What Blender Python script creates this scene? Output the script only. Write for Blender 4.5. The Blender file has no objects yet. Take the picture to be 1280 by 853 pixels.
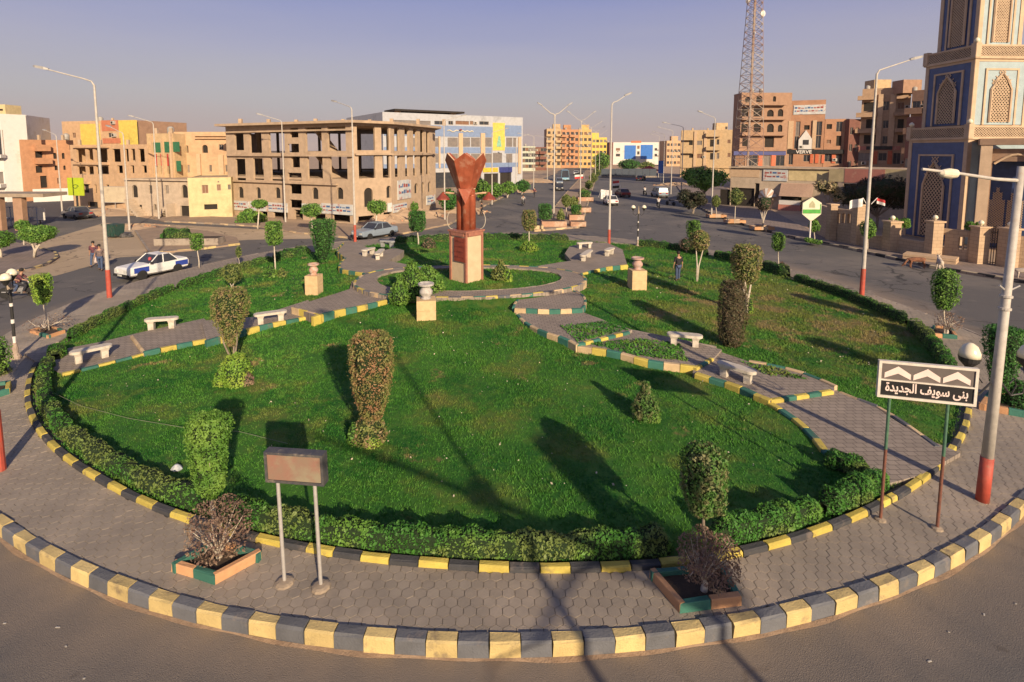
# Roundabout garden in a desert town, late afternoon. Units are metres, camera 8 m above the road.
import bpy, bmesh, math, random
import numpy as np
from mathutils import Vector, Matrix
rnd = random.Random(7); NR = np.random.default_rng(7)
S = bpy.context.scene; COL = S.collection
R = math.radians
# ---- camera
cd = bpy.data.cameras.new('camera'); cam = bpy.data.objects.new('camera', cd); COL.objects.link(cam)
cam.location = (0, 0, 8); cam.rotation_euler = (R(90) - 0.1, 0, 0)
cd.sensor_width = 36; cd.lens = 680 / 1280 * 36; cd.shift_x = 0.0156; cd.shift_y = -0.1324; cd.clip_end = 6000; cd.clip_start = .1
S.camera = cam
# ---- sky and sun (sun low, behind the viewer's right shoulder)
SUN_AZ, SUN_EL = R(156.5), R(21.5)      # azimuth clockwise from +Y
wd = bpy.data.worlds.new('World'); S.world = wd; wd.use_nodes = True
nt = wd.node_tree; nt.nodes.clear()
out = nt.nodes.new('ShaderNodeOutputWorld'); bg = nt.nodes.new('ShaderNodeBackground')
sky = nt.nodes.new('ShaderNodeTexSky'); sky.sky_type = 'NISHITA'; sky.sun_disc = False
sky.sun_elevation = SUN_EL; sky.sun_rotation = SUN_AZ; sky.air_density = 1.2; sky.dust_density = 4.5; sky.ozone_density = 2.0
tc = nt.nodes.new('ShaderNodeTexCoord'); sep = nt.nodes.new('ShaderNodeSeparateXYZ'); ramp = nt.nodes.new('ShaderNodeValToRGB')
nt.links.new(tc.outputs['Generated'], sep.inputs[0])
mp = nt.nodes.new('ShaderNodeMapping'); mp.inputs['Scale'].default_value = (1.2, 1.2, 9); nz = nt.nodes.new('ShaderNodeTexNoise'); nz.inputs['Scale'].default_value = 1.6; nz.inputs['Detail'].default_value = 4
ma = nt.nodes.new('ShaderNodeMath'); ma.operation = 'MULTIPLY_ADD'; ma.inputs[1].default_value = .07; md_ = nt.nodes.new('ShaderNodeMath'); md_.operation = 'ADD'; md_.inputs[1].default_value = -.035   # thin uneven haze layers
nt.links.new(tc.outputs['Generated'], mp.inputs[0]); nt.links.new(mp.outputs[0], nz.inputs['Vector']); nt.links.new(nz.outputs[0], ma.inputs[0]); nt.links.new(sep.outputs['Z'], ma.inputs[2]); nt.links.new(ma.outputs[0], md_.inputs[0]); nt.links.new(md_.outputs[0], ramp.inputs[0])
cr = ramp.color_ramp                     # dusty air: pinkish at the horizon, violet blue above
cr.elements[0].position = 0.0; cr.elements[0].color = (4.85, 3.65, 3.4, 1)
cr.elements[1].position = 0.28; cr.elements[1].color = (2.2, 2.4, 4.75, 1)
e = cr.elements.new(.09); e.color = (4.3, 3.95, 4.2, 1)
e = cr.elements.new(.17); e.color = (3.65, 3.45, 4.6, 1)
e = cr.elements.new(.6); e.color = (1.0, 1.3, 2.8, 1)
mx = nt.nodes.new('ShaderNodeMix'); mx.data_type = 'RGBA'; mx.inputs[0].default_value = .82
nt.links.new(sky.outputs[0], mx.inputs[6]); nt.links.new(ramp.outputs[0], mx.inputs[7])
nt.links.new(mx.outputs[2], bg.inputs[0]); bg.inputs[1].default_value = .088
nt.links.new(bg.outputs[0], out.inputs[0])
sl = bpy.data.lights.new('sun', 'SUN'); sl.energy = 5; sl.angle = R(.6); sl.color = (1, .79, .54)
so = bpy.data.objects.new('sun', sl); COL.objects.link(so)
SD = Vector((math.sin(SUN_AZ) * math.cos(SUN_EL), math.cos(SUN_AZ) * math.cos(SUN_EL), math.sin(SUN_EL)))
so.rotation_euler = SD.to_track_quat('Z', 'Y').to_euler(); so.location = SD * 60
S.view_settings.view_transform = 'Standard'; S.view_settings.look = 'None'; S.view_settings.exposure = .42; S.view_settings.gamma = 1
S.render.engine = 'CYCLES'; S.cycles.max_bounces = 5; S.cycles.diffuse_bounces = 3; S.cycles.transparent_max_bounces = 6

# ---- materials
MATS = {}
def mat(name, c, c2=None, rough=.85, sc=3., amt=.35, bump=.15, bsc=None, metal=0, c3=None, sc3=.6, t3=.55, jit=0., emit=None, coord='Object', spec=None):
    """noise-mixed procedural surface: c/c2 fine mottling, c3 large stains, jit per-object value shift"""
    if name in MATS: return MATS[name]
    m = bpy.data.materials.new(name); m.use_nodes = True; n = m.node_tree; b = n.nodes['Principled BSDF']
    N = n.nodes.new; L = n.links.new
    def mixc(f, a, bb):
        x = N('ShaderNodeMix'); x.data_type = 'RGBA'
        for i, v in ((0, f), (6, a), (7, bb)):
            if hasattr(v, 'is_output'): L(v, x.inputs[i])
            elif i == 0: x.inputs[0].default_value = v
            else: x.inputs[i].default_value = (*v, 1)
        return x.outputs[2]
    if c2 is None: c2 = tuple(k * (1 - amt) for k in c)
    g = N('ShaderNodeNewGeometry') if coord == 'World' else N('ShaderNodeTexCoord')
    v = g.outputs['Position'] if coord == 'World' else g.outputs['Object']
    def noise(s, d=4, r=.6):
        t = N('ShaderNodeTexNoise'); t.inputs['Scale'].default_value = s; t.inputs['Detail'].default_value = d; t.inputs['Roughness'].default_value = r
        L(v, t.inputs['Vector']); return t.outputs['Fac']
    def sharp(f, lo, hi):
        q = N('ShaderNodeMapRange'); q.inputs['From Min'].default_value = lo; q.inputs['From Max'].default_value = hi; L(f, q.inputs[0]); return q.outputs[0]
    f = sharp(noise(sc), .35, .65); col = mixc(f, c, c2)
    if c3: col = mixc(sharp(noise(sc3, 5, .65), t3, t3 + .12), col, c3)
    if jit:
        oi = N('ShaderNodeObjectInfo'); h = N('ShaderNodeHueSaturation'); q = N('ShaderNodeMapRange')
        L(oi.outputs['Random'], q.inputs[0]); q.inputs['To Min'].default_value = 1 - jit; q.inputs['To Max'].default_value = 1 + jit
        L(q.outputs[0], h.inputs['Value']); L(col, h.inputs['Color']); col = h.outputs[0]
    L(col, b.inputs['Base Color']); b.inputs['Roughness'].default_value = rough; b.inputs['Metallic'].default_value = metal
    if spec is not None: b.inputs['Specular IOR Level'].default_value = spec
    if bump:
        u = N('ShaderNodeBump'); u.inputs['Strength'].default_value = min(1, bump * 2); u.inputs['Distance'].default_value = .02
        L(noise(bsc or sc * 8, 3), u.inputs['Height']); L(u.outputs[0], b.inputs['Normal'])
    MATS[name] = m; return m
def brickmat(name, c, c2, mort, w=.25, h=.08, mt=.008, bump=.3, vert=True):
    m = bpy.data.materials.new(name); m.use_nodes = True; n = m.node_tree; b = n.nodes['Principled BSDF']; N = n.nodes.new; L = n.links.new
    t = N('ShaderNodeTexBrick'); tc = N('ShaderNodeTexCoord'); v = tc.outputs['Object']
    if vert:
        s = N('ShaderNodeSeparateXYZ'); cb = N('ShaderNodeCombineXYZ'); ad = N('ShaderNodeMath'); ad.operation = 'ADD'
        L(v, s.inputs[0]); L(s.outputs[0], ad.inputs[0]); L(s.outputs[1], ad.inputs[1]); L(ad.outputs[0], cb.inputs[0]); L(s.outputs[2], cb.inputs[1]); v = cb.outputs[0]
    L(v, t.inputs['Vector']); t.inputs['Scale'].default_value = 1
    t.inputs['Brick Width'].default_value = w; t.inputs['Row Height'].default_value = h; t.inputs['Mortar Size'].default_value = mt
    for k, q in (('Color1', c), ('Color2', c2), ('Mortar', mort)): t.inputs[k].default_value = (*q, 1)
    no = N('ShaderNodeTexNoise'); no.inputs['Scale'].default_value = .8; no.inputs['Detail'].default_value = 6; L(tc.outputs['Object'], no.inputs['Vector'])
    mr = N('ShaderNodeMapRange'); mr.inputs['To Min'].default_value = .7; mr.inputs['To Max'].default_value = 1.25; L(no.outputs[0], mr.inputs[0])
    h_ = N('ShaderNodeHueSaturation'); L(mr.outputs[0], h_.inputs['Value']); L(t.outputs[0], h_.inputs['Color']); L(h_.outputs[0], b.inputs['Base Color'])
    u = N('ShaderNodeBump'); u.inputs['Strength'].default_value = bump; u.inputs['Distance'].default_value = .02; u.invert = True
    L(t.outputs['Fac'], u.inputs['Height']); L(u.outputs[0], b.inputs['Normal']); b.inputs['Roughness'].default_value = .9
    MATS[name] = m; return m
def leafmat(name, a, b_, c_, sc=2.2, tr=.25, c4=None):
    """leaf cloth: three leaf tints mixed by noise at clump and at leaf size"""
    m = bpy.data.materials.new(name); m.use_nodes = True; n = m.node_tree; b = n.nodes['Principled BSDF']; N = n.nodes.new; L = n.links.new
    tc = N('ShaderNodeTexCoord')
    def nz(s, lo, hi):
        t = N('ShaderNodeTexNoise'); t.inputs['Scale'].default_value = s; t.inputs['Detail'].default_value = 3; L(tc.outputs['Object'], t.inputs['Vector'])
        q = N('ShaderNodeMapRange'); q.inputs['From Min'].default_value = lo; q.inputs['From Max'].default_value = hi; L(t.outputs[0], q.inputs[0]); return q.outputs[0]
    def mx(f, x, y):
        k = N('ShaderNodeMix'); k.data_type = 'RGBA'; L(f, k.inputs[0])
        for i, v in ((6, x), (7, y)):
            if hasattr(v, 'is_output'): L(v, k.inputs[i])
            else: k.inputs[i].default_value = (*v, 1)
        return k.outputs[2]
    col = mx(nz(sc * 9, .35, .65), a, b_); col = mx(nz(sc, .45, .62), col, c_)
    if c4: col = mx(nz(sc * .55, .5, .6), col, c4)
    L(col, b.inputs['Base Color']); b.inputs['Roughness'].default_value = .55; b.inputs['Specular IOR Level'].default_value = .3
    if tr:
        t = N('ShaderNodeBsdfTranslucent'); L(col, t.inputs[0]); s = N('ShaderNodeMixShader'); s.inputs[0].default_value = tr
        L(b.outputs[0], s.inputs[1]); L(t.outputs[0], s.inputs[2]); L(s.outputs[0], n.nodes['Material Output'].inputs[0])
    MATS[name] = m; return m
# ---- objects
def tag(o, label=None, cat=None, group=None, kind=None):
    for k, v in (('label', label), ('category', cat), ('group', group), ('kind', kind)):
        if v: o[k] = v
    return o
def thing(name, label, cat, loc=(0, 0, 0), rz=0, group=None):
    o = bpy.data.objects.new(name, None); COL.objects.link(o); o.empty_display_size = .3
    o.location = loc if len(loc) == 3 else (*loc, 0); o.rotation_euler = (0, 0, rz); return tag(o, label, cat, group)
def link(name, me, parent=None, loc=None, rz=None, label=None):
    o = bpy.data.objects.new(name, me); COL.objects.link(o)
    if parent: o.parent = parent
    if loc is not None: o.location = loc
    if rz is not None: o.rotation_euler = (0, 0, rz)
    if label: o['label'] = label
    return o
def copy_tree(o, parent=None):
    c = o.copy(); COL.objects.link(c)
    if parent: c.parent = parent
    for ch in list(o.children): copy_tree(ch, c)
    return c
def dup(o, loc, rz=None, label=None, sc=None):
    c = copy_tree(o); c.location = loc if len(loc) == 3 else (*loc, 0)
    if rz is not None: c.rotation_euler = (0, 0, rz)
    if label: c['label'] = label
    if sc: c.scale = (sc, sc, sc) if not isinstance(sc, tuple) else sc
    return c
class MB:
    """collects shapes of one part; each face keeps a material index"""
    def __init__(s, *mats): s.v = []; s.f = []; s.m = []; s.mats = list(mats); s.q = []
    def add(s, vs, fs, mi=0):
        k = len(s.v); s.v += [tuple(p) for p in vs]; s.f += [tuple(i + k for i in f) for f in fs]; s.m += [mi] * len(fs); return s
    def box(s, x0, y0, z0, x1, y1, z1, mi=0, F=None):
        P = [(x0, y0, z0), (x1, y0, z0), (x1, y1, z0), (x0, y1, z0), (x0, y0, z1), (x1, y0, z1), (x1, y1, z1), (x0, y1, z1)]
        if F: P = [F(*p) for p in P]
        return s.add(P, [(0, 3, 2, 1), (4, 5, 6, 7), (0, 1, 5, 4), (1, 2, 6, 5), (2, 3, 7, 6), (3, 0, 4, 7)], mi)
    def cbox(s, c, d, mi=0, rz=0, F=None):
        ca, sa = math.cos(rz), math.sin(rz); P = []
        for z in (-1, 1):
            for x, y in ((-1, -1), (1, -1), (1, 1), (-1, 1)):
                a, b = x * d[0] / 2, y * d[1] / 2; P.append((c[0] + a * ca - b * sa, c[1] + a * sa + b * ca, c[2] + z * d[2] / 2))
        if F: P = [F(*p) for p in P]
        return s.add(P, [(0, 3, 2, 1), (4, 5, 6, 7), (0, 1, 5, 4), (1, 2, 6, 5), (2, 3, 7, 6), (3, 0, 4, 7)], mi)
    def prism(s, poly, z0, z1, mi=0):
        n = len(poly); A = sum(poly[i][0] * poly[(i + 1) % n][1] - poly[(i + 1) % n][0] * poly[i][1] for i in range(n))
        if A < 0: poly = poly[::-1]
        P = [(p[0], p[1], z0) for p in poly] + [(p[0], p[1], z1) for p in poly]
        return s.add(P, [tuple(range(n - 1, -1, -1)), tuple(range(n, 2 * n))] + [(i, (i + 1) % n, n + (i + 1) % n, n + i) for i in range(n)], mi)
    def tube(s, pts, r, n=8, mi=0, cap=True, sx=1):
        pts = [Vector(p) for p in pts]; rr = r if isinstance(r, (list, tuple)) else [r] * len(pts); k = len(s.v)
        up = Vector((0, 0, 1))
        for i, p in enumerate(pts):
            t = (pts[min(i + 1, len(pts) - 1)] - pts[max(i - 1, 0)]).normalized()
            a = t.cross(up if abs(t.z) < .9 else Vector((0, 1, 0))).normalized(); b = t.cross(a)
            for j in range(n):
                w = 2 * math.pi * j / n; s.v.append(tuple(p + (a * math.cos(w) * sx + b * math.sin(w)) * rr[i]))
        for i in range(len(pts) - 1):
            for j in range(n):
                a0 = k + i * n + j; a1 = k + i * n + (j + 1) % n; s.f.append((a0, a0 + n, a1 + n, a1)); s.m.append(mi)
        if cap:
            s.f.append(tuple(k + j for j in range(n))); s.f.append(tuple(k + (len(pts) - 1) * n + n - 1 - j for j in range(n))); s.m += [mi, mi]
        return s
    def lathe(s, prof, n=16, c=(0, 0, 0), mi=0, sx=1, sy=1):
        k = len(s.v)
        for r_, z in prof:
            for j in range(n):
                w = 2 * math.pi * j / n; s.v.append((c[0] + r_ * math.cos(w) * sx, c[1] + r_ * math.sin(w) * sy, c[2] + z))
        for i in range(len(prof) - 1):
            for j in range(n):
                a0 = k + i * n + j; a1 = k + i * n + (j + 1) % n; s.f.append((a0, a1, a1 + n, a0 + n)); s.m.append(mi)
        s.f.append(tuple(k + n - 1 - j for j in range(n))); s.f.append(tuple(k + (len(prof) - 1) * n + j for j in range(n))); s.m += [mi, mi]
        return s
    def leaves(s, P, Nn, size, mi=0, spread=.7, asp=.55):
        """one rhombic leaf per point, facing roughly along Nn"""
        P = np.asarray(P, float); n = len(P)
        if n == 0: return s
        Nn = np.asarray(Nn, float) + NR.normal(0, spread, (n, 3)); Nn /= np.linalg.norm(Nn, axis=1)[:, None] + 1e-9
        T = np.cross(Nn, NR.normal(0, 1, (n, 3))); T /= np.linalg.norm(T, axis=1)[:, None] + 1e-9; B = np.cross(Nn, T)
        sz = (size * np.clip(NR.lognormal(-.05, .35, n), .4, 2.1))[:, None]
        q = np.stack([P - T * sz * .5, P - B * sz * asp * .5 + Nn * sz * .08, P + T * sz * .5, P + B * sz * asp * .5 + Nn * sz * .08], 1)
        s.q.append((q.reshape(-1, 3), mi)); return s
    def mesh(s, name, smooth=False):
        me = bpy.data.meshes.new(name)
        if not s.q:
            me.from_pydata(s.v, [], s.f); me.polygons.foreach_set('material_index', s.m) if s.m else None
        else:
            base = np.array(s.v, float).reshape(-1, 3); V = [base]; nv = len(base); loops = [i for f in s.f for i in f]; st = []; tot = []; c = 0; mi = list(s.m)
            for f in s.f: st.append(c); tot.append(len(f)); c += len(f)
            LL = [np.array(loops, int)]; ST = [np.array(st, int)]; TT = [np.array(tot, int)]; MM = [np.array(mi, int)]
            for q, m_ in s.q:
                k = len(q); V.append(q); LL.append(np.arange(nv, nv + k)); ST.append(c + np.arange(0, k, 4)); TT.append(np.full(k // 4, 4)); MM.append(np.full(k // 4, m_)); nv += k; c += k
            me.vertices.add(nv); me.vertices.foreach_set('co', np.concatenate(V).ravel()); LL = np.concatenate(LL); ST = np.concatenate(ST)
            me.loops.add(len(LL)); me.loops.foreach_set('vertex_index', LL.astype(np.int32)); me.polygons.add(len(ST))
            me.polygons.foreach_set('loop_start', ST.astype(np.int32)); me.polygons.foreach_set('material_index', np.concatenate(MM).astype(np.int32)); me.update(calc_edges=True)
        for m_ in s.mats: me.materials.append(m_)
        if smooth: me.polygons.foreach_set('use_smooth', [True] * len(me.polygons))
        me.update(); return me
    def build(s, name, parent=None, loc=None, rz=None, label=None, smooth=False): return link(name, s.mesh(name, smooth), parent, loc, rz, label)
def tris(me, V, F, mats):
    me.vertices.add(len(V)); me.vertices.foreach_set('co', np.asarray(V, np.float32).ravel()); n = len(F)
    me.loops.add(n * 3); me.loops.foreach_set('vertex_index', np.asarray(F, np.int32).ravel()); me.polygons.add(n)
    me.polygons.foreach_set('loop_start', np.arange(0, 3 * n, 3, dtype=np.int32)); me.update(calc_edges=True)
    for m_ in mats: me.materials.append(m_)
def spline(P, step=.3, closed=False):
    """Catmull-Rom through plan points, resampled evenly"""
    P = [np.array(p, float) for p in P]; n = len(P); Q = []
    for i in range(n if closed else n - 1):
        p0 = P[(i - 1) % n] if closed or i > 0 else P[0]; p1 = P[i]; p2 = P[(i + 1) % n]; p3 = P[(i + 2) % n] if closed or i + 2 < n else P[n - 1]
        for t in np.linspace(0, 1, 12, endpoint=False): Q.append(.5 * ((2 * p1) + (p2 - p0) * t + (2 * p0 - 5 * p1 + 4 * p2 - p3) * t * t + (3 * p1 - p0 - 3 * p2 + p3) * t ** 3))
    Q.append(P[0] if closed else P[-1]); return resample(Q, step)
def resample(Q, step):
    Q = np.array(Q, float)[:, :2]; d = np.r_[0, np.cumsum(np.hypot(*np.diff(Q, axis=0).T))]; n = max(1, round(d[-1] / step)); s = np.linspace(0, d[-1], n + 1)
    return np.c_[np.interp(s, d, Q[:, 0]), np.interp(s, d, Q[:, 1])]
def inside(P, poly):
    P = np.asarray(P); x, y = P[:, 0], P[:, 1]; r = np.zeros(len(P), bool); n = len(poly); j = n - 1
    for i in range(n):
        xi, yi = poly[i][:2]; xj, yj = poly[j][:2]
        c = ((yi > y) != (yj > y)) & (x < (xj - xi) * (y - yi) / ((yj - yi) or 1e-9) + xi); r ^= c; j = i
    return r
# ---- writing: Arabic letters in their joined forms, set right to left with the built-in font
AR = dict(zip('ابتثجحخدذرزسشصضطظعغفقكلمنهويةىأ', [0xFE8D, 0xFE8F, 0xFE95, 0xFE99, 0xFE9D, 0xFEA1, 0xFEA5, 0xFEA9, 0xFEAB, 0xFEAD, 0xFEAF, 0xFEB1, 0xFEB5, 0xFEB9, 0xFEBD, 0xFEC1, 0xFEC5, 0xFEC9, 0xFECD, 0xFED1, 0xFED5, 0xFED9, 0xFEDD, 0xFEE1, 0xFEE5, 0xFEE9, 0xFEED, 0xFEF1, 0xFE93, 0xFEEF, 0xFE83]))
def arabic(s):
    NJ = 'ادذرزوةىأ'; o = []
    for w in s.split(' '):
        g = []
        for i, ch in enumerate(w):
            a = i > 0 and w[i - 1] not in NJ; b = i < len(w) - 1 and ch not in NJ
            g.append(chr(AR[ch] + ((3 if b else 1) if a else (2 if b else 0))))
        o.append(''.join(reversed(g)))
    return ' '.join(reversed(o))
def text(name, s, width, m, parent, loc, rot=(R(90), 0, 0), depth=.006, bold=0., height=None):
    c = bpy.data.curves.new(name, 'FONT'); c.body = s; c.extrude = depth; c.offset = bold; c.align_x = 'CENTER'; c.align_y = 'CENTER'
    t = bpy.data.objects.new(name, c); COL.objects.link(t); dg = bpy.context.evaluated_depsgraph_get(); me = bpy.data.meshes.new_from_object(t.evaluated_get(dg))
    bpy.data.objects.remove(t); bpy.data.curves.remove(c); me.name = name
    co = np.empty(len(me.vertices) * 3); me.vertices.foreach_get('co', co); co = co.reshape(-1, 3)
    mn, mxx = co.min(0), co.max(0); co[:, :2] -= (mn + mxx)[:2] / 2; k = width / (mxx[0] - mn[0]); ky = k if height is None else height / (mxx[1] - mn[1])
    co[:, 0] *= k; co[:, 1] *= ky; me.vertices.foreach_set('co', co.ravel()); me.materials.clear(); me.materials.append(m); me.update()
    o = link(name, me, parent, loc); o.rotation_euler = rot; return o

# ================= ground, roads, pavements =================
soil = mat('dusty_soil', (.42, .30, .20), (.33, .235, .16), .95, .35, bump=.35, bsc=6, c3=(.42, .31, .21), sc3=.08, coord='World')
def roadmat(name, c, c2, dust, t_dust=.5):
    m = mat(name, c, c2, .85, 30., bump=.5, bsc=70, c3=dust, sc3=.12, t3=t_dust, coord='World'); n = m.node_tree; b = n.nodes['Principled BSDF']; N = n.nodes.new; L = n.links.new
    g = [k for k in n.nodes if k.type == 'NEW_GEOMETRY'][0]; src = b.inputs['Base Color'].links[0].from_socket
    def rng(f, lo, hi): q = N('ShaderNodeMapRange'); q.inputs['From Min'].default_value = lo; q.inputs['From Max'].default_value = hi; L(f, q.inputs[0]); return q.outputs[0]
    def nz(s, d=5): t = N('ShaderNodeTexNoise'); t.inputs['Scale'].default_value = s; t.inputs['Detail'].default_value = d; L(g.outputs['Position'], t.inputs['Vector']); return t
    def over(f, s_, col): x = N('ShaderNodeMix'); x.data_type = 'RGBA'; L(f, x.inputs[0]); L(s_, x.inputs[6]); x.inputs[7].default_value = (*col, 1); return x.outputs[2]
    w = nz(.7); vm = N('ShaderNodeVectorMath'); vm.operation = 'MULTIPLY_ADD'; L(w.outputs['Color'], vm.inputs[0]); vm.inputs[1].default_value = (2.2, 2.2, 0); L(g.outputs['Position'], vm.inputs[2])
    v = N('ShaderNodeTexVoronoi'); v.feature = 'DISTANCE_TO_EDGE'; v.inputs['Scale'].default_value = .33; L(vm.outputs[0], v.inputs['Vector'])
    mu = N('ShaderNodeMath'); mu.operation = 'MULTIPLY'; L(rng(v.outputs['Distance'], .022, .008), mu.inputs[0]); L(rng(nz(.16).outputs[0], .47, .54), mu.inputs[1]); src = over(mu.outputs[0], src, tuple(k * .45 for k in c2))
    src = over(rng(nz(1.9, 6).outputs[0], .66, .72), src, tuple(k * .72 for k in c2)); src = over(rng(nz(.5, 7).outputs[0], .62, .70), src, tuple(k * 1.15 for k in dust)); # sand drifted against the island's kerb
    dd = N('ShaderNodeVectorMath'); dd.operation = 'DISTANCE'; L(g.outputs['Position'], dd.inputs[0]); dd.inputs[1].default_value = (0, 29.2, 0)
    ad = N('ShaderNodeMath'); ad.operation = 'MULTIPLY_ADD'; L(nz(.8, 6).outputs[0], ad.inputs[0]); ad.inputs[1].default_value = -2.4; L(dd.outputs['Value'], ad.inputs[2]); src = over(rng(ad.outputs[0], 21.9, 19.9), src, (.245, .195, .15))
    L(src, b.inputs['Base Color']); return m
asph = roadmat('asphalt', (.132, .124, .118), (.098, .092, .089), (.17, .152, .135))
asph_d = roadmat('dusty_asphalt', (.45, .34, .22), (.37, .28, .185), (.50, .38, .25), .48)
paver_bed = mat('paver_joint_sand', (.20, .165, .13), (.16, .13, .105), .95, 8, bump=.4, coord='World')
paver_m = mat('concrete_paver', (.30, .255, .205), (.245, .208, .17), .9, 1.3, bump=.4, bsc=70, c3=(.35, .29, .23), sc3=.35, t3=.5, coord='World', jit=.09)
pav_m = brickmat('paved_walk', (.30, .25, .205), (.25, .208, .172), (.14, .115, .095), .26, .2, .012, .4, vert=False)
pave_far = brickmat('far_pavement', (.26, .20, .17), (.22, .175, .15), (.13, .10, .085), .4, .4, .015, .3, vert=False)
def slab(name, poly, z0, z1, m, parent=None, kind='structure', **k):
    o = MB(m).prism([tuple(p) for p in poly], z0, z1).build(name, parent, **k)
    if parent is None: tag(o, kind=kind)
    return o
def sheet(name, poly, z, m, kind='structure'):
    o = MB(m).add([(p[0], p[1], z) for p in poly], [tuple(range(len(poly)))]).build(name); return tag(o, kind=kind)
g = MB(soil); N_ = 24; xs = [-3500, -900, -300, -120, -60, -20, 20, 60, 120, 300, 900, 3500]; ys = [-400, -60, 0, 40, 80, 140, 260, 600, 1500, 4000]
g.add([(x, y, 0) for y in ys for x in xs], [(j * 12 + i, j * 12 + i + 1, (j + 1) * 12 + i + 1, (j + 1) * 12 + i) for j in range(9) for i in range(11)]); tag(g.build('ground'), kind='structure')
# ring road and its arms: anticlockwise outline
ringroad = [(-60, -20), (60, -20), (75, 14), (48, 26)] + [(32.26,32.86),(30.1,37.3),(29.18,44.52),(27.37,50.44),(26.88,59.43),(27.95,71.28),(30.77,86.1),(37.56,110.82),(52.75,164.56),(65.11,246.4),(54.26,246.4),(39.24,208.7),(23.79,132.48),(15.1,88.94),(10.07,62.92),(8.7,57.51),(5.62,54.02),(4.21,54.57),(6.6,68.55),(12.6,100.53),(28.73,180.98),(48.51,284.97),(38.47,284.97),(26.55,226),(11.54,150.87),(3.08,104.41),(-2.26,76.34),(-5.06,58.78),(-9.26,51.92),(-13.25,49.5),(-19.66,52.95),(-25.6,57.51),(-32.97,60.1),(-38.71,62.19),(-54.9,74.23),(-66.97,80.93),(-66.98,74.23)] + [(-75, 60), (-75, 10)]
ro = tag(MB(asph).add([(p[0], p[1], .004) for p in ringroad], [tuple(range(len(ringroad)))]).build('road'), kind='structure')
# worn dusty asphalt of the open junction on the left
sheet('dusty_road', [(-30.54,32.86),(-28.3,34.37),(-28.36,40.44),(-25.2,41.72),(-26.06,46.07),(-22.41,48.6),(-14.72,49.5),(-23.74,55.14),(-31.57,57.51),(-37.46,59.43),(-43.66,60.1),(-40.48,48.6),(-45.1,44.52),(-46.68,38.1),(-36.38,29.52)], .008, asph_d)
sheet('side_road', [(-38.71,38.1),(-38.6,41.07),(-41.67,47.3),(-55,68.55),(-51.6,74.23),(-66.97,88.94),(-80.81,100.53),(-82.85,93.56),(-74.66,74.23)], .009, mat('side_asphalt_shaded', (.07, .066, .075), (.055, .05, .06), .85, 10, bump=.3, coord='World'))  # street's shade is put into this darker, bluish asphalt colour
# ---- the island
CXI, CYI = 0., 29.2
RO = ([-180, -166, -119, -101, -58, -20, -12, 0, 16, 36, 58, 94, 120, 133, 160, 180], [21.8, 22, 21.3, 21.35, 21.4, 21.8, 21.1, 20.4, 20.3, 21.3, 21.7, 22.1, 21.3, 21.8, 21.3, 21.8])
RI = ([-180, -169, -154, -119, -93, -79, -72, -54, -37, -17, 6, 38, 65, 86, 103, 142, 167, 180], [18.2, 18.5, 19.5, 19.4, 19.7, 19.95, 19.9, 19.7, 19.5, 19.4, 18.4, 19.2, 18.8, 18., 18.4, 18.3, 17.9, 18.2])
def polar(T, a0, a1, off=0, step=1.0):
    n = max(2, int(abs(a1 - a0) / step)); A = np.linspace(a0, a1, n + 1); r = np.interp((A + 180) % 360 - 180, *T) + off
    return [(CXI + q * math.cos(R(a)), CYI + q * math.sin(R(a))) for a, q in zip(A, r)]
PZ = .25
isl = slab('island_pavement', polar(RO, -180, 178, -.1, 2), 0, PZ - .03, paver_bed)
# kerb stones share two meshes; each stone is an object of the kerb
def worn(name, c, dark=.55, sp=(.13, .10, .085)): return mat(name, c, tuple(k * .8 for k in c), .8, 2.5, bump=.35, bsc=30, c3=tuple(a * .25 + b * .75 for a, b in zip(c, sp)), sc3=2.2, t3=dark, jit=.16, coord='World')
k_yel, k_gry = worn('kerb_yellow', (.60, .46, .20), .57), worn('kerb_slate', (.125, .13, .145), .57, (.2, .17, .15))
k_blk, k_yel2 = worn('kerb_black', (.055, .056, .062), .57, (.16, .13, .11)), worn('kerb_bright_yellow', (.55, .44, .09), .6)
k_grn, k_cream = worn('kerb_green', (.04, .16, .12), .6), worn('kerb_cream', (.58, .43, .25), .62)
k_conc = worn('kerb_concrete', (.32, .27, .22), .5)
def stone_mesh(L, w, h, m, ch=.03):
    """kerb stone, x along, y 0..w inward, top at h; front top edge chamfered"""
    b = MB(m); a = L / 2; e = .008
    sec = [(0, 0), (0, h - ch), (ch, h), (w - .01, h), (w, h - .01), (w, 0)]
    P = [(s * (a - (e if 0 < i < 5 else 0)), y, z) for s in (-1, 1) for i, (y, z) in enumerate(sec)]
    P = [(x + rnd.uniform(-1, 1) * .006, y + rnd.uniform(-1, 1) * .008, z + (rnd.uniform(-.016, .004) if z > .05 else 0)) for x, y, z in P]
    b.add(P, [tuple(range(5, -1, -1)), tuple(range(6, 12))] + [(i, i + 1, 7 + i, 6 + i) for i in range(5)])
    return b.mesh('kerb_stone')
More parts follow.
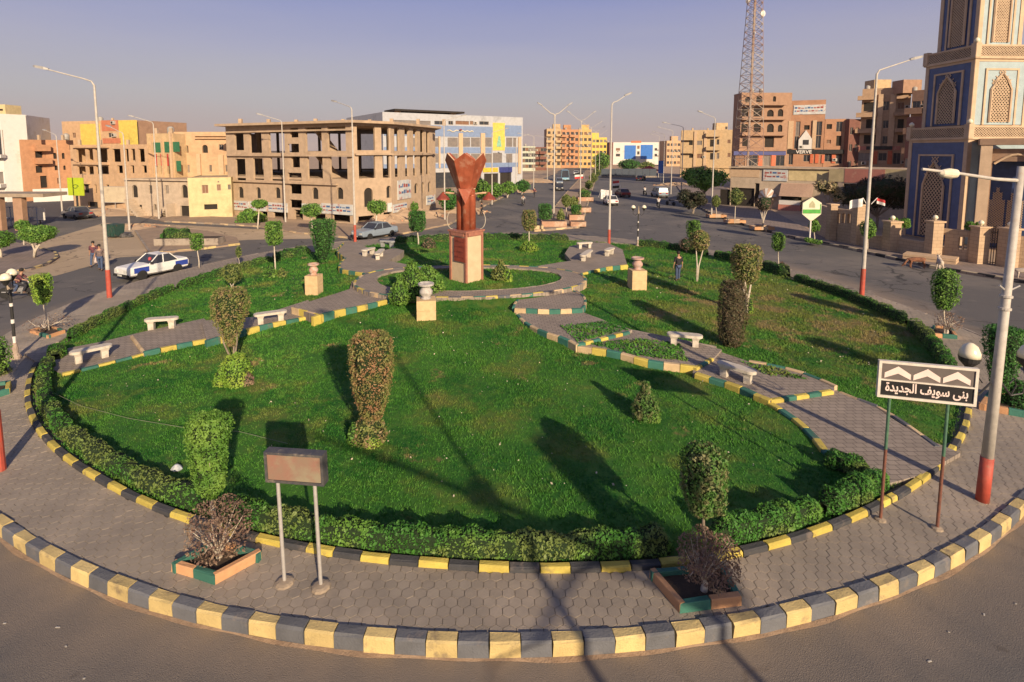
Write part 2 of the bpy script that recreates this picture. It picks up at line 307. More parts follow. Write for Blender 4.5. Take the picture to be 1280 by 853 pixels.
def kerb(name, path, w, h, mats, L, z=0., inward=1, parent=None, jitter=.006, lab=None):
    """path: plan polyline; stones lie to the left of its direction (inward=1)"""
    Q = resample(path, L)
    if parent is None: parent = bpy.data.objects.new(name, None); COL.objects.link(parent); tag(parent, lab or None, kind='structure')
    LL = float(np.hypot(*(Q[1] - Q[0]))); ms = [[stone_mesh(LL * .985, w, h, m) for _ in range(4)] for m in mats]
    for i in range(len(Q) - 1):
        d = Q[i + 1] - Q[i]; c = (Q[i] + Q[i + 1]) / 2; a = math.atan2(d[1], d[0])
        if inward < 0: a += math.pi
        o = link('kerb_stone', rnd.choice(ms[i % len(ms)]), parent, (c[0] + rnd.uniform(-1, 1) * jitter, c[1] + rnd.uniform(-1, 1) * jitter, z + rnd.uniform(-1, 1) * jitter), a + rnd.uniform(-1, 1) * jitter)
        o.scale = (1, 1, 1)
    return parent
kerb('outer_kerb', polar(RO, -152, -22), .2, PZ + .04, [k_yel, k_gry], .5)
kerb('outer_kerb', polar(RO, -22, 208), .16, PZ + .01, [k_conc], 1.1)
kerb('garden_kerb', polar(RI, -149, -60, .12), .15, .14, [k_blk, k_yel2], .57, z=PZ - .03)
kerb('garden_kerb', polar(RI, -60, -38, .12), .15, .14, [k_yel2, k_blk], .5, z=PZ - .03)
kerb('garden_edge', polar(RI, -37, 62, .1), .12, .10, [k_conc], 1.1, z=PZ - .03)
kerb('garden_edge', polar(RI, 70, 110, .1), .12, .10, [k_conc], 1.1, z=PZ - .03)
kerb('garden_edge', polar(RI, 130, 204, .1), .12, .12, [k_conc], .9, z=PZ - .03)
# hexagonal pavers: the nearest ones are objects, the rest one joined part
hw = .128
def hexm(b, x, y, z, a=0.): 
    P = [(x + hw * .98 * q * math.cos(R(60 * k + 30 + a)), y + hw * .98 * q * math.sin(R(60 * k + 30 + a)), z + dz) for q, dz in ((1, -.018), (.965, 0)) for k in range(6)]
    b.add(P, [tuple(range(6, 12))] + [(k, (k + 1) % 6, 6 + (k + 1) % 6, 6 + k) for k in range(6)])
cells = []
rows = int(30 / (hw * 1.5)); 
for j in range(rows):
    y = 7.7 + j * hw * 1.5
    for i in range(-130, 130):
        x = (i + .5 * (j % 2)) * hw * math.sqrt(3); dx, dy = x - CXI, y - CYI; q = math.hypot(dx, dy); a = math.degrees(math.atan2(dy, dx))
        if q < np.interp(a, *RO) - .13 and q > np.interp(a, *RI) + .04 and y < 30 and abs(x) < y * 1.02 + 1.5: cells.append((math.hypot(x * .6, y), x, y))
cells.sort(); hb = MB(paver_m); hexm(hb, 0, 0, 0); hme = hb.mesh('paver')
for c_, x, y in cells[:300]:
    o = link('paver', hme, isl, (x, y, PZ + rnd.uniform(-.003, .003))); o.rotation_euler = (rnd.uniform(-.012, .012), rnd.uniform(-.012, .012), 0)
rest = MB(paver_m)
for c_, x, y in cells[300:]: hexm(rest, x, y, PZ + rnd.uniform(-.003, .003))
tag(rest.build('pavers', isl), kind='stuff')
ya = 30.; back = [p for p in polar(RO, -2, 182, -.15, 2)]
slab('back_walk', back + [(-21.4, 29.8), (21, 29.8)], .1, PZ - .004, pav_m, isl)
# ---- lawn: a low mound, highest round the monument
LC = (-1.41,29.35)
def hgt(x, y):
    d = np.hypot(x - LC[0], (y - LC[1]) * 1.4); t = np.clip((d - 6) / 9, 0, 1); u = np.clip(d - 5.2, 0, 1); return .30 + .32 * (1 - t * t * (3 - 2 * t)) + .30 * (1 - u * u * (3 - 2 * u))
A = np.radians(np.linspace(-180, 180, 121)[:-1]); RR = np.linspace(0, 1, 41); V = []; F = []
for r_ in RR:
    for a in A:
        q = np.interp(math.degrees(a), *RI) * r_; x = CXI + q * math.cos(a); y = CYI + q * math.sin(a); V.append((x, y, float(hgt(x, y)) - (.12 if r_ == 1 else 0) + .02 * math.sin(x * 1.7) * math.cos(y * 1.3)))
for i in range(40):
    for j in range(120): a0 = i * 120 + j; a1 = i * 120 + (j + 1) % 120; F.append((a0, a0 + 120, a1 + 120, a1))
def lawnmat(name, k=1.):
    m = bpy.data.materials.new(name); m.use_nodes = True; n = m.node_tree; b = n.nodes['Principled BSDF']; N = n.nodes.new; L = n.links.new
    ge = N('ShaderNodeNewGeometry')
    def nz(s, lo, hi, d=5):
        t = N('ShaderNodeTexNoise'); t.inputs['Scale'].default_value = s; t.inputs['Detail'].default_value = d; t.inputs['Roughness'].default_value = .65; L(ge.outputs['Position'], t.inputs['Vector'])
        q = N('ShaderNodeMapRange'); q.inputs['From Min'].default_value = lo; q.inputs['From Max'].default_value = hi; L(t.outputs[0], q.inputs[0]); return q
    def mx(f, x, y):
        c = N('ShaderNodeMix'); c.data_type = 'RGBA'; L(f, c.inputs[0])
        for i, v in ((6, x), (7, y)):
            if hasattr(v, 'is_output'): L(v, c.inputs[i])
            else: c.inputs[i].default_value = (*[t * k for t in v], 1)
        return c.outputs[2]
    col = mx(nz(.33, .40, .60).outputs[0], (.012, .105, .014), (.075, .215, .028)); col = mx(nz(2.3, .5, .68).outputs[0], col, (.10, .215, .035))
    col = mx(nz(14, .4, .7).outputs[0], col, (.075, .21, .035))
    # drier turf towards the right-hand bed and in worn patches
    vd = N('ShaderNodeVectorMath'); vd.operation = 'DISTANCE'; L(ge.outputs['Position'], vd.inputs[0]); vd.inputs[1].default_value = (14., 25.5, .3)
    dr = N('ShaderNodeMapRange'); L(vd.outputs['Value'], dr.inputs[0]); dr.inputs['From Min'].default_value = 3; dr.inputs['From Max'].default_value = 10; dr.inputs['To Min'].default_value = .13; dr.inputs['To Max'].default_value = 0
    q = nz(.42, .52, .66, 7); ad = N('ShaderNodeMath'); ad.operation = 'ADD'; t = q.inputs[0].links[0].from_socket; L(t, ad.inputs[0]); L(dr.outputs[0], ad.inputs[1]); L(ad.outputs[0], q.inputs[0])
    col = mx(q.outputs[0], col, (.16, .20, .045))
    q2 = nz(.75, .615, .69, 8); ad2 = N('ShaderNodeMath'); ad2.operation = 'ADD'; t = q2.inputs[0].links[0].from_socket; L(t, ad2.inputs[0]); L(dr.outputs[0], ad2.inputs[1]); L(ad2.outputs[0], q2.inputs[0])
    col = mx(q2.outputs[0], col, (.25, .205, .085))
    L(col, b.inputs['Base Color']); b.inputs['Roughness'].default_value = .75; b.inputs['Specular IOR Level'].default_value = .15; MATS[name] = m; return m
lm = lawnmat('lawn_soil', .7); bl = lawnmat('grass_blade', 1.0)
tag(MB(lm).add(V, F).build('lawn', smooth=True), kind='structure')
# ---- raised paths across the garden
paths = []
def walk(poly, z): 
    paths.append(poly); return slab('garden_path', poly, .05, z, pav_m)
pa = walk([(8.38,15.99),(8.46,15.03),(8.46,13.98),(8.33,13.26),(8.4,12.58),(8.62,12.18),(9.1,11.87),(10.04,12.18),(11.81,13.14),(11.69,13.37),(11.42,13.96),(11.36,15.08),(11.38,15.78),(11.1,16.2),(10.93,16.77),(10.38,17.89),(8.7,17.25)], .36)
pb = walk([(6.72,17.92),(7.12,17.46),(7.65,16.96),(7.9,16.44),(8.32,15.83),(10.71,16.55),(10.89,16.84),(10.56,17.66),(10,18.34),(9.1,18.92),(8.45,19.86),(7.54,19.86)], .46)
pc = walk([(3.12,20.17),(4.38,19.75),(5.16,19.04),(5.62,18.74),(6.43,18.45),(6.97,18.24),(7.94,19.12),(8.53,19.92),(7.34,21.06),(5.72,22.23),(4.04,22.23)], .53)
pd = walk([(0.78,24.67),(1.15,23.11),(1.78,21.84),(2.64,20.96),(3.07,20.25),(5.53,21.74),(4.77,22.89),(3.92,24.29),(4.1,25.46),(0.97,25.73)], .63)
pe = walk([(0.78,24.8),(1.09,25.9),(1.5,26.95),(2.58,27.75),(4.17,27.75),(4.42,26.49),(4.31,25.34),(3.99,24.28),(2.55,24.16),(0.92,24.28)], .82)
RINGO = spline([(-7.62,28.4),(-6.9,27.05),(-5.54,25.98),(-3.85,25.61),(-1.23,25.54),(1.17,25.98),(3.23,26.89),(4.35,27.88),(5,29.3),(4.71,30.88),(3.37,32.18),(0.98,32.87),(-1.58,33.1),(-4.39,32.63),(-6.64,31.73),(-7.61,30.27)], .5, True)[:-1]
RINGI = spline([(-6.5,29.12),(-5.86,27.88),(-4.48,27.13),(-2.42,26.81),(-0.81,26.89),(1.23,27.38),(2.75,28.22),(3.62,29.49),(3.46,30.78),(2.37,31.62),(0.48,32.18),(-1.54,32.29),(-4.3,31.95),(-6.05,31.09),(-6.53,30.07)], .5, True)[:-1]
def ringmesh(name, O, I, z0, z1, m):
    n = 80; O = resample(np.vstack([O, O[:1]]), 1e9) if 0 else O
    def at(P, k):
        P = np.vstack([P, P[:1]]); a = np.arctan2(P[:, 1] - LC[1], P[:, 0] - LC[0]); i = np.argsort(a[:-1]); aa = a[:-1][i]; rr = np.hypot(P[:-1, 0] - LC[0], P[:-1, 1] - LC[1])[i]
        t = -math.pi + 2 * math.pi * k / n; return LC[0] + math.cos(t) * np.interp(t, aa, rr, period=2 * math.pi), LC[1] + math.sin(t) * np.interp(t, aa, rr, period=2 * math.pi)
    b = MB(m); o = [at(O, k) for k in range(n)]; i_ = [at(I, k) for k in range(n)]
    b.add([(*p, z) for z in (z0, z1) for L_ in (o, i_) for p in L_], [f for k in range(n) for j in ((k + 1) % n,) for f in ((2 * n + k, 2 * n + j, 3 * n + j, 3 * n + k), (k, j, 2 * n + j, 2 * n + k), (n + j, n + k, 3 * n + k, 3 * n + j))])
    return tag(b.build(name), kind='structure')
ringmesh('garden_path', RINGO, RINGI, .1, 1.0, pav_m)
pf = walk([(-16.84,19.24),(-14.96,18.1),(-13.63,19.48),(-13.39,20.12),(-15.27,22.21),(-15.92,21.34),(-17.18,20.2),(-17.96,20.03)], .33)
pg = walk([(-13.35,19.88),(-11.67,21.28),(-11.37,21.75),(-13.29,24.12),(-14.25,22.99),(-15.12,21.95)], .42)
ph = walk([(-11.49,20.94),(-9.84,22.84),(-8.12,24.46),(-7.53,24.97),(-9.46,26.77),(-10.85,23.98),(-13,23.39)], .54)
pi_ = walk([(-7.98,23.19),(-7.39,23.91),(-6.1,25),(-5.26,25.9),(-4.28,26.34),(-6.04,27.75),(-7.54,28.08),(-8.1,26.95),(-9.4,24.67)], .82)
pj = walk([(-11.83,41.83),(-10.86,42.2),(-8.48,38.45),(-7.64,40.07),(-6.7,39.09),(-6.72,37.55),(-7.12,35.31),(-4.97,33.57),(-2.94,33.33),(-4.28,31.76),(-6.82,30.34),(-7.18,28.16),(-7.69,27.99),(-7.98,29.57),(-7.7,31.55),(-9.58,32.87),(-10.11,34.54),(-10.27,36.4),(-11.44,38.77)], .80)
pk = walk([(1,33.56),(1.86,33.56),(4.22,35.28),(5.03,35.8),(4.92,38.37),(5.66,41.32),(7.39,43.16),(8.91,42.78),(9.41,39.96),(8.46,34.52),(7.12,34.03),(5.16,32.2),(4.76,31.16),(3.78,31.57)], .70)
YG = [k_yel2, k_grn]
kerb('path_kerb', spline([(8.19,15.95),(8.32,15.48),(8.44,14.99),(8.44,13.95),(8.31,13.22),(8.42,12.61),(8.64,12.21)]), .2, .34, YG, .55, z=.06, inward=-1 * -1)
kerb('path_kerb', spline([(10.88,16.61),(11.07,16.16),(11.35,15.73),(11.45,15.04),(11.43,14.14),(11.37,13.41)]), .14, .34, [k_cream, k_gry], .6, z=.05)
kerb('path_kerb', spline([(6.73,17.79),(7.09,17.39),(7.62,16.9),(7.87,16.37),(8.24,15.77)]), .2, .46, YG, .5, z=.04)
kerb('step_kerb', [(8.34,15.81),(10.66,16.47)], .15, .28, YG, .5, z=.20)
kerb('path_kerb', spline([(9.07,18.87),(9.98,18.29),(10.54,17.61),(10.83,16.74)]), .13, .46, [k_cream, k_grn], .6, z=.05)
kerb('path_kerb', spline([(3.11,20.12),(4.35,19.62),(5.12,18.92),(5.58,18.62),(6.39,18.33),(6.93,18.12)]), .17, .5, [k_cream, k_yel2, k_grn], .55, z=.07)
kerb('step_kerb', [(6.9,18.05),(7.88,18.99)], .15, .2, YG, .45, z=.35)
kerb('path_kerb', spline([(5.68,22.07),(7.03,21.1),(8.4,20.12)]), .12, .48, [k_conc], .8, z=.07)
kerb('step_kerb', [(3.12,20.13),(5.49,21.61)], .15, .22, [k_grn, k_yel2], .42, z=.43)
kerb('path_kerb', spline([(0.78,24.6),(1.15,23.05),(1.78,21.78),(2.63,20.91),(3.05,20.1)]), .14, .6, [k_cream, k_grn], .55, z=.05)
kerb('path_kerb', spline([(3.91,24.23),(4.76,22.83),(5.54,21.78)]), .12, .6, [k_conc], .7, z=.05)
kerb('step_kerb', [(0.84,24.25),(2.53,24),(3.98,24.25)], .15, .26, [k_cream, k_grn], .5, z=.58)
kerb('path_kerb', spline([(0.85,24.47),(1.13,25.83),(1.61,26.87),(2.7,27.67)]), .12, .4, [k_grn, k_cream], .5, z=.45)
kerb('path_kerb', spline([(3.95,27.67),(4.41,26.42),(4.25,25),(4,24.34)]), .12, .4, [k_grn, k_cream], .5, z=.45, inward=-1)
ro_ = np.array([p for p in RINGO]); kerb('ring_kerb', np.vstack([RINGO, RINGO[:1]]), .14, .45, [k_cream, k_grn, k_yel2, k_gry], .6, z=.58)
kerb('ring_kerb', np.vstack([RINGI, RINGI[:1]]), .1, .2, [k_conc], .7, z=.82, inward=-1)
kerb('path_kerb', spline([(-14.87,17.98),(-14.23,18.68),(-13.59,19.42),(-13.24,19.98)]), .17, .34, YG, .5, z=.05)
kerb('path_kerb', spline([(-13.2,19.75),(-12.44,20.5),(-11.58,21.22)]), .17, .42, [k_grn, k_yel2], .6, z=.06)
kerb('step_kerb', [(-13.15,19.85),(-14.97,21.82)], .12, .2, [k_cream], .6, z=.24)
kerb('path_kerb', spline([(-11.36,20.7),(-10.58,21.84),(-9.81,22.78),(-7.87,24.27)]), .17, .5, [k_grn, k_yel2], .55, z=.08)
kerb('path_kerb', spline([(-7.88,22.9),(-7.33,23.72),(-6.05,24.8),(-5.22,25.69),(-4.24,26.12)]), .17, .72, [k_yel2, k_grn], .55, z=.13)
kerb('step_kerb', [(-7.55,23.28),(-9.34,24.51)], .12, .32, [k_yel2, k_cream], .5, z=.53)
kerb('path_kerb', spline([(-7.63,28.42),(-7.91,29.49),(-7.63,31.25),(-9.48,32.66),(-10.09,34.45),(-10.24,36.3)]), .13, .62, YG, .55, z=.2, inward=-1)
kerb('path_kerb', spline([(-12.13,42.45),(-11.71,39.3),(-10.37,36.58)]), .13, .6, YG, .5, z=.2)
kerb('path_kerb', spline([(4.72,30.87),(5.16,31.9),(7.05,33.7),(8.49,34.43)]), .14, .5, YG, .6, z=.22)
# ---- grass blades
def scatter_grass():
    P = []
    for n_, r0, r1, sz in ((62000, 7, 19, .085), (36000, 19, 30, .11), (24000, 30, 48, .14)):
        y = NR.uniform(r0, r1, n_); x = NR.uniform(-20, 20, n_)
        a = np.degrees(np.arctan2(y - CYI, x - CXI)); q = np.hypot(x - CXI, y - CYI); k = q < np.interp(a, *RI) - .1
        XY = np.c_[x, y]
        for w in paths: k &= ~inside(XY, w)
        k &= ~(inside(XY, RINGO) & ~inside(XY, RINGI)); P.append(np.c_[XY[k], np.full(k.sum(), sz)])
    P = np.vstack(P); z = hgt(P[:, 0], P[:, 1]); n = len(P); V = []; 
    for k in range(4):
        a = NR.uniform(0, 6.28, n); s = P[:, 2] * NR.uniform(.6, 1.3, n); w = P[:, 2] * .13; ox = P[:, 0] + NR.normal(0, .04, n); oy = P[:, 1] + NR.normal(0, .04, n); zz = z - .01; ln = NR.uniform(.15, .8, n) * s
        c, d = np.cos(a), np.sin(a); b = NR.uniform(0, 6.28, n)
        V.append(np.stack([np.c_[ox - c * w, oy - d * w, zz], np.c_[ox + c * w, oy + d * w, zz], np.c_[ox + np.cos(b) * ln, oy + np.sin(b) * ln, zz + s * .75]], 1))
    V = np.concatenate(V).reshape(-1, 3); me = bpy.data.meshes.new('grass'); tris(me, V, np.arange(len(V)).reshape(-1, 3), [bl]); return tag(link('grass', me), kind='stuff', label='short clipped green grass of the round garden', cat='grass')
scatter_grass()
wd2 = MB(bl)                                  # turf creeping over the middle steps of the right path
for poly, z, n_ in (([(2.7,22.35),(4.86,23),(5.45,21.84),(3.16,20.42)], .63, 900), ([(3.58,20.52),(5.75,21.06),(7.16,20.52),(6.84,18.74),(5.25,19.2)], .53, 1300), ([(8.78,18.92),(9.85,18.2),(10.32,17.34),(9.16,17.66)], .46, 400)):
    X = NR.uniform(np.min(poly, 0), np.max(poly, 0), (n_ * 2, 2)); X = X[inside(X, poly)]; wd2.leaves(np.c_[X, np.full(len(X), z + .03)], np.tile([.2, -.4, .8], (len(X), 1)), .13, spread=1.2, asp=.3)
tag(wd2.build('weeds'), kind='stuff', label='grass growing through the pavers of the right path steps', cat='grass')
# dry leaves and scraps lying on lawn and road
lit = MB(mat('dry_scrap', (.62, .56, .45), (.4, .33, .22), .8, 5, bump=0, coord='World'))
pp = []
for _ in range(1500):
    a = rnd.uniform(-math.pi, math.pi); q = rnd.uniform(0, 1) ** .5 * 18; x, y = CXI + q * math.cos(a), CYI + q * math.sin(a); pp.append((x, y, float(hgt(x, y)) + .05))
lit.leaves(pp, [(0, 0, 1)] * len(pp), .045, spread=.5, asp=.7); tag(lit.build('fallen_scraps'), kind='stuff', label='pale dry leaves and paper scraps scattered on the lawn', cat='litter')
mk = MB(mat('stud_white', (.5, .47, .42), rough=.7))
for a in np.arange(-112, -50, 2.1):
    q = 22.55 + .35 * math.sin(a * .3); x, y = CXI + q * math.cos(R(a)), CYI + q * math.sin(R(a)); mk.cbox((x + rnd.uniform(-.2, .2), y + rnd.uniform(-.1, .1), .012), (rnd.uniform(.02, .08), .02, .008), rz=R(a + 90) + rnd.uniform(-.5, .5))
tag(mk.build('road_flecks', ro), kind='stuff')
dm = MB(mat('drifted_dust', (.30, .21, .14), (.22, .15, .10), .97, 4, bump=.5, coord='World')); n = 0
Q = polar(RO, -130, -30, .0, .6); q2 = [(CXI + (math.hypot(x - CXI, y - CYI) + .02 + .022 * (math.sin(i * .37) + .7 * math.sin(i * .91) + 1.6)) * (x - CXI) / math.hypot(x - CXI, y - CYI), CYI + (math.hypot(x - CXI, y - CYI) + .02 + .022 * (math.sin(i * .37) + .7 * math.sin(i * .91) + 1.6)) * (y - CYI) / math.hypot(x - CXI, y - CYI)) for i, (x, y) in enumerate(Q)]
m_ = len(Q); dm.add([(*p, .03) for p in Q] + [(*p, .008) for p in q2], [(i, m_ + i, m_ + i + 1, i + 1) for i in range(m_ - 1)]); tag(dm.build('gutter_dust'), kind='structure')
# ---- pavements round the junction
far = [worn('kerb_tar', (.02, .02, .024), .7), worn('kerb_sand', (.5, .41, .27), .6)]
rw = [(32.02,31.86),(29.69,36.77),(28.71,43.79),(26.99,49.73),(26.59,58.78),(27.41,69.89),(30.29,84.75),(36.82,108.59)]
slab('pavement', rw + [(52.75,164.56),(63.27,187.2),(49.57,118.06),(37.33,74.23),(29.54,47.73),(30.08,45.28),(31.93,39.98),(34.08,37.7),(35.91,35.29)], .0, .15, pave_far); kerb('far_kerb', rw, .2, .22, far, .9, inward=-1)
lw = [(-5.03,58.45),(-9.17,51.41),(-13.13,49.05),(-19.47,52.43),(-25.33,56.9),(-32.61,59.43),(-37.4,60.78)]; slab('pavement', lw + [(-41.05,64.43),(-37.16,66.02),(-31.69,64.43),(-25.23,60.78),(-14.47,55.71),(-11.16,58.78),(-7.6,70.35),(-1.57,106.46),(9.13,155.18),(23.89,226),(22.74,201.01),(11.23,146.8),(3.02,102.43),(-2.23,75.27)], 0, .14, mat('sandy_pavement', (.34, .245, .17), (.27, .195, .135), .95, 1.5, bump=.5, bsc=20, coord='World', c3=(.24, .18, .14)))
kerb('far_kerb', lw, .16, .16, [k_cream, k_conc], 1.1, inward=-1); kerb('far_kerb', [(-5.03,58.45),(-2.23,75.27),(3.02,102.43),(11.23,146.8),(24.54,217)], .16, .15, [k_cream, k_conc], 1.4, inward=1)
li = [(-32.51,32.86),(-31.81,34.26),(-31.25,36.02),(-31.54,37.83),(-32.7,40.13),(-34.76,42.39),(-37.06,43.79)]; slab('pavement', li + [(-44.82,48.6),(-48.29,47.73),(-42.13,38.1)], 0, .14, pave_far); kerb('left_kerb', li, .18, .18, [k_blk, k_yel], .75, inward=1)

# ================= planting =================
bark = mat('bark', (.30, .25, .20), (.20, .16, .12), .9, 9, bump=.5); bark_w = mat('whitewashed_bark', (.62, .56, .47), (.45, .38, .30), .9, 7, bump=.5, c3=(.28, .2, .14), sc3=3, t3=.56)
soil_bed = mat('bed_soil', (.07, .045, .03), (.045, .03, .02), .97, 6, bump=.8, bsc=25)
LG = leafmat('leaf_green', (.125, .27, .042), (.075, .19, .03), (.19, .33, .06)); LD = leafmat('leaf_dark', (0.0525, 0.18, 0.033), (0.033, 0.112, 0.027), (0.09, 0.24, 0.045))
LY = leafmat('leaf_lime', (0.234, 0.398, 0.0527), (0.152, 0.304, 0.041), (0.328, 0.445, 0.0702)); LB = leafmat('leaf_bronze', (0.3, 0.24, 0.09), (0.15, 0.225, 0.06), (0.36, 0.195, 0.105), 3.2)
LBG = leafmat('leaf_bronze_green', (0.15, 0.255, 0.0525), (0.255, 0.225, 0.0825), (0.315, 0.225, 0.12), 5); LGB = leafmat('leaf_mixed_green', (.10, .24, .045), (.07, .17, .035), (.20, .20, .09), 6); LP = leafmat('leaf_purple', (0.232, 0.143, 0.112), (0.15, 0.0975, 0.0825), (0.315, 0.225, 0.15), 4)
LH = leafmat('hedge_leaf', (.075, .235, .035), (.045, .155, .025), (.14, .29, .045), 1.3, c4=(0.172, 0.234, 0.0615)); LO = leafmat('leaf_olive', (0.184, 0.234, 0.0615), (0.123, 0.172, 0.043), (0.246, 0.271, 0.0861), 3)
core_g = mat('shade_core_green', (.018, .045, .01), (.01, .025, .006), .95, 14, bump=.5); core_b = mat('shade_core_brown', (.07, .055, .03), (.04, .035, .02), .95, 14, bump=.5)  # dark solid cores block light, inner shade put into their colour
def crown_mesh(prof, h0, h1, w, n, size, m, core, sq=2., sy=1., off=0., lump=.08, seed=0, top=True, spread=.75, lean=0.):
    """prof: (height fraction, radius fraction) pairs; leaves lie on and just inside that outline"""
    rs = np.random.default_rng(seed + 11); b = MB(m, core); T = np.array([p[0] for p in prof]); Q = np.array([p[1] for p in prof]); hh = h1 - h0; r0 = w / 2 * .93
    def rad(t, a):
        c, s_ = np.abs(np.cos(a)), np.abs(np.sin(a)); e = (c ** sq + s_ ** sq) ** (-1 / sq)
        return np.interp(t, T, Q) * r0 * e * (1 + lump * (np.sin(3 * a + seed + 5 * t) * .6 + np.sin(7 * a + 9 * t + seed * 2) * .4))
    t = rs.uniform(0, 1, n * 3); keep = rs.uniform(0, 1, n * 3) < (np.interp(t, T, Q) + .15); t = t[keep][:n]; k = len(t); a = rs.uniform(0, 2 * np.pi, k)
    f = 1 + rs.normal(-.03, .06, k) + np.where(rs.uniform(0, 1, k) < .1, rs.uniform(0, .12, k), 0); q = rad(t, a) * f
    P = np.c_[off + lean * t * hh + q * np.cos(a), q * np.sin(a) * sy, h0 + t * hh + rs.normal(0, size * .3, k)]; dn = np.interp(t + .04, T, Q) - np.interp(t - .04, T, Q); Nn = np.c_[np.cos(a), np.sin(a), -dn * 3 + .25]
    b.leaves(P, Nn, size, spread=spread)
    for tt, sg in ((1, 1), (0, -1)):       # close the top and the underside
        rr = np.interp(tt, T, Q) * r0
        if rr > .06:
            k2 = int(n * .22 * rr / r0); a = rs.uniform(0, 6.283, k2); u = np.sqrt(rs.uniform(0, 1, k2)); q = rad(np.full(k2, float(tt)), a) * u
            b.leaves(np.c_[off + lean * tt * hh + q * np.cos(a), q * np.sin(a) * sy, h0 + tt * hh + rs.normal(0, size * .5, k2)], np.tile([0, 0, sg], (k2, 1)), size, spread=spread)
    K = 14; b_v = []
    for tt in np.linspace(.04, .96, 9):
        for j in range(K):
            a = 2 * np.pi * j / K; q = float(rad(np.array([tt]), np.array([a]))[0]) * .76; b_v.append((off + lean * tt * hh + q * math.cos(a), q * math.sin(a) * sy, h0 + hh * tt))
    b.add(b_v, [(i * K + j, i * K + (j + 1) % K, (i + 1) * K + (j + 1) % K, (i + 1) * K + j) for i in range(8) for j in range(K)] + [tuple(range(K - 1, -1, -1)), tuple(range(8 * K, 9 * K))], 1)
    return b
CYL = [(0, .7), (.08, .95), (.5, 1), (.92, 1), (1, .85)]; CONE = [(0, .35), (.25, .62), (.6, .86), (.92, 1), (1, .9)]; BALL = [(0, .25), (.12, .65), (.35, .95), (.6, 1), (.85, .78), (1, .3)]
EGG = [(0, .3), (.15, .75), (.45, 1), (.75, .85), (1, .3)]; FLAT = [(0, .5), (.25, .92), (.6, 1), (.9, .85), (1, .6)]; HEAP = [(0, 1), (.4, .95), (.75, .7), (1, .25)]; SPIRE = [(0, .85), (.3, 1), (.55, .75), (.72, .4), (1, .25)]
SEED = [0]
def tree(label, T, prof=CYL, m=None, n=1500, size=.07, trunk=bark_w, tr=.045, core=None, sq=2.4, fork=0, group=None, name='clipped_tree', cat='tree', lump=.08, sy=1., extra=None, spread=.75, top_in=.5, lean=0., topc=0):
    x, y, z, h0, h1, w, du = T; SEED[0] += 1; s = SEED[0]
    t = thing(name, label, cat, (x, y, z), 0, group)
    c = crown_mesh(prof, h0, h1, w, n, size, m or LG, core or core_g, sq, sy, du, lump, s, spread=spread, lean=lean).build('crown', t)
    if trunk and h0 > .12:
        b = MB(trunk); hm = h0 + (h1 - h0) * top_in
        if fork:
            for k in range(fork):
                a = 2 * math.pi * k / fork + s; b.tube([(.02 * math.cos(a), .02 * math.sin(a), -.08), (du * .3 + .05 * math.cos(a), .05 * math.sin(a), h0 * .5), (du + w * .2 * math.cos(a), w * .2 * math.sin(a), h0 * 1.1), (du + w * .25 * math.cos(a), w * .25 * math.sin(a), hm)], [tr, tr * .8, tr * .6, tr * .3], 7)
        else:
            b.tube([(0, 0, -.08), (du * .2 + .015, .01, h0 * .35), (du * .7 - .01, 0, h0 * .8), (du, 0, hm)], [tr * 1.25, tr, tr * .85, tr * .5], 8)
            for k in range(3): a = s + k * 2.1; b.tube([(du * .8, 0, h0 * .9), (du + w * .25 * math.cos(a), w * .25 * math.sin(a), hm)], [tr * .5, tr * .2], 5)
        b.build('trunk', t, smooth=True)
    return t
def add_bush(parent, name, c, w, h, m, n, size, prof=HEAP, sq=2., core=None, sy=1.):
    SEED[0] += 1; return crown_mesh(prof, 0, h, w, n, size, m, core or core_g, sq, sy, 0, .12, SEED[0]).build(name, parent, c)
# near lawn and planters
t = tree('bright green clipped tree with a two-lobed blocky crown by the planter at the front left', (-5.67,10.26,0.3,0.82,2.47,0.86,-0.03), [(0, .25), (.12, .6), (.35, .72), (.6, .85), (.9, 1), (1, .8)], LG, 6500, .05, sq=2.6, sy=.8, lump=.16, tr=.05)
SEED[0] += 1
t = tree('round-headed clipped tree with bronze and green leaves by the front right planter', (3.88,9.41,0.3,1.06,2.32,0.82,-0.06), [(0, .35), (.12, .72), (.4, .95), (.85, .98), (1, .6)], LGB, 4000, .055, lump=.22, tr=.035, trunk=bark)
t = tree('tall bronze clipped column with a green skirt of shoots on the near lawn', (-3.39,13.91,0.3,0.65,2.85,1.12,0.09), [(0, .5), (.15, .7), (.35, .9), (.7, 1), (.95, 1), (1, .85)], LB, 6500, .05, sq=3, trunk=bark, tr=.06, name='topiary_column')
add_bush(t, 'skirt', (0, -.05, -.03), 1.0, .75, LBG, 1300, .06); add_bush(t, 'shoots', (-.36, -.2, 0), .36, .55, LG, 500, .05); add_bush(t, 'shoots', (.12, -.3, 0), .5, .25, LY, 400, .05)
t = tree('bronze inverted-cone clipped tree above a lime cushion bush on the left lawn', (-9,18.03,0.3,1.13,3,1.25,-0.04), [(0, .22), (.2, .5), (.55, .9), (.8, 1), (1, .8)], LBG, 4800, .055, sq=2.6, trunk=bark, fork=3, name='topiary_tree')
t2 = thing('cushion_bush', 'lime green cushion bush with a flat top below the bronze cone tree', 'bush', (-8.66,17.39,0.3)); crown_mesh([(0, .9), (.4, 1), (.8, .85), (1, .6)], 0, .95, .9, 2900, .055, LY, core_g, 3, 1, .05, .15, 5).build('foliage', t2); add_bush(t2, 'dry_shoots', (.42, -.05, 0), .45, .4, LP, 400, .06); add_bush(t2, 'side_shoots', (-.42, -.1, 0), .5, .55, LY, 600, .06)
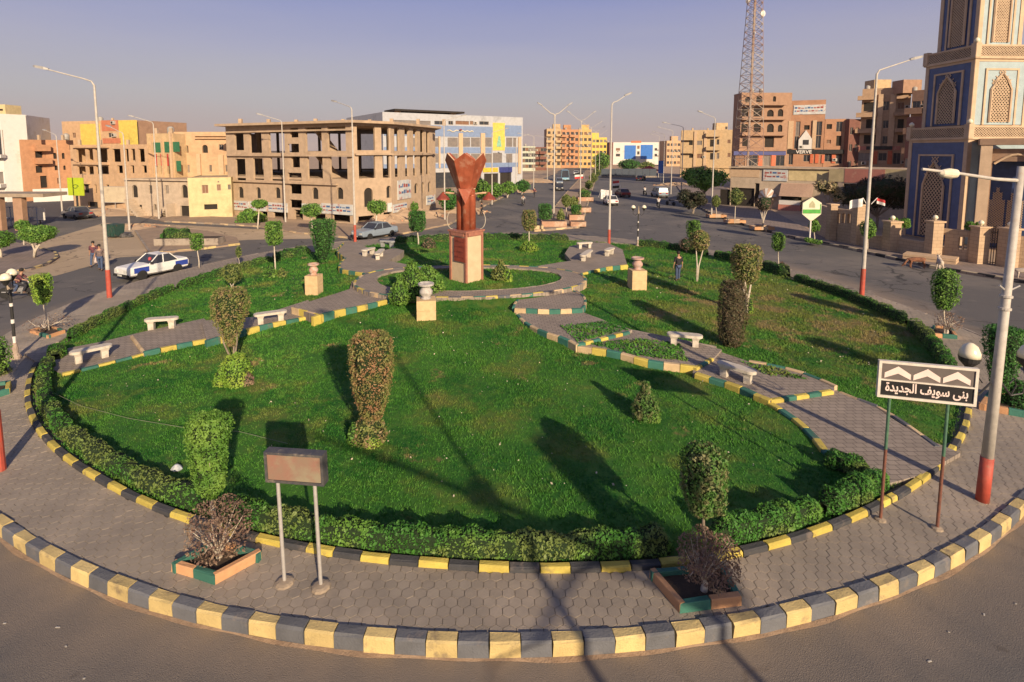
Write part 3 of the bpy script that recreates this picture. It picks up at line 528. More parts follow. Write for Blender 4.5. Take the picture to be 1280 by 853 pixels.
t = thing('conical_bush', 'small pointed bush, bronze above and green below, alone on the near lawn', 'bush', (4.31,15.05,0.3)); crown_mesh(SPIRE, 0, 1.05, .82, 2200, .055, LGB, core_g, 2, 1, 0, .12, 8).build('foliage', t); add_bush(t, 'shoots', (.18, -.12, 0), .5, .5, LG, 700, .05)
t = tree('small two-headed standard tree with thin pale stems on the left lawn', (-14.68,29.64,0.33,0.45,1.4,1.02,0.07), [(0, .5), (.3, 1), (.8, .95), (1, .6)], LO, 1100, .08, fork=3, tr=.03, lump=.2)
t = tree('slim bright green block-headed tree with a bush at its foot behind the left lawn', (-13.51,32.69,0.34,2.03,3.35,0.93,0.03), CYL, LG, 1500, .09, sq=3.5)
add_bush(t, 'foot_bush', (-.2, -.1, 0), .9, .75, LG, 500, .09); add_bush(t, 'foot_bush', (.45, -.1, 0), .6, .5, LO, 300, .09)
t = tree('broad dark green inverted-cone tree at the left end of the back hedge', (-11.89,36.67,0.3,0.22,2.98,1.75,0.1), CONE, LD, 3200, .09, sq=3, trunk=bark)
tree('small green clipped tree beside the road behind the taxi', (-19.77,35.64,0.3,1.24,2.2,0.74,-0.06), CYL, LG, 900, .09, sq=3.5, tr=.035)
tree('tiny sapling with a wisp of leaves behind the left hedge', (-17.22,35.9,0.3,0.6,1.36,0.43,-0.01), EGG, LO, 250, .08, tr=.02)
t = tree('cube-headed dark green tree left of the monument by the back hedge', (-6.4,44.34,0.3,1.2,2.72,1.38,-0.07), [(0, .7), (.15, .95), (.8, 1), (1, .9)], LD, 1900, .1, sq=4, tr=.06)
t = tree('egg-headed tree with bronze crown top right of the monument', (2.71,44.34,0.3,1.26,2.79,1.25,0.02), [(0, .6), (.2, .95), (.7, 1), (1, .8)], LBG, 1800, .1, sq=2.6, tr=.05)
tree('bright green narrow tree nearer the avenue behind the bronze twin-stem tree', (14.9,40.8,0.3,1.17,2.39,0.97,0.05), CYL, LG, 1100, .09, sq=4, tr=.04)
tree('bronze round tree with pale twin stems beside the man in black', (11.87,31.55,0.32,1.87,3.01,1.13,0.1), BALL, LBG, 1800, .085, fork=2, tr=.05, lump=.16)
t = tree('large bronze dome-headed tree on a forked pale trunk on the right lawn', (11.95,25.24,0.3,1.47,3.24,1.36,-0.15), [(0, .35), (.2, .85), (.6, 1), (.9, .95), (1, .8)], LBG, 3400, .075, fork=3, tr=.07)
add_bush(t, 'foot_shoots', (.1, 0, 0), .35, .8, LY, 300, .06)
tree('tall dark bronze column bush standing straight from the right lawn', (9.35,20.97,0.3,0.03,2.56,1.11,-0.01), [(0, .6), (.12, .85), (.5, 1), (.9, .95), (1, .7)], leafmat('leaf_holly', (.06, .09, .03), (.10, .075, .04), (.16, .11, .07), 8), 5200, .06, core=core_b, trunk=None, name='column_bush', cat='bush')
for o_, (T, lb) in enumerate([((17.83,33.74,0.3,1.48,2.55,0.8,-0.11), 'small bright green clipped tree in the gap of the right hedge'), ((18.91,22.3,0.3,1.14,2.71,0.97,-0.11), 'bright green egg-shaped tree in the planter near the goats'), ]):
    tree(lb, T, [(0, .5), (.2, .9), (.6, 1), (.9, .85), (1, .6)], LG, 2200 if o_ else 1100, .07, sq=2.5, tr=.035)
tree('dark green inverted-cone tree behind the leaning lamp post at the right edge', (15.34,15.95,0.3,0.43,2.36,1,0.03), CONE, LD, 4000, .055, sq=2.6, trunk=bark)
tree('slim bright green clipped tree in the planter by the left lantern', (-19.29,22.81,0.3,1.23,2.39,0.75,-0.16), [(0, .55), (.2, .8), (.9, 1), (1, .9)], LY, 1900, .07, sq=3, tr=.035)
tree('low clipped tree cut off by the left edge above the pavement', (-15.62,16.22,0.3,0.77,2.05,1.18,-0.07), BALL, LG, 1500, .07, tr=.04)
t = thing('round_bush', 'lime green ball bush behind the monument lawn', 'bush', (2.53,41.46,0.3)); add_bush(t, 'foliage', (0, 0, 0), 1.5, .75, LY, 900, .1)
t = thing('shrub', 'sprawling dark green shrub beside the near urn pedestal', 'bush', (-4.1,25.98,0.88)); add_bush(t, 'foliage', (.6, .9, 0), 1.9, 1.3, LG, 1800, .1); add_bush(t, 'foliage', (0, 0, 0), 1.9, 1.7, LG, 2200, .1, SPIRE); add_bush(t, 'foliage', (-.5, -.5, -.1), 1.1, 1.3, LG, 800, .1, SPIRE)
t = thing('shrub', 'loose olive shrub on the ring lawn right of the monument', 'bush', (0.27,29.45,0.92)); add_bush(t, 'foliage', (0, 0, 0), 1.1, 1.05, LO, 700, .11, SPIRE)
add_bush(t, 'foliage', (.35, -.3, 0), .6, .6, LY, 250, .1)
t = thing('dry_shrub', 'small reddish dry shrub under the cube-headed tree', 'bush', (-5.36,42.85,0.3)); add_bush(t, 'foliage', (0, 0, 0), 1.2, .8, LP, 350, .1)
# ---- hedges: leafy blocks along a line
def hedge(label, path, w=.55, h=.52, z=None, n=None, m=None, size=.05, group='clipped green hedges round the garden'):
    Q = resample(spline(path), .25); L = len(Q) * .25; x0, y0 = Q[len(Q) // 2]; z0 = float(hgt(x0, y0)) if z is None else z; n = int(n or L * 900)
    t = thing('hedge', label, 'hedge', (x0, y0, z0), 0, group); s = NR.uniform(0, len(Q) - 1.001, n); i = s.astype(int); f = s - i; D = Q[np.minimum(i + 1, len(Q) - 1)] - Q[i]; D /= np.linalg.norm(D, axis=1)[:, None]; C = Q[i] + (Q[i + 1] - Q[i]) * f[:, None]
    nrm = np.c_[-D[:, 1], D[:, 0]]; sd = NR.uniform(0, 1, n); wob = 1 + .10 * np.sin(s * 1.3 + x0) + .07 * np.sin(s * 3.1 + y0) + .05 * np.sin(s * .41)
    ed = np.minimum(1, .45 + 1.2 * np.minimum(s, len(Q) - 1 - s) * .25 / w)
    lat = np.where(sd < .4, NR.uniform(-1, 1, n), np.where(sd < .7, -1, 1) * (1 - np.abs(NR.normal(0, .08, n)))); hz = np.where(sd < .4, 1 - np.abs(NR.normal(0, .05, n)), NR.uniform(0, 1, n))
    hz2 = hz * np.sqrt(np.clip(1 - .35 * lat ** 4, 0, 1)); lt = lat * (1 - .15 * hz ** 3); Nn = np.c_[nrm * lat[:, None], np.where(sd < .4, 1.2, .2)]
    P = np.c_[C + nrm * (lt * w / 2 * wob * ed)[:, None] - [x0, y0], hz2 * h * wob * ed]
    for e in ():
        pass
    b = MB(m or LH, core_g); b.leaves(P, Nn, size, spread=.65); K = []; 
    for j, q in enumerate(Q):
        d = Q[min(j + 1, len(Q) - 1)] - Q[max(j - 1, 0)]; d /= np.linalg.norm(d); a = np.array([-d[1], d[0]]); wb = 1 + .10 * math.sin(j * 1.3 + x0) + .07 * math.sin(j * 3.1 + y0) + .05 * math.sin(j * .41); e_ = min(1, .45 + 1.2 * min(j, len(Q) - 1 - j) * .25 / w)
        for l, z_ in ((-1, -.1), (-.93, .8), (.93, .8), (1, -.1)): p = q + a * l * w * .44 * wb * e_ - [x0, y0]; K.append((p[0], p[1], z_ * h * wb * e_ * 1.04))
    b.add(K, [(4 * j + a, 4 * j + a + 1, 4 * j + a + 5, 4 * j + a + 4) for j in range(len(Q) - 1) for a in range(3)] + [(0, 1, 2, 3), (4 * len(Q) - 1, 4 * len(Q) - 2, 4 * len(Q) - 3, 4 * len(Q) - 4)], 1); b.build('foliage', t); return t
hedge('long front hedge running behind the blank billboard to the front right planter', polar(RI, -107.5, -80, -.32), .42, .41, n=10500, size=.055)
hedge('rough hedge along the left front kerb with patchy olive leaves', polar(RI, -148, -109, -.36), .40, .35, n=7500, size=.06)
hedge('round hedge clump at the left corner by the path entrance', polar(RI, -152, -149, -.5), .6, .5, n=1700)
hedge('first glossy hedge block right of the front right planter', polar(RI, -77.5, -69.5, -.32), .44, .46, n=4800)
hedge('second glossy hedge block running up to the town sign', polar(RI, -69, -62.5, -.32), .44, .46, n=4000)
hedge('low hedge tuft inside the kerb beside the right path entrance', [(8.11,12.75),(8.53,12.48),(8.79,12.15)], .5, .35, z=.36, n=1500)
hedge('curved hedge at the far right behind the town sign', polar(RI, -37, -19, -.35), .45, .52, n=6000)
hedge('hedge along the right side of the lawn below the tall lamp post', polar(RI, -17, 9, -.3), .42, .45, n=6000)
hedge('short hedge block beside the small tree on the right', polar(RI, 11, 19, -.3), .6, .6, n=2200, size=.06)
hedge('back hedge behind the man in black', polar(RI, 22, 32, -.2), .6, .55, n=2000, size=.07)
hedge('back hedge right of the double lantern', polar(RI, 34, 52, -.2), .6, .55, n=3200, size=.07)
hedge('straight back hedge behind the monument facing the avenue', polar(RI, 70, 100, -.3), .7, .55, n=4000, size=.08)
hedge('short back hedge left of the monument by the dark bench', polar(RI, 101, 118, -.2), .6, .5, n=1700, size=.08)
hedge('left back hedge beside the inverted-cone tree', polar(RI, 141, 151, -.2), .7, .6, n=2200, size=.075)
hedge('left hedge beside the road where the taxi passes', polar(RI, 152, 178, -.35), .42, .42, n=5500, size=.065)
hedge('left hedge from the red-footed lamp post to the path', polar(RI, 179, 203.5, -.3), .42, .40, n=7500, size=.055)
# ================= garden furniture =================
stone = mat('bench_concrete', (.58, .53, .45), (.48, .43, .36), .8, 5, bump=.3, c3=(.38, .33, .27), sc3=2.2)
def bench_root(label, loc, rz, L=1.5, m=stone, name='bench', h=.45, w=.42):
    t = thing(name, label, 'bench', loc, rz, 'white concrete benches along the garden paths'); n = 10
    out = [(L / 2 - w / 2 + w / 2 * math.cos(a), w / 2 * math.sin(a)) for a in np.linspace(-math.pi / 2, math.pi / 2, n)] + [(-L / 2 + w / 2 + w / 2 * math.cos(a), w / 2 * math.sin(a)) for a in np.linspace(math.pi / 2, 1.5 * math.pi, n)]
    MB(m).prism(out, h - .085, h).prism([(x * .97, y * .93) for x, y in out], h, h + .012).build('seat', t)
    for s in (-1, 1):
        b = MB(m); P = [(x * s_, y * s_, z) for z, s_ in ((-.03, .82), (h * .55, .85), (h - .085, 1.15)) for x, y in ((-.13, -.15), (.13, -.15), (.13, .15), (-.13, .15))]
        b.add(P, [(3, 2, 1, 0), (8, 9, 10, 11)] + [(4 * i + k, 4 * i + (k + 1) % 4, 4 * i + 4 + (k + 1) % 4, 4 * i + 4 + k) for i in range(2) for k in range(4)]); b.build('leg', t, (s * L * .3, 0, 0))
    return t
def B(label, a, b, z, **k):
    x, y = (a[0] + b[0]) / 2, (a[1] + b[1]) / 2; return bench_root(label, (x, y, z), math.atan2(b[1] - a[1], b[0] - a[0]), max(1.3, math.hypot(b[0] - a[0], b[1] - a[1])), **k)
B('white bench nearest the left path entrance, its ends rounded', (-15.29,19.02), (-14.53,19.79), .33)
B('white bench on the left lawn edge, second from the left entrance', (-14.98,22.56), (-13.7,22.88), .42)
B('white bench with an oval seat beside the bronze cone tree', (-10.46,22.84), (-9.26,23.51), .54)
B('white bench standing at the edge of the right lawn near the dark column bush', (6.63,20.52), (7.9,20.17), .53)
B('white bench at the step of the right path, seen at a slant', (7.57,17.79), (8.35,16.96), .46)
B('small bench by the lamp post at the back left, long side to the viewer', (-9.14,36.68), (-8.58,37.84), .8); B('short bench seen end-on behind the left path loop', (-7.86,35.31), (-7.89,37.25), .8)
B('grey shaded bench at the back left beside the low hedge', (-8.68,40.76), (-7.76,40.41), .8, m=mat('shaded_concrete', (.32, .33, .33), (.24, .25, .25), .85, 5))  # shade is put into this bench's greyer concrete colour
B('upper bench of the pair right of the back lawn', (6.12,40.29), (7.2,40.63), .7); B('lower bench of the pair right of the back lawn', (5.64,35.28), (6.6,37.48), .7); B('bench beside the red-footed lamp post at the avenue', (7.6,37.19), (8.35,38.37), .7)
def pedestal(label, loc, s, h, ph, rz, mu, ring=None):
    pm = mat('sand_stone_block', (.62, .45, .25), (.52, .37, .2), .85, 4, bump=.3); t = thing('urn_pedestal', label, 'pedestal', loc, rz)
    MB(pm).box(-s / 2, -s / 2, -.05, s / 2, s / 2, h * .47).build('lower_block', t); MB(pm).box(-s / 2, -s / 2, h * .49, s / 2, s / 2, h).box(-s / 2 + .02, -s / 2 + .02, h * .47, s / 2 - .02, s / 2 - .02, h * .49).build('upper_block', t)
    u = thing('urn', label.replace('pedestal', 'urn on the pedestal').replace('square ', '').replace('sandstone', 'clay'), 'urn', (loc[0], loc[1], loc[2] + h)); w = s * .36
    MB(mu).lathe([(w * .75, 0), (w * .8, ph * .06), (w * .55, ph * .14), (w * .95, ph * .32), (w * .98, ph * .5), (w * .62, ph * .72), (w * .58, ph * .8)], 20).build('body', u, smooth=True); MB(mu).lathe([(w * .58, ph * .8), (w * 1.18, ph * .86), (w * 1.2, ph * .97), (w * 1.0, ph), (w * .6, ph * .9)], 20).build('rim', u)
    return t
pedestal('square sandstone pedestal nearest the viewer in front of the monument', (-3.12,23.74,0.58), .84, 0.86, 1.58 - 0.86, R(8), mat('urn_grey', (.5, .47, .44), (.32, .3, .28), .7, 6))
pedestal('square sandstone pedestal on the left lawn', (-9.52,27.9,0.57), .68, 0.99, 1.6 - 0.99, R(-6), mat('urn_clay', (.5, .42, .34), (.42, .2, .13), .7, 5))
pedestal('square sandstone pedestal on the right lawn left of the man in black', (7.67,29.03,0.53), .8, 1.07, 1.74 - 1.07, R(5), mat('urn_red', (.48, .27, .2), (.36, .3, .28), .7, 6))
# ---- monument: sandstone block, pair of copper columns, faceted copper tulip
cop = mat('red_copper', (.38, .10, .052), (.28, .07, .036), .42, 2.5, bump=.08, c3=(.40, .17, .11), sc3=2.1, t3=.53, metal=.15); copd = mat('dark_copper', (.28, .06, .035), (.2, .045, .03), .5, 4, metal=.15)
ped = mat('monument_stone', (.60, .46, .30), (.52, .39, .25), .8, 2, bump=.2); pink = mat('pink_granite', (.36, .15, .10), (.27, .11, .08), .6, 6); gold = mat('pale_rim', (.65, .42, .26), rough=.5)
mz = (-1.63,29.45,0.92); M_ = thing('monument', 'red copper tulip monument on a tall sandstone block in the garden centre', 'monument', mz, R(47)); s = .60; hb = 2.72
MB(ped).box(-s, -s, -.1, s, s, hb).build('block', M_)
b = MB(pink)
for i in (-1, 1):
    for j in (-1, 1): b.cbox((i * s, j * s, hb / 2), (.12, .12, hb + .02))
for i in (-1, 1): b.cbox((i * (s + .004), 0, hb - .09), (.19, 2 * s - .2, .2)); b.cbox((0, i * (s + .004), hb - .09), (2 * s - .2, .19, .2)); 
b.box(-s - .12, -s - .12, hb, s + .12, s + .12, hb + .1); b.build('granite_trim', M_)
pl = MB(copd).box(-s - .11, -.62, 1.15, -s - .055, .22, 2.45).build('plaque', M_)
q = MB(mat('plaque_letter', (.16, .03, .02), rough=.6))
for r_ in range(4):
    x = -.54
    while x < .10: wl = rnd.uniform(.06, .18); q.box(-s - .122, x, 2.2 - r_ * .28, -s - .11, x + wl, 2.2 - r_ * .28 + rnd.choice([.05, .08, .11])); x += wl + .04
tag(q.build('lettering', pl), kind='stuff')
for i, (cx_, cy_) in enumerate([(-.2, -.2), (.2, -.2), (.2, .2), (-.2, .2)]): MB(cop).lathe([(.215, 0), (.215, 1.85), (.225, 1.9)], 18, (cx_ * 1.1, cy_ * 1.1, hb + .1)).build('column', M_, smooth=True)
MB(cop, gold).lathe([(.3, 1.95), (.48, 2.0), (.52, 2.22), (.46, 2.3)], 6, (0, 0, hb), 0).lathe([(.53, 2.3), (.53, 2.35)], 6, (0, 0, hb), 1).build('collar', M_)
for k in range(6):                                # six pointed petals, folded along their middle
    a0, a1, am = [R(60 * k + d + 13) for d in (0, 60, 30)]; z0, z1 = hb + 2.3, hb + 3.85
    P = [(.50 * math.cos(a0), .50 * math.sin(a0), z0), (.50 * math.cos(a1), .50 * math.sin(a1), z0), (1.12 * math.cos(a0), 1.12 * math.sin(a0), z1), (1.12 * math.cos(a1), 1.12 * math.sin(a1), z1), (1.12 * math.cos(am), 1.12 * math.sin(am), z1 + .40), (.47 * math.cos(am), .47 * math.sin(am), z0)]
    I = [(p[0] * .93, p[1] * .93, p[2] + (.02 if i > 1 else 0)) for i, p in enumerate(P)]
    MB(cop, gold).add(P + I, [(0, 5, 4, 2), (5, 1, 3, 4), (8, 10, 11, 6), (10, 9, 7, 11)]).add([P[2], P[4], P[3], I[3], I[4], I[2]], [(0, 5, 4, 1), (1, 4, 3, 2)], 1).build('petal', M_)
MB(cop, gold).add([(-.36, -.75, hb + 2.35), (.36, -.75, hb + 2.35), (0, -.8, hb + 1.55)] + [(-.36, -.55, hb + 2.35), (.36, -.55, hb + 2.35), (0, -.5, hb + 1.55)], [(0, 2, 1), (3, 4, 5), (0, 1, 4, 3), (1, 2, 5, 4), (2, 0, 3, 5)]).build('pennant', M_, rz=R(-47))
for s_ in (-1, 1): MB(gold, cop).tube([(s_ * .5, 0, hb + 2.05), (s_ * 1.1, 0, hb + 2.1)], .05, 6).build('arm', M_, rz=R(-47)); MB(mat('wire', (.6, .55, .45))).tube([(s_ * (.75 + .3 * math.sin(t_)), .1, hb + .1 + 1.0 * (1 - math.cos(t_)) / 2 * 1.) for t_ in np.linspace(0, 2.6, 8)], .018, 5).build('wire_loop', M_, rz=R(-47))
for u in ((-1, 'left'), (1, 'right')):
    t = thing('copper_lamp', 'small red conical lamp floating on the %s side of the monument column' % u[1], 'lamp', (mz[0] + u[0] * 1.25, mz[1], mz[2] + hb + 1.72)); MB(copd).lathe([(.37, 0), (.36, .07), (.2, .24), (.02, .42)], 14).build('shade', t); MB(copd).tube([(0, 0, .4), (-u[0] * .35, 0, .42)], .02, 5).build('bracket', t)
# ---- planter boxes with dry shrubs
def planter(label, poly, z, h=.2, w=.12, mats=None, group='painted brick planters on the island pavement', st=.62):
    x0 = sum(p[0] for p in poly) / len(poly); y0 = sum(p[1] for p in poly) / len(poly); t = thing('planter', label, 'planter', (x0, y0, z), 0, group); n = len(poly); c = 0
    mats = mats or [k_org, k_grn]; q = [(p[0] - x0, p[1] - y0) for p in poly]; ms = {}
    for i in range(n):
        a = np.array(q[i]); b = np.array(q[(i + 1) % n]); L = np.hypot(*(b - a)); k = max(1, round(L / st)); d = (b - a) / L; ang = math.atan2(d[1], d[0])
        for j in range(k):
            m = mats[c % len(mats)]; c += 1; key = (round(L / k, 2), m.name); ms.setdefault(key, stone_mesh(L / k * .99, w, h, m, .015)); p = a + d * L * (j + .5) / k; link('edging_stone', ms[key], t, (p[0], p[1], 0), ang)
    MB(soil_bed).prism([(x * .93, y * .93) for x, y in q], -.02, h * .45).build('soil', t); return t
k_org = worn('brick_orange', (.56, .30, .15), .62)
def ccw(P):
    P = [tuple(p) for p in P]; A_ = sum(P[i][0] * P[(i + 1) % len(P)][1] - P[(i + 1) % len(P)][0] * P[i][1] for i in range(len(P))); return P if A_ > 0 else P[::-1]
def dryshrub(label, T, m=LP, n=2700, size=.052, trunkm=bark_w, low=.3):
    x, y, z, h0, h1, w, du = T; t = thing('dry_shrub', label, 'shrub', (x, y, z)); SEED[0] += 1
    rs = np.random.default_rng(SEED[0]); th = rs.uniform(0, 6.283, n); u = rs.uniform(0, 1, n) ** .6; zz = h0 + (h1 - h0) * (.5 + .5 * np.sin(rs.uniform(-1.4, 1.5, n)) * np.sqrt(1 - u * u * .8)); P = np.c_[du + u * w / 2 * np.cos(th), u * w / 2 * np.sin(th), zz + .05 * np.sin(5 * th)]
    MB(m).leaves(P, P - [0, 0, h0], size, spread=1.4, asp=.45).build('crown', t); b = MB(trunkm)
    b.tube([(0, 0, -.05), (.02, 0, h0 * .6), (0, .02, h0 * 1.1)], [.07, .055, .05], 8)
    for k in range(16): a = k * 2.4; q = w * .46 * (.5 + .5 * rnd.random()); b.tube([(0, 0, h0 * .85), (q * .5 * math.cos(a), q * .5 * math.sin(a), h0 + (h1 - h0) * .35), (du + q * math.cos(a), q * math.sin(a), h0 + (h1 - h0) * rnd.uniform(.25, .9))], [.022, .012, .005], 5)
    b.build('trunk', t); return t
PZ2 = PZ
planter('diamond planter of orange and green bricks at the front left of the pavement', ccw([(-6.01,9.35),(-5.04,9.03),(-4.46,9.65),(-5.54,9.99)]), PZ, .18, .11)
dryshrub('purple-brown dry shrub in the front left planter', (-5.27,9.61,0.3,0.1,1.1,1.18,0.03))
planter('square planter of green and orange bricks at the front right of the pavement', ccw([(2.8,9.21),(3.09,8.42),(4.21,8.59),(4.23,9.39)]), PZ, .18, .11)
dryshrub('purple dry shrub with a pale forked trunk in the front right planter', (3.64,8.82,0.3,0.27,1.02,1.06,0.07))
planter('small planter of orange and green bricks in the right-hand pavement below the tree', ccw([(18.07,22.11),(19.06,21.81),(19.77,22.94),(19.11,23.16)]), PZ, .18, .1)
dryshrub('small dark dry shrub beside the egg-shaped tree', (19.01,22.3,0.3,0.21,0.93,1.01,0.05), n=500, size=.07)
planter('planter corner with green and orange bricks at the right edge by the lamp post', ccw([(14.54,15.69),(15.68,15),(17.13,16.45),(15.72,16.68)]), PZ, .2, .12)
t = thing('round_bush', 'dark green bush in the planter at the right edge', 'bush', (15.86,15.85) + (.3,)); add_bush(t, 'foliage', (0, 0, 0), .95, .75, LD, 1100, .06)
planter('small low planter of pale bricks at the foot of the tree by the left lantern', ccw([(-19.95,22.62),(-18.58,21.91),(-18.41,22.62),(-19.87,23.49)]), PZ, .14, .1)
dryshrub('sprawling leafless shrub in the planter by the left lantern', (-19.55,22.92,0.3,0,0.57,1.7,0.15), n=420, size=.06)
planter('planter end of green and yellow bricks at the left edge of the pavement', ccw([(-15.95,16.01),(-15.57,16.74),(-16.06,17.35),(-16.93,17.04)]), PZ, .2, .12, [k_grn, k_yel2])
t = thing('dry_shrub', 'small dry shrub at the left edge below the lantern', 'shrub', (-17.41,18.29) + (.25,)); add_bush(t, 'foliage', (0, 0, 0), .8, .5, LO, 500, .07)
tree('small red-brown shrub behind the man in black', (14.48,40.8,0.3,0.24,1.1,1.21,-0.02), BALL, LP, 400, .08, name='dry_shrub', cat='shrub', trunk=bark); tree('little brown dry shrub beside the small tree on the right', (18.2,33.97,0.3,-0.05,0.67,0.71,-0.07), BALL, LP, 300, .07, name='dry_shrub', cat='shrub', trunk=bark)

# ================= signs, lamps =================
steel = mat('galvanised_steel', (.50, .48, .46), (.42, .40, .38), .5, 12, bump=.1, metal=.35); lampgrey = mat('lamp_paint', (.50, .46, .41), (.40, .37, .33), .6, 8, bump=.1, c3=(.42, .34, .27), sc3=2.5, t3=.6)
redp = mat('red_paint', (.45, .075, .045), (.34, .06, .04), .6, 5, bump=.2, c3=(.30, .12, .08), sc3=4); rust = mat('rusty_pole', (.20, .075, .045), (.13, .055, .04), .7, 10, bump=.2); greenp = mat('green_pole', (.075, .17, .10), (.05, .12, .08), .6, 9)
black = mat('black_metal', (.018, .018, .02), (.03, .028, .026), .5, 8); white = mat('white_paint', (.74, .71, .66), (.62, .58, .53), .6, 4, bump=.1); glassw = mat('opal_glass', (.78, .72, .56), (.7, .63, .46), .25, 3, bump=0)
conc = mat('concrete', (.34, .27, .2), (.27, .215, .16), .92, 2.5, bump=.35, bsc=25, c3=(.22, .175, .135), sc3=.9)
# town name sign
pa_, pb_ = (8.11,10.76), (9.09,10.49); L = math.hypot(pb_[0] - pa_[0], pb_[1] - pa_[1]); az = math.atan2(pb_[1] - pa_[1], pb_[0] - pa_[0]); hz_ = 2.82
sg = thing('town_sign', 'black and white town name sign with three chevrons on two red and green poles', 'sign', (*pa_, .25), az)
for x in (0, L):
    p = MB(rust, greenp).tube([(x, 0, -.02), (x, 0, hz_ * .56)], .03, 10).tube([(x, 0, hz_ * .56), (x, 0, hz_ + .3)], .03, 10, 1).build('pole', sg); MB(conc).lathe([(.11, 0), (.1, .03), (.04, .05)], 9, (x, 0, 0)).build('footing', p)
Wd, Hd, x0 = 1.64, .70, -.24; z0 = hz_ - .06
fr = mat('sign_frame', (.66, .62, .55), (.55, .5, .44), .5, 6); blk = mat('sign_black', (.012, .012, .014), rough=.45, bump=0); gry = mat('sign_grey', (.14, .115, .105), (.10, .085, .08), .5, 3, bump=0); wh = mat('sign_white', (.76, .62, .56), (.66, .54, .5), .5, 3, bump=0)
bd = MB(blk).box(x0, -.10, z0, x0 + Wd, -.05, z0 + .34).build('name_board', sg); MB(gry).box(x0, -.10, z0 + .34, x0 + Wd, -.05, z0 + Hd).build('chevron_board', sg)
f = MB(fr)
for a, b_, c, d in ((-.03, -.03, Wd + .03, .02), (-.03, Hd - .01, Wd + .03, Hd + .04), (-.03, .02, .02, Hd - .01), (Wd - .02, .02, Wd + .03, Hd - .01), (.02, .33, Wd - .02, .36)): f.box(x0 + a, -.125, z0 + b_, x0 + c, -.04, z0 + d)
f.build('frame', sg)
for k in range(3):
    cx = x0 + .08 + k * .505; c = MB(wh); zc = z0 + .385; P = [(0, .0), (.235, .11), (.46, .0), (.46, .11), (.235, .26), (0, .11)]; Q = [(cx + p[0], zc + p[1]) for p in P]
    c.add([(x, -.108, z) for x, z in Q], [(0, 1, 4, 5), (1, 2, 3, 4)]); c.build('chevron', sg)
text('lettering', arabic('بنى سويف الجديدة'), 1.42, wh, sg, (x0 + Wd / 2, -.104, z0 + .18), depth=.004, bold=.022, height=.26)
# blank billboard on two legs
pa_, pb_ = (-3.81,9.08), (-3.12,8.97); az = math.atan2(pb_[1] - pa_[1], pb_[0] - pa_[0]); L = math.hypot(pb_[0] - pa_[0], pb_[1] - pa_[1]); hz_ = 1.94
sg = thing('billboard', 'faded blank lightbox sign with dark frame on two tall grey poles', 'sign', (*pa_, .25), az)
for x in (0, L):
    p = MB(steel).tube([(x, 0, -.02), (x, 0, hz_ + .1)], .033, 12).build('pole', sg); MB(conc).lathe([(.17, -.01), (.16, .03), (.12, .05), (.04, .06)], 11, (x, 0, 0)).build('footing', p)
sg.rotation_euler[1] = -R(1.5); cx = L / 2; frd = mat('lightbox_frame', (.05, .052, .065), (.09, .085, .08), .5, 9, c3=(.2, .17, .14), sc3=4)
f = MB(frd); w2, h2 = .55, .56
f.box(cx - w2, -.06, hz_, cx + w2, .12, hz_ + .045).box(cx - w2, -.06, hz_ + h2 - .045, cx + w2, .12, hz_ + h2).box(cx - w2, -.06, hz_ + .045, cx - w2 + .045, .12, hz_ + h2 - .045).box(cx + w2 - .045, -.06, hz_ + .045, cx + w2, .12, hz_ + h2 - .045); f.build('frame', sg)
MB(mat('faded_print', (.22, .17, .12), (.27, .135, .10), .6, 1.5, bump=0, c3=(.26, .22, .15), sc3=1.3, t3=.5)).box(cx - w2 + .045, -.035, hz_ + .045, cx + w2 - .045, .09, hz_ + h2 - .045).build('panel', sg)
# street lamps
def head(b, p, d, L=.7, mi=0):
    d = Vector(d).normalized(); s_ = Vector((-d.y, d.x, 0)); P = []; up = Vector((0, 0, 1)); p = Vector(p)
    for t_, w_, h_ in ((0, .05, .04), (.25, .13, .07), (.8, .15, .06), (1, .07, .03)):
        for i, j in ((-1, -1), (1, -1), (1, 1), (-1, 1)): P.append(p + d * t_ * L + s_ * w_ * i + up * h_ * j)
    b.add(P, [(0, 1, 2, 3), (15, 14, 13, 12)] + [(4 * i + k, 4 * i + 4 + k, 4 * i + 4 + (k + 1) % 4, 4 * i + (k + 1) % 4) for i in range(3) for k in range(4)], mi)
def lamp(label, loc, h, arms, r=.08, red=1.5, group='tall grey street lamps', base=.10, al=2.2, ah=.5, zz=0.):
    t = thing('street_lamp', label, 'street lamp', (*loc, zz), 0, group)
    MB(lampgrey).tube([(0, 0, red if red else 0), (0, 0, h - .25)], [base if red else base, r * .62], 12, cap=True).build('pole', t, smooth=False)
    if red: MB(redp).tube([(0, 0, -.02), (0, 0, red)], [base * 1.25, base * 1.15], 12).build('red_foot', t)
    for (ax, ay) in arms:
        n = math.hypot(ax, ay); dx, dy = ax / n, ay / n
        MB(lampgrey).tube([(0, 0, h - .3), (dx * .12, dy * .12, h - .08), (dx * .5, dy * .5, h + .05), (dx * al, dy * al, h + ah)], [r * .6, r * .5, r * .42, r * .34], 8).build('arm', t)
        b = MB(mat('lamp_head', (.34, .33, .32), (.26, .25, .24), .4, 5)); head(b, (dx * (al - .1), dy * (al - .1), h + ah), (dx, dy, ah / al * .9)); b.build('lamp_head', t)
    return t
GL = 'tall grey street lamps'
lamp('tall lamp post with a red foot standing beside the left hedge', (-20.53,28.27), 11.36, [(-1, -.1)], zz=.25)
lamp('tall lamp post with a red foot behind the back left bench', (-12.08,46.12), 11.51, [(-1, .8)], zz=.2, al=2.2)
lamp('tall lamp post with a red foot right of the monument at the avenue mouth', (9.12,43.41), 11.67, [(1, .3)], zz=.2, al=1.2)
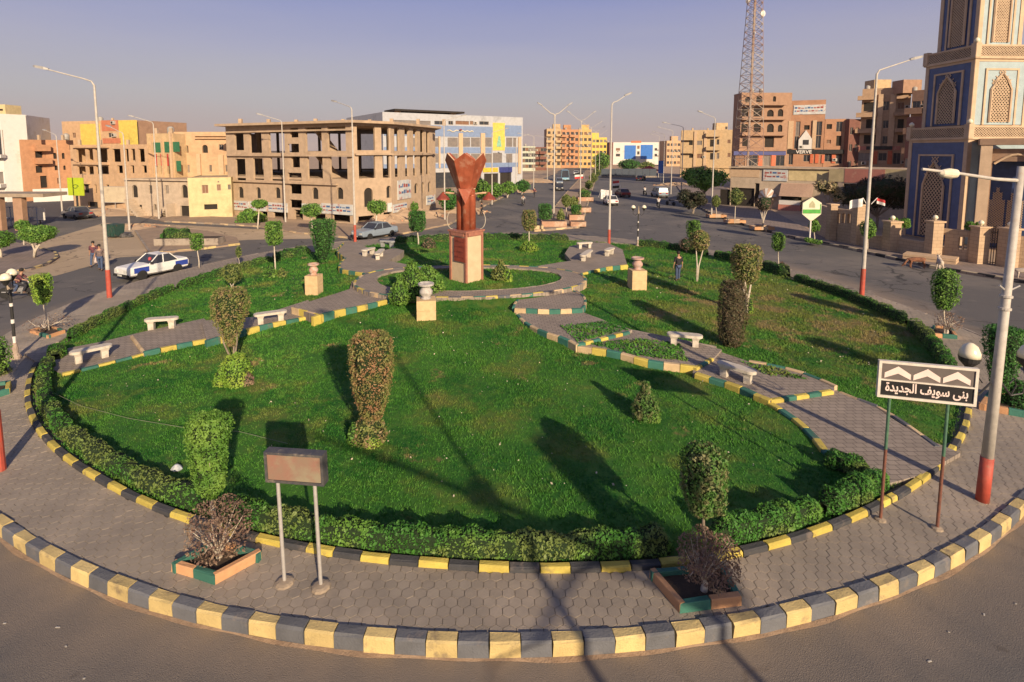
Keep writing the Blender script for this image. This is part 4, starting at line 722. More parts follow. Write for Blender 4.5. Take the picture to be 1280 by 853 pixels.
lamp('tall lamp post with a red foot by the right hedge, its arm to the right', (19.77,28.78), 12.04, [(1, .1)], zz=.2, al=1.9)
lamp('lamp post with a red foot seen only at the left edge of the near pavement', (-12.1,12.56), 12, [(-1, 0)], zz=.25)
lamp('leaning-armed lamp beside the cream stairs building on the left', (-39.26,62.92), 11.35, [(-1, -.3)], red=0, al=1.9)
lamp('lamp in front of the concrete frame building, third from its left end', (-23.44,60.1), 11.37, [(-1, -.2)], red=0, al=2)
lamp('lamp on the far right pavement before the dark stalls', (25.68,64.43), 11.98, [(-1, .1)], red=0, al=1.5)
lamp('far right lamp just left of the green acacia', (27.63,80.93), 11.6, [(-1, .1)], red=0, al=2.5); lamp('lamp left of the far right bushes in the distance', (32.4,100.53), 11.75, [(-1, .1)], red=0, al=2.3); lamp('distant lamp by the blue sign', (39.79,129.32), 11.89, [(-1, .1)], red=0, al=2.3); lamp('most distant lamp at the bend of the avenue', (49.12,164.56), 12.47, [(-1, .1)], red=0, al=2.3)
lamp('double-armed lamp nearest the roundabout on the avenue median', (6.64,62.19), 12.2, [(-1, 0), (1, .05)], red=0, al=1.5, ah=.9, r=.13)
lamp('second double-armed lamp on the avenue median', (12.56,80.93), 12.54, [(-1, 0), (1, .05)], red=0, al=1.7, ah=1); lamp('third double-armed lamp on the avenue median', (21.45,123.44), 13.32, [(-1, 0), (1, .05)], red=0, al=1.9, ah=1)
lamp('fourth double-armed lamp on the avenue median', (27.52,150.87), 13.41, [(-1, 0), (1, .05)], red=0, al=1.9, ah=1); lamp('fifth double-armed lamp on the avenue median', (34.31,180.98), 13.44, [(-1, 0), (1, .05)], red=0, al=1.9, ah=1)
lamp('thin pale lamp by the left corner of the blue fronted mall', (-5.9,62.19), 11.49, [(1, .5)], red=0); lamp('pale lamp before the middle of the blue fronted mall', (-0.6,80.93), 10.79, [(1, .5)], red=0); lamp('pale lamp before the right end of the blue fronted mall', (3.71,100.53), 10.44, [(1, .5)], red=0); lamp('distant left side lamp beyond the mall', (8,115.54), 11.14, [(-1, .2)], red=0, al=3); lamp('farthest left side lamp before the brown stair tower', (13.82,146.8), 11.57, [(-1, .2)], red=0, al=3)
lamp('lamp on the left side street by the grey sedan, leaning pole', (-55,68.55), 10.06, [(-1, .4)], red=0, al=2); lamp('pale lamp behind the dumpster', (-37.11,54.57), 9.88, [(-1, .3)], red=0, al=1.6)
# near right post: short, heavy, long arm and two opal lanterns
x, y = (10.83,11.4); t = thing('street_lamp', 'heavy grey lamp post at the right with two opal lanterns and a long arm', 'street lamp', (x, y, .25)); t.rotation_euler[1] = R(1.2); hh = 7.13
MB(lampgrey).tube([(0, 0, 1.02), (0, 0, 3.1), (0, 0, hh + .3)], [.11, .095, .065], 18).build('pole', t, smooth=True); MB(redp).tube([(0, 0, -.02), (0, 0, 1.02)], [.125, .12], 18).build('red_foot', t, smooth=True)
for z_ in (4.35, 4.62): MB(lampgrey).lathe([(.10, z_), (.115, z_ + .01), (.115, z_ + .05), (.10, z_ + .06)], 14).build('band', t)
for s_ in (-1, 1): MB(steel).tube([(0, 0, 4.75), (s_ * .22, -.05, 4.9)], .018, 6).build('hook', t)
a = MB(lampgrey).tube([(0, 0, hh), (-.5, 0, hh + .02), (-1.3, -.05, hh + .12), (-2.15, -.1, hh + .2)], [.04, .036, .032, .028], 8).build('arm', t)
MB(glassw, lampgrey).lathe([(.02, -.18), (.09, -.15), (.11, 0), (.08, .14), (.03, .2)], 14).build('lantern_bowl', t, (-1.55, -.06, hh + .12)).rotation_euler = (0, R(-90), 0)
for s_, nm in ((-1, 'left'), (1, 'right')):
    MB(black).tube([(s_ * .12, 0, 2.72), (s_ * .35, 0, 2.45), (s_ * .6, 0, 2.5), (s_ * .66, 0, 2.75), (s_ * .64, 0, 3.02)], .022, 7).tube([(s_ * .35, 0, 2.45), (s_ * .45, 0, 2.68), (s_ * .38, 0, 2.82), (s_ * .30, 0, 2.72)], .016, 6).build('lantern_arm', t)
    g_ = MB(black).lathe([(.05, 3.0), (.07, 3.08), (.18, 3.2), (.2, 3.3)], 16, (s_ * .64, 0, 0)).build('lantern_cup', t); MB(glassw).lathe([(.195, 3.3), (.19, 3.4), (.13, 3.54), (.05, 3.6), (.01, 3.61)], 16, (s_ * .64, 0, 0)).build('globe', t, smooth=True)
def lantern(label, loc, h, rz, z=0.):
    t = thing('lantern_post', label, 'lantern', (*loc, z), rz, 'black and white banded double lanterns'); p = MB(black, white)
    zz = [0, .75, .85, 1.35, 1.5, 2.0, 2.12, h - .6]
    for i in range(7): p.tube([(0, 0, zz[i]), (0, 0, zz[i + 1])], .055 if i % 2 else .05, 10, 1 if i % 2 or i == 0 else 0)
    p.build('post', t); MB(mat('dirty_white', (.42, .34, .27), (.3, .22, .17), .8, 6, bump=.3)).lathe([(.19, -.02), (.17, .08), (.09, .22), (.1, .4), (.06, .6)], 12).build('foot', t); MB(conc).lathe([(.08, h - .6), (.09, h - .5), (.05, h - .3), (.03, h)], 10).build('finial', t)
    for s_ in (-1, 1):
        MB(black).tube([(0, 0, h - .5), (s_ * .25, 0, h - .75), (s_ * .45, 0, h - .6), (s_ * .45, 0, h - .35)], .02, 6).build('arm', t); MB(black).lathe([(.04, h - .36), (.1, h - .25), (.19, h - .14)], 12, (s_ * .45, 0, 0)).build('cup', t); MB(glassw).lathe([(.19, h - .14), (.18, h - .04), (.1, h + .07), (.02, h + .1)], 12, (s_ * .45, 0, 0)).build('globe', t, smooth=True)
    return t
lantern('banded black and white double lantern at the left path entrance', (-18.03,19.76), 3.24, R(-60), .25)
lantern('banded double lantern behind the back hedge at the mouth of the avenue', (11.54,43.78), 3.34, R(5), .2)
# hexagonal green and white sign at the right, yellow-green sign at the left, blank hoarding
def post_sign(name, label, loc, h, w, hh, m, pm, rz=0, pole_r=.06, shape=None, face=None, extra=None):
    t = thing(name, label, 'sign', (*loc, 0.1), rz); MB(pm).tube([(0, .05, 0), (0, .05, h)], pole_r, 8).build('pole', t); P = shape or [(-w / 2, 0), (w / 2, 0), (w / 2, hh), (-w / 2, hh)]
    b = MB(m); n = len(P); b.add([(x_, -.05, h + z_) for x_, z_ in P] + [(x_, .05, h + z_) for x_, z_ in P], [tuple(range(n)), tuple(range(2 * n - 1, n - 1, -1))] + [(i, n + i, n + (i + 1) % n, (i + 1) % n) for i in range(n)]); b.build('board', t)
    return t
sw_ = mat('sign_pale', (.62, .60, .45), (.55, .52, .38), .6, 3)
t = post_sign('hexagon_sign', 'hexagonal cream and green sign on a single pole before the mosque wall', (26.84,46), 2.0, 1, 1, sw_, white, R(0), .07, [(-.12, 0), (.12, 0), (.8, .55), (.8, 1.5), (0, 2.0), (-.8, 1.5), (-.8, .55)])
b = MB(mat('sign_green', (.06, .36, .04), rough=.5)); b.box(-.76, -.07, 2.6, .76, -.052, 2.95); b.box(.68, -.068, 2.95, .76, -.052, 3.4); b.build('green_band', t); MB(mat('sign_emblem', (.42, .40, .25))).add([(-.25, -.06, 3.1), (.25, -.06, 3.1), (.25, -.06, 3.4), (0, -.06, 3.7), (-.25, -.06, 3.4)], [(0, 1, 2, 3, 4)]).build('emblem', t)
t = post_sign('square_sign', 'bright yellow-green square sign on a dark post by the side street', (-56.65,73.22), 1.9, 2.5, 2.4, mat('sign_lime', (.42, .52, .02), (.36, .45, .02), .5, 2, bump=0), black, R(-10), .12)
MB(mat('sign_mark', (.05, .12, .02))).tube([(.5 * math.cos(a) * (1 - a / 16), -.07, 3.1 + .3 * math.sin(a) * (1 - a / 16)) for a in np.linspace(0, 7, 14)], .04, 5).build('mark', t)
x, y = (-52.37,74.23); t = thing('hoarding', 'blank dusty cream hoarding on the sand before the orange house', 'billboard', (x, y, 0), R(-8)); MB(mat('hoarding_cream', (.52, .44, .31), (.45, .37, .26), .7, 1.2, c3=(.38, .3, .22), sc3=.8)).box(-1.9, 0, 1.0, 1.9, .06, 3.1).build('panel', t); f = MB(steel); f.box(-1.96, -.03, .94, 1.96, .0, 1.0).box(-1.96, -.03, 3.1, 1.96, 0, 3.16)
for x_ in (-1.93, 0.1, 1.93): f.box(x_ - .03, -.03 if abs(x_) > 1 else .07, 0, x_ + .03, 0 if abs(x_) > 1 else .12, 3.1)
f.build('frame', t)
t = post_sign('blue_sign', 'small blue roadside sign on the far right pavement', (42.22,139.27), 2.2, 1.5, 3.2, mat('sign_blue', (.03, .14, .5), rough=.5), white, 0, .08); t = post_sign('small_sign', 'pale rounded board by the railings on the left', (-49.69,58.78), .4, 1.2, 1.3, white, black)

# ================= buildings =================
def bm_(n, c, k=.8, **kw): return mat(n, c, tuple(q * k for q in c), kw.pop('rough', .92), kw.pop('sc', 1.6), bump=kw.pop('bump', .3), bsc=14, c3=kw.pop('c3', tuple(q * .7 for q in c)), sc3=kw.pop('sc3', .35), t3=kw.pop('t3', .56), **kw)
M_conc = bm_('raw_concrete', (.46, .34, .235)); M_brick = brickmat('red_brick', (.42, .215, .125), (.36, .18, .105), (.36, .25, .17)); M_block = brickmat('pale_block', (.44, .31, .2), (.39, .27, .17), (.34, .25, .17), .4, .2, .015)
M_cream = bm_('cream_plaster', (.60, .49, .27)); M_pale = bm_('pale_plaster', (.50, .40, .30)); M_peach = bm_('peach_plaster', (.56, .37, .22)); M_orange = bm_('orange_plaster', (.50, .26, .14)); M_yellow = bm_('yellow_plaster', (.66, .51, .11)); M_pink = bm_('pink_plaster', (.50, .18, .10))
M_white = bm_('white_plaster', (.62, .60, .57), .93, c3=(.5, .46, .4)); M_blue = bm_('blue_panel', (.19, .26, .42), .85, rough=.5); M_blue2 = bm_('bright_blue_panel', (.05, .18, .55), .85); M_tan = bm_('tan_plaster', (.52, .37, .21)); M_brown = bm_('brown_plaster', (.36, .22, .145)); M_drk = bm_('maroon_plaster', (.20, .09, .07)); M_mint = bm_('mint_plaster', (.52, .56, .45))
M_glass = mat('window_glass', (.03, .035, .045), (.05, .05, .055), .15, 2, bump=0); M_void = mat('painted_dark', (.02, .016, .013), (.03, .024, .02), .95, 2, bump=0); M_gl2 = mat('tinted_glass', (.22, .19, .17), (.16, .145, .14), .2, 1.5, bump=0); M_frame = mat('window_frame', (.42, .34, .26), rough=.6); M_wood = mat('brown_shutter', (.22, .11, .06), (.16, .08, .045), .7, 12)  # near-black for openings: unlit interiors painted on as flat panes
M_green = mat('green_shutter', (.03, .15, .07), (.02, .10, .05), .6, 6); M_redt = mat('red_canvas', (.45, .05, .04), (.33, .035, .03), .8, 4); M_sand = mat('sand_trim', (.55, .39, .25), (.47, .33, .21), .9, 3, bump=.3); M_navy = mat('navy_sign', (.02, .03, .14), (.03, .04, .2), .5, 2); M_blk = mat('black_sign', (.015, .015, .017), rough=.5); M_orp = mat('orange_pillar', (.55, .13, .05), (.45, .1, .04), .6, 3); M_signw = mat('sign_offwhite', (.55, .55, .52), (.42, .45, .47), .6, 1.4, bump=0, c3=(.40, .2, .17), sc3=1.2, t3=.55); M_yp = mat('yellow_sign', (.65, .45, .04), rough=.5); M_rsh = mat('rose_panel', (.50, .20, .15), (.42, .17, .13), .8, 1.2, c3=(.55, .35, .25), sc3=.7)
PANEL = {'B': ('blue_band', M_blue, .07), 'U': ('blue_panel', M_blue2, .08), 'g': ('green_shutter', M_green, .06), 'r': ('red_curtain', M_redt, -.12), 'Y': ('yellow_panel', M_yellow, .05), 'P': ('pink_panel', M_pink, .06), 'C': ('cream_panel', M_cream, .04), 'N': ('shop_sign', M_navy, .18), 'K': ('shop_sign', M_blk, .2), 'O': ('pillar', M_orp, .15), 'S': ('banner', M_signw, .12), 'y': ('shop_sign', M_yp, .15), 'T': ('pilaster', M_sand, .3), 'c': ('ledge', None, .35), 'k': ('canopy', M_conc, 1.0), 'R': ('rose_panel', M_rsh, .06), 'm': ('curtain_wall', M_gl2, .03), 'W': ('white_panel', M_white, .05), 'D': ('wooden_shutter', M_wood, .05), 'J': ('railing', M_blue2, .12), 'e': ('stone_panel', M_sand, .05)}
CACHE = {}; FR = random.Random(3)
def wall_mesh(b, x0, x1, z0, z1, t, ops, mi=0):
    """one wall with real openings: strips of boxes between the openings"""
    xs = sorted({x0, x1, *[min(max(o[i], x0), x1) for o in ops for i in (0, 2)]})
    for a, c in zip(xs, xs[1:]):
        if c - a < 1e-3: continue
        mid = (a + c) / 2; hs = sorted([(max(o[1], z0), min(o[3], z1)) for o in ops if o[0] < mid < o[2]]); z = z0
        for lo, hi in hs:
            if lo > z + 1e-3: b.box(a, 0, z, c, t, lo, mi)
            z = max(z, hi)
        if z < z1 - 1e-3: b.box(a, 0, z, c, t, z1, mi)
    return b
def facade(par, A, B, H, feats, m, off=(0, 0), t=.28, z0=-.3, depth_room=.0, base=None):
    A = np.array(A); B = np.array(B); L = float(np.hypot(*(B - A))); a = math.atan2(B[1] - A[1], B[0] - A[0]); loc = (A[0] - off[0], A[1] - off[1], 0)
    ops = [f for f in feats if f[4] in 'owadx']; w = MB(m, M_void); wall_mesh(w, 0, L, z0, H, t, ops)
    for x0, za, x1, zb, k in ops:
        if k == 'a':                       # arch: fill the corners above the spring line
            r_ = (x1 - x0) / 2; cx = (x0 + x1) / 2; n = 6; zs = zb - r_
            for s_ in (-1, 1):
                P = [(cx + s_ * r_, zb)] + [(cx + s_ * r_ * math.cos(q), zs + r_ * math.sin(q)) for q in np.linspace(0, math.pi / 2, n)]
                w.add([(x, .01, z) for x, z in P] + [(x, t - .01, z) for x, z in P], [tuple(range(n + 1)), tuple(range(2 * n + 1, n, -1))] + [(i, i + 1, n + 2 + i, n + 1 + i) for i in range(n)])
    wo = w.build('wall', par, loc, a)
    for x0, za, x1, zb, k in feats:
        W_, H_ = x1 - x0, zb - za
        if k in 'wad':
            vr = FR.choice((0, 0, 0, 1, 2)) if k == 'w' else 0; key = ('v', round(W_, 1), round(H_, 1), k, vr); 
            if key not in CACHE:
                q = MB((M_glass, M_gl2, M_wood)[vr] if k == 'w' else M_void, M_frame); q.box(-W_ / 2, .16 if k == 'w' else .24, 0, W_ / 2, .2 if k == 'w' else .27, H_)
                if k == 'w':
                    f = .05
                    for bx in ((-W_ / 2, 0, -W_ / 2 + f, H_), (W_ / 2 - f, 0, W_ / 2, H_), (-W_ / 2 + f, 0, W_ / 2 - f, f), (-W_ / 2 + f, H_ - f, W_ / 2 - f, H_), (-.02, f, .02, H_ - f)): q.box(bx[0], .1, bx[1], bx[2], .155, bx[3], 1)
                CACHE[key] = q.mesh('window' if k != 'd' else 'doorway')
            o = link('doorway' if k == 'd' else 'window', CACHE[key], par); ca, sa = math.cos(a), math.sin(a); cx = (x0 + x1) / 2; o.location = (loc[0] + cx * ca, loc[1] + cx * sa, za); o.rotation_euler = (0, 0, a)
            if k == 'w' and W_ > .7 and FR.random() < .22 and za > 2:
                if 'ac' not in CACHE: CACHE['ac'] = MB(mat('air_conditioner_case', (.5, .48, .44), (.38, .35, .31), .6, 4), M_void).box(-.42, -.36, 0, .42, -.02, .58).box(-.3, -.375, .1, .1, -.36, .48, 1).mesh('air_conditioner')
                u = link('air_conditioner', CACHE['ac'], par); cx += W_ / 2 + .5 if W_ < 1.6 else 0; u.location = (loc[0] + cx * ca, loc[1] + cx * sa, za - .75 if W_ >= 1.6 else za + .1); u.rotation_euler = (0, 0, a)
        elif k == 'b':
            q = MB(m); q.box(x0, -1.15, za, x1, -.005, za + .16); h_ = max(.5, min(H_, 1.1)); q.box(x0, -1.15, za + .16, x1, -1.03, za + h_); q.box(x0, -1.03, za + .16, x0 + .12, -.005, za + h_); q.box(x1 - .12, -1.03, za + .16, x1, -.005, za + h_); q.build('balcony', par, loc, a)
        elif k in PANEL:
            nm, pm, pr = PANEL[k]; q = MB(pm or m)
            if pr < 0: q.box(x0, .05, za, x1, .1, zb)
            else: q.box(x0, -pr, za, x1, -.004, zb)
            o = q.build(nm, par, loc, a)
            if k == 'S' and W_ > 2:        # unreadable painted banner writing
                s_ = MB(mat('banner_ink', (.35, .08, .07)), mat('banner_ink_blue', (.06, .14, .32))); rr = random.Random(int(x0 * 10))
                for row in (.3, .62):
                    x = x0 + .2
                    while x < x1 - .5: wl = rr.uniform(.15, .6); s_.box(x, -pr - .012, za + H_ * row, x + wl, -pr - .003, za + H_ * (row + rr.uniform(.08, .2)), rr.randrange(2)); x += wl + .12
                tag(s_.build('writing', o), kind='stuff')
    return a, L
def building(label, pts, H, m, facs=(), depth=12, group=None, name='apartment_building', cat='building', floors=(), roofm=None, par_h=.5, side=None, cols=0, extra_h=None, stuffs=True, back=True, backfeats=None):
    P = [np.array(p, float) for p in pts]; o0 = P[0]; t = thing(name, label, cat, (float(o0[0]), float(o0[1]), 0), 0, group)
    d = P[-1] - P[0]; d /= np.hypot(*d); inn = np.array([-d[1], d[0]]); Bk = [P[-1] + inn * depth, P[0] + inn * depth]; foot = [tuple(p - o0) for p in P + Bk]; sm = side or m
    for i in range(len(P) - 1): facade(t, P[i], P[i + 1], H, list(facs[i]) if i < len(facs) else [], m, o0)
    W_ = MB(sm)
    for p, q in ((P[-1], Bk[0]), (Bk[0], Bk[1]), (Bk[1], P[0])):
        if backfeats and p is Bk[0]: facade(t, p, q, H, backfeats, m, o0, t=.27); continue
        if back or p is P[-1] or q is P[0]:
            e = q - p; L = np.hypot(*e); e /= L; nn = np.array([-e[1], e[0]]) * .25; poly = [tuple(p + e * .28 - o0), tuple(q - e * .26 - o0), tuple(q - e * .26 + nn - o0), tuple(p + e * .28 + nn - o0)]; W_.prism(poly, -.3, H - .02)
    W_.build('side_wall', t)
    c_ = sum(np.array(f) for f in foot) / len(foot); fs = [tuple(c_ + (np.array(f) - c_) * .985) for f in foot]
    if floors:
        for z in floors: MB(M_conc).prism(fs, z - .12, z + .12).build('floor_slab', t)
        if cols:
            cb = 0
            for i in range(cols):
                for j in (.3, .62):
                    f = (i + .7) / cols; p = P[0] + (P[-1] - P[0]) * f + inn * depth * j - o0; MB(M_conc).cbox((p[0], p[1], H / 2 - .2), (.45, .45, H - .5)).build('column', t)
    r = MB(roofm or M_conc).prism(fs, H - .3, H - .08); r.build('roof', t)
    return t
def roof_bits(t, items, H, m=None):
    """(kind, x, y) relative to the building's origin"""
    for k, x, y in items:
        if k == 'tank': MB(mat('tank_plastic', (.36, .34, .31), (.28, .26, .23), .6, 3)).lathe([(.4, 0), (.45, .08), (.45, .85), (.25, 1.05), (.1, 1.1)], 12, (x, y, H)).build('water_tank', t, smooth=True)
        if k == 'rebar': tag([MB(rust).tube([(x + i * .12, y + j * .12, H - .1), (x + i * .15, y + j * .13, H + .9 + .2 * ((i + j) % 3))], .015, 4) for i in range(1)][0].build('rebar', t))
        if k == 'stub': 
            b = MB(m or M_conc).cbox((x, y, H + .35), (.35, .3, .8)); b.build('column_stub', t)
        if k == 'room': MB(m or M_conc).box(x, y, H - .1, x + 3.5, y + 3, H + 2.4).build('stair_room', t)
# -- the big concrete skeleton
F0 = [(1.54,8.08,3.21,10.13,'o'),(4.24,7.76,6.34,10.19,'o'),(7.58,7.72,10.18,10.23,'o'),(11.08,9.54,12.42,10.64,'o'),(10.63,7.82,12.43,8.81,'o'),(13.51,7.96,15.97,10.63,'o'),(16.83,8,19.47,10.69,'o'),(1.5,4.3,3.31,7.02,'o'),(4.67,4.5,6.49,7.11,'o'),(7.67,4.46,10.01,7.18,'o'),(11.14,6.09,12.5,7.38,'o'),(10.45,4.57,12.68,5.46,'o'),(13.66,4.72,15.98,7.44,'o'),(17.08,4.85,19.59,7.45,'o'),(1.74,2.17,2.74,3.55,'a'),(4.97,2.25,5.8,3.59,'a'),(8.24,2.38,9.14,3.67,'a'),(14.21,2.52,15.19,3.85,'a'),(17.94,2.67,18.88,3.96,'a'),(10.75,3.01,12.61,4.27,'o'),(10.64,1.36,12.59,2.31,'o'),(11.3,-0.03,12.68,1.15,'o'),(5.73,-0.16,6.83,0.67,'o'),(7.8,-0.06,10.2,0.76,'o'),(14.44,0.11,16.18,0.85,'o'),(17.23,0.12,19.77,0.93,'o'),(0.76,0.62,3.72,1.8,'S'),(3.94,0.7,6.78,1.86,'S'),(7.01,0.74,10.31,1.83,'S'),(12.68,0.83,15.52,1.94,'S'),(15.72,0.94,20.25,2.11,'S'),(0.32,7.37,20.52,7.56,'c'),(0.08,4.2,18.19,4.39,'c'),(0.28,10.2,20.67,10.39,'c')]
F1 = [(0.68,8.07,2.92,10.75,'o'),(3.77,8.07,4.77,10.78,'o'),(0.81,4.96,2.89,7.45,'o'),(3.87,4.92,4.78,7.43,'o'),(1.4,1.74,2.5,3.88,'a'),(4.32,2.6,4.94,3.98,'a'),(0.62,-0.06,2.58,0.75,'o'),(3.87,0.4,4.89,0.94,'o'),(4.36,0.97,4.96,2.01,'S'),(0.32,7.53,5.16,7.71,'c')]
F2 = [(0.92,8,2.23,10.74,'o'),(3.6,8,4.8,10.79,'o'),(5.97,7.93,7.04,10.76,'o'),(8.03,7.87,9.17,10.71,'o'),(9.89,7.74,10.83,10.57,'o'),(0.94,4.94,2.11,7.42,'o'),(3.63,4.9,4.64,7.44,'o'),(5.86,4.72,6.81,7.42,'o'),(7.92,4.76,9.07,7.41,'o'),(9.79,4.81,10.75,7.34,'o'),(6.14,2.62,7.16,3.89,'a'),(8.24,2.52,9.06,3.91,'a'),(10.33,2.5,11.21,3.9,'a'),(1.43,2.19,4.93,4.5,'S'),(0.18,0.78,3.65,1.74,'S'),(9.63,0.77,12.38,2.02,'S'),(0.56,7.47,12.43,7.67,'c')]
HB = 11.07
t = building('big unfinished concrete frame building with open upper floors and arched windows below', [(-33.79,68.55),(-15.69,59.43),(-12.12,62.92),(-8.35,75.27)], HB, M_conc, (F0, F1, F2), 17, floors=(4.76, 7.63), cols=6, name='unfinished_building', backfeats=[(.8 + i * 3.1, z + .35, 3.5 + i * 3.1, z + 3.1, 'o') for i in range(11) for z in (4.76, 7.63)])
A_, B_ = (-33.79,68.55), (-15.69,59.43)
MB(M_conc).prism([(-.9, -.9), (B_[0] - A_[0] + .3, B_[1] - A_[1] - 1), ((-12.12,62.92)[0] - A_[0] + .6, (-12.12,62.92)[1] - A_[1] - .8), ((-8.35,75.27)[0] - A_[0] + .9, (-8.35,75.27)[1] - A_[1] - .3), ((-8.35,75.27)[0] - A_[0] - 3, (-8.35,75.27)[1] - A_[1] + 16), (4, 17)], HB - .06, HB + .22).build('roof_slab', t)
for i in range(9): MB(M_conc).cbox((1.5 + i * 3.2, .9 - i * .1 + (i % 3), HB + .55), (.4, .4, .8)).build('column_stub', t)
for f0, f1, z in ((.72, .8, 4.76), (.72, .8, 7.63)):   # stair flights seen through the openings
    p = np.array(B_) - np.array(A_); q = p * .62; r_ = p * .76; n_ = np.array([-p[1], p[0]]) / np.hypot(*p) * 2.2
    MB(M_conc).add([(q[0] + n_[0], q[1] + n_[1], z + 3.0), (r_[0] + n_[0], r_[1] + n_[1], z + .1), (r_[0] + n_[0] * 1.6, r_[1] + n_[1] * 1.6, z + .1), (q[0] + n_[0] * 1.6, q[1] + n_[1] * 1.6, z + 3.0)] + [(q[0] + n_[0], q[1] + n_[1], z + 2.75), (r_[0] + n_[0], r_[1] + n_[1], z - .15), (r_[0] + n_[0] * 1.6, r_[1] + n_[1] * 1.6, z - .15), (q[0] + n_[0] * 1.6, q[1] + n_[1] * 1.6, z + 2.75)], [(0, 1, 2, 3), (7, 6, 5, 4), (0, 4, 5, 1), (2, 6, 7, 3)]).build('stair_flight', t)
# -- blue fronted mall
MF = [(0.22,11.08,26.2,13.42,'B'),(29.46,11.35,34.17,13.88,'B'),(0.13,7.47,26.14,8.78,'B'),(29.47,7.43,33.44,8.84,'B'),(0.06,4.28,33.46,5.27,'B'),(6.32,8.85,8.42,10.71,'m'),(8.88,8.87,12.37,10.75,'m'),(14.65,8.89,17.16,10.86,'m'),(18.47,8.9,20.24,10.9,'m'),(20.49,8.91,22.78,10.93,'m'),(24.15,8.93,25.89,10.98,'m'),(29.86,8.95,31.57,11.05,'m'),(31.82,8.95,32.76,11.07,'m'),(8.83,5.48,12.33,7.38,'m'),(14.61,5.42,17.14,7.36,'m'),(18.44,5.38,20.22,7.35,'m'),(20.47,5.36,22.77,7.35,'m'),(24.14,5.32,25.89,7.34,'m'),(26.27,5.29,28.7,7.54,'m'),(29.87,5.25,31.58,7.32,'m'),(17.3,4.26,18.3,11.86,'T'),(22.92,4.17,24.01,11.96,'T'),(12.39,4.35,12.77,11.08,'T'),(33.15,2.67,33.95,11.22,'T'),(11.55,13.57,14.22,14.37,'w'),(14.91,13.64,16.05,14.44,'w'),(16.63,13.71,20.03,14.53,'w'),(20.27,13.77,21.1,14.59,'w'),(22.68,13.81,25.15,14.58,'w'),(2.25,13.41,10.66,14.28,'w'),(26.2,8.08,29.53,14.38,'Y'),(23.51,3.17,27.54,4.14,'y'),(27.93,3.02,31.46,4.24,'N'),(23.88,-0.38,27.67,2.85,'d'),(28.19,-0.74,31.34,2.98,'d'),(0.02,-0.07,23.12,3.36,'w')]
t = building('long mall with blue bands, cream pillars and a yellow emblem panel beyond the skeleton building', [(-22.87,110.82),(6.28,129.32)], 15.81, bm_('mall_wall', (.42, .43, .46), .88), (MF,), 24, name='mall')
A_, B_ = np.array((-22.87,110.82)), np.array((6.28,129.32)); d = B_ - A_; LM = float(np.hypot(*d)); az = math.atan2(d[1], d[0]); HM = 15.81
MB(M_void, M_conc).box(LM * .1, 2, HM + .5, LM * .58, 8, HM + .9).box(LM * .12, 3, HM - .1, LM * .15, 4, HM + .5, 1).box(LM * .5, 3, HM - .1, LM * .53, 4, HM + .5, 1).build('roof_canopy', t, (0, 0, 0), az)
EP = [(27.16,8.94,28.57,10.44,'x'),(27.67,10.54,28.18,11.4,'x'),(14.55,12.03,20.98,12.58,'x'),(28.18,3.3,31.06,3.96,'x')]
MB(mat('mint_emblem', (.25, .50, .36))).add([(x, -.12, z) for x, z in ((EP[0][0], EP[0][1]), (EP[0][2], EP[0][1]), (EP[0][2] - .2, EP[0][3] - .5), (EP[1][2], EP[1][3]), (EP[1][0], EP[1][3]), (EP[0][0] + .2, EP[0][3] - .5))], [(0, 1, 2, 3, 4, 5)]).build('emblem', t, (0, 0, 0), az)
e = EP[2]; w_ = MB(mat('sign_cream', (.72, .66, .5)), M_redt); w_.tube([(e[0] + (e[2] - e[0]) * f, -.16, (e[1] + e[3]) / 2 + .18 * math.sin(f * 22)) for f in np.linspace(0, .42, 14)], .1, 5).tube([(e[0] + (e[2] - e[0]) * f, -.16, (e[1] + e[3]) / 2 + .1 * math.sin(f * 35)) for f in np.linspace(.5, 1, 14)], .12, 5).lathe([(.01, 0), (.4, .2), (.01, .4)], 8, ((e[0] + e[2]) / 2, -.3, e[3] - .2), 1); tag(w_.build('roof_lettering', t, (0, 0, 0), az), kind='stuff')
# -- distant blocks along the avenue
def rows(x0, x1, z0, z1, nx, nz, w, h, k='w'):
    return [(x0 + (x1 - x0) * (i + .5) / nx - w / 2, z0 + (z1 - z0) * j / nz + .9, x0 + (x1 - x0) * (i + .5) / nx + w / 2, z0 + (z1 - z0) * j / nz + .9 + h, k) for i in range(nx) for j in range(nz)]
def blk(label, a, b, vt, m, nx, nz, w=1.3, h=1.4, bal=0, depth=14, side=None, extra=(), name='apartment_building', group=None, rb=()):
    L = math.hypot(b[0] - a[0], b[1] - a[1]); f = rows(0, L, .3, vt - .6, nx, nz, w, h)
    if bal: f += [(q[0] - .7, q[1] - 1.0, q[2] + .7, q[1] + .1, 'b') for i, q in enumerate(f) if (i // nz) % 2 == bal - 1 and i % nz]
    t = building(label, (a, b), vt, m, (f + list(extra),), depth, side=side, name=name, group=group)
    roof_bits(t, [(k, x * L, y) for k, x, y in rb], vt, m); return t
blk('pale mint block right of the mall in the distance', (10.2,217), (15.62,217), 9.81, M_mint, 4, 4, rb=(('tank', .3, 4),))
blk('dark red block with an outside stair beside the mint block', (16.09,226), (20.91,226), 9.55, M_drk, 4, 4, bal=1, rb=())
blk('beige balconied apartment block at the left of the distant row', (23.86,258.05), (30.68,258.05), 18.37, M_tan, 3, 6, bal=1, side=M_brown, rb=(('tank', .3, 4), ('room', .5, 5)))
blk('salmon apartment block in the middle of the distant row', (30.79,258.05), (39.01,258.05), 18, M_orange, 4, 6, bal=1, rb=(('tank', .3, 4), ('room', .2, 5)))
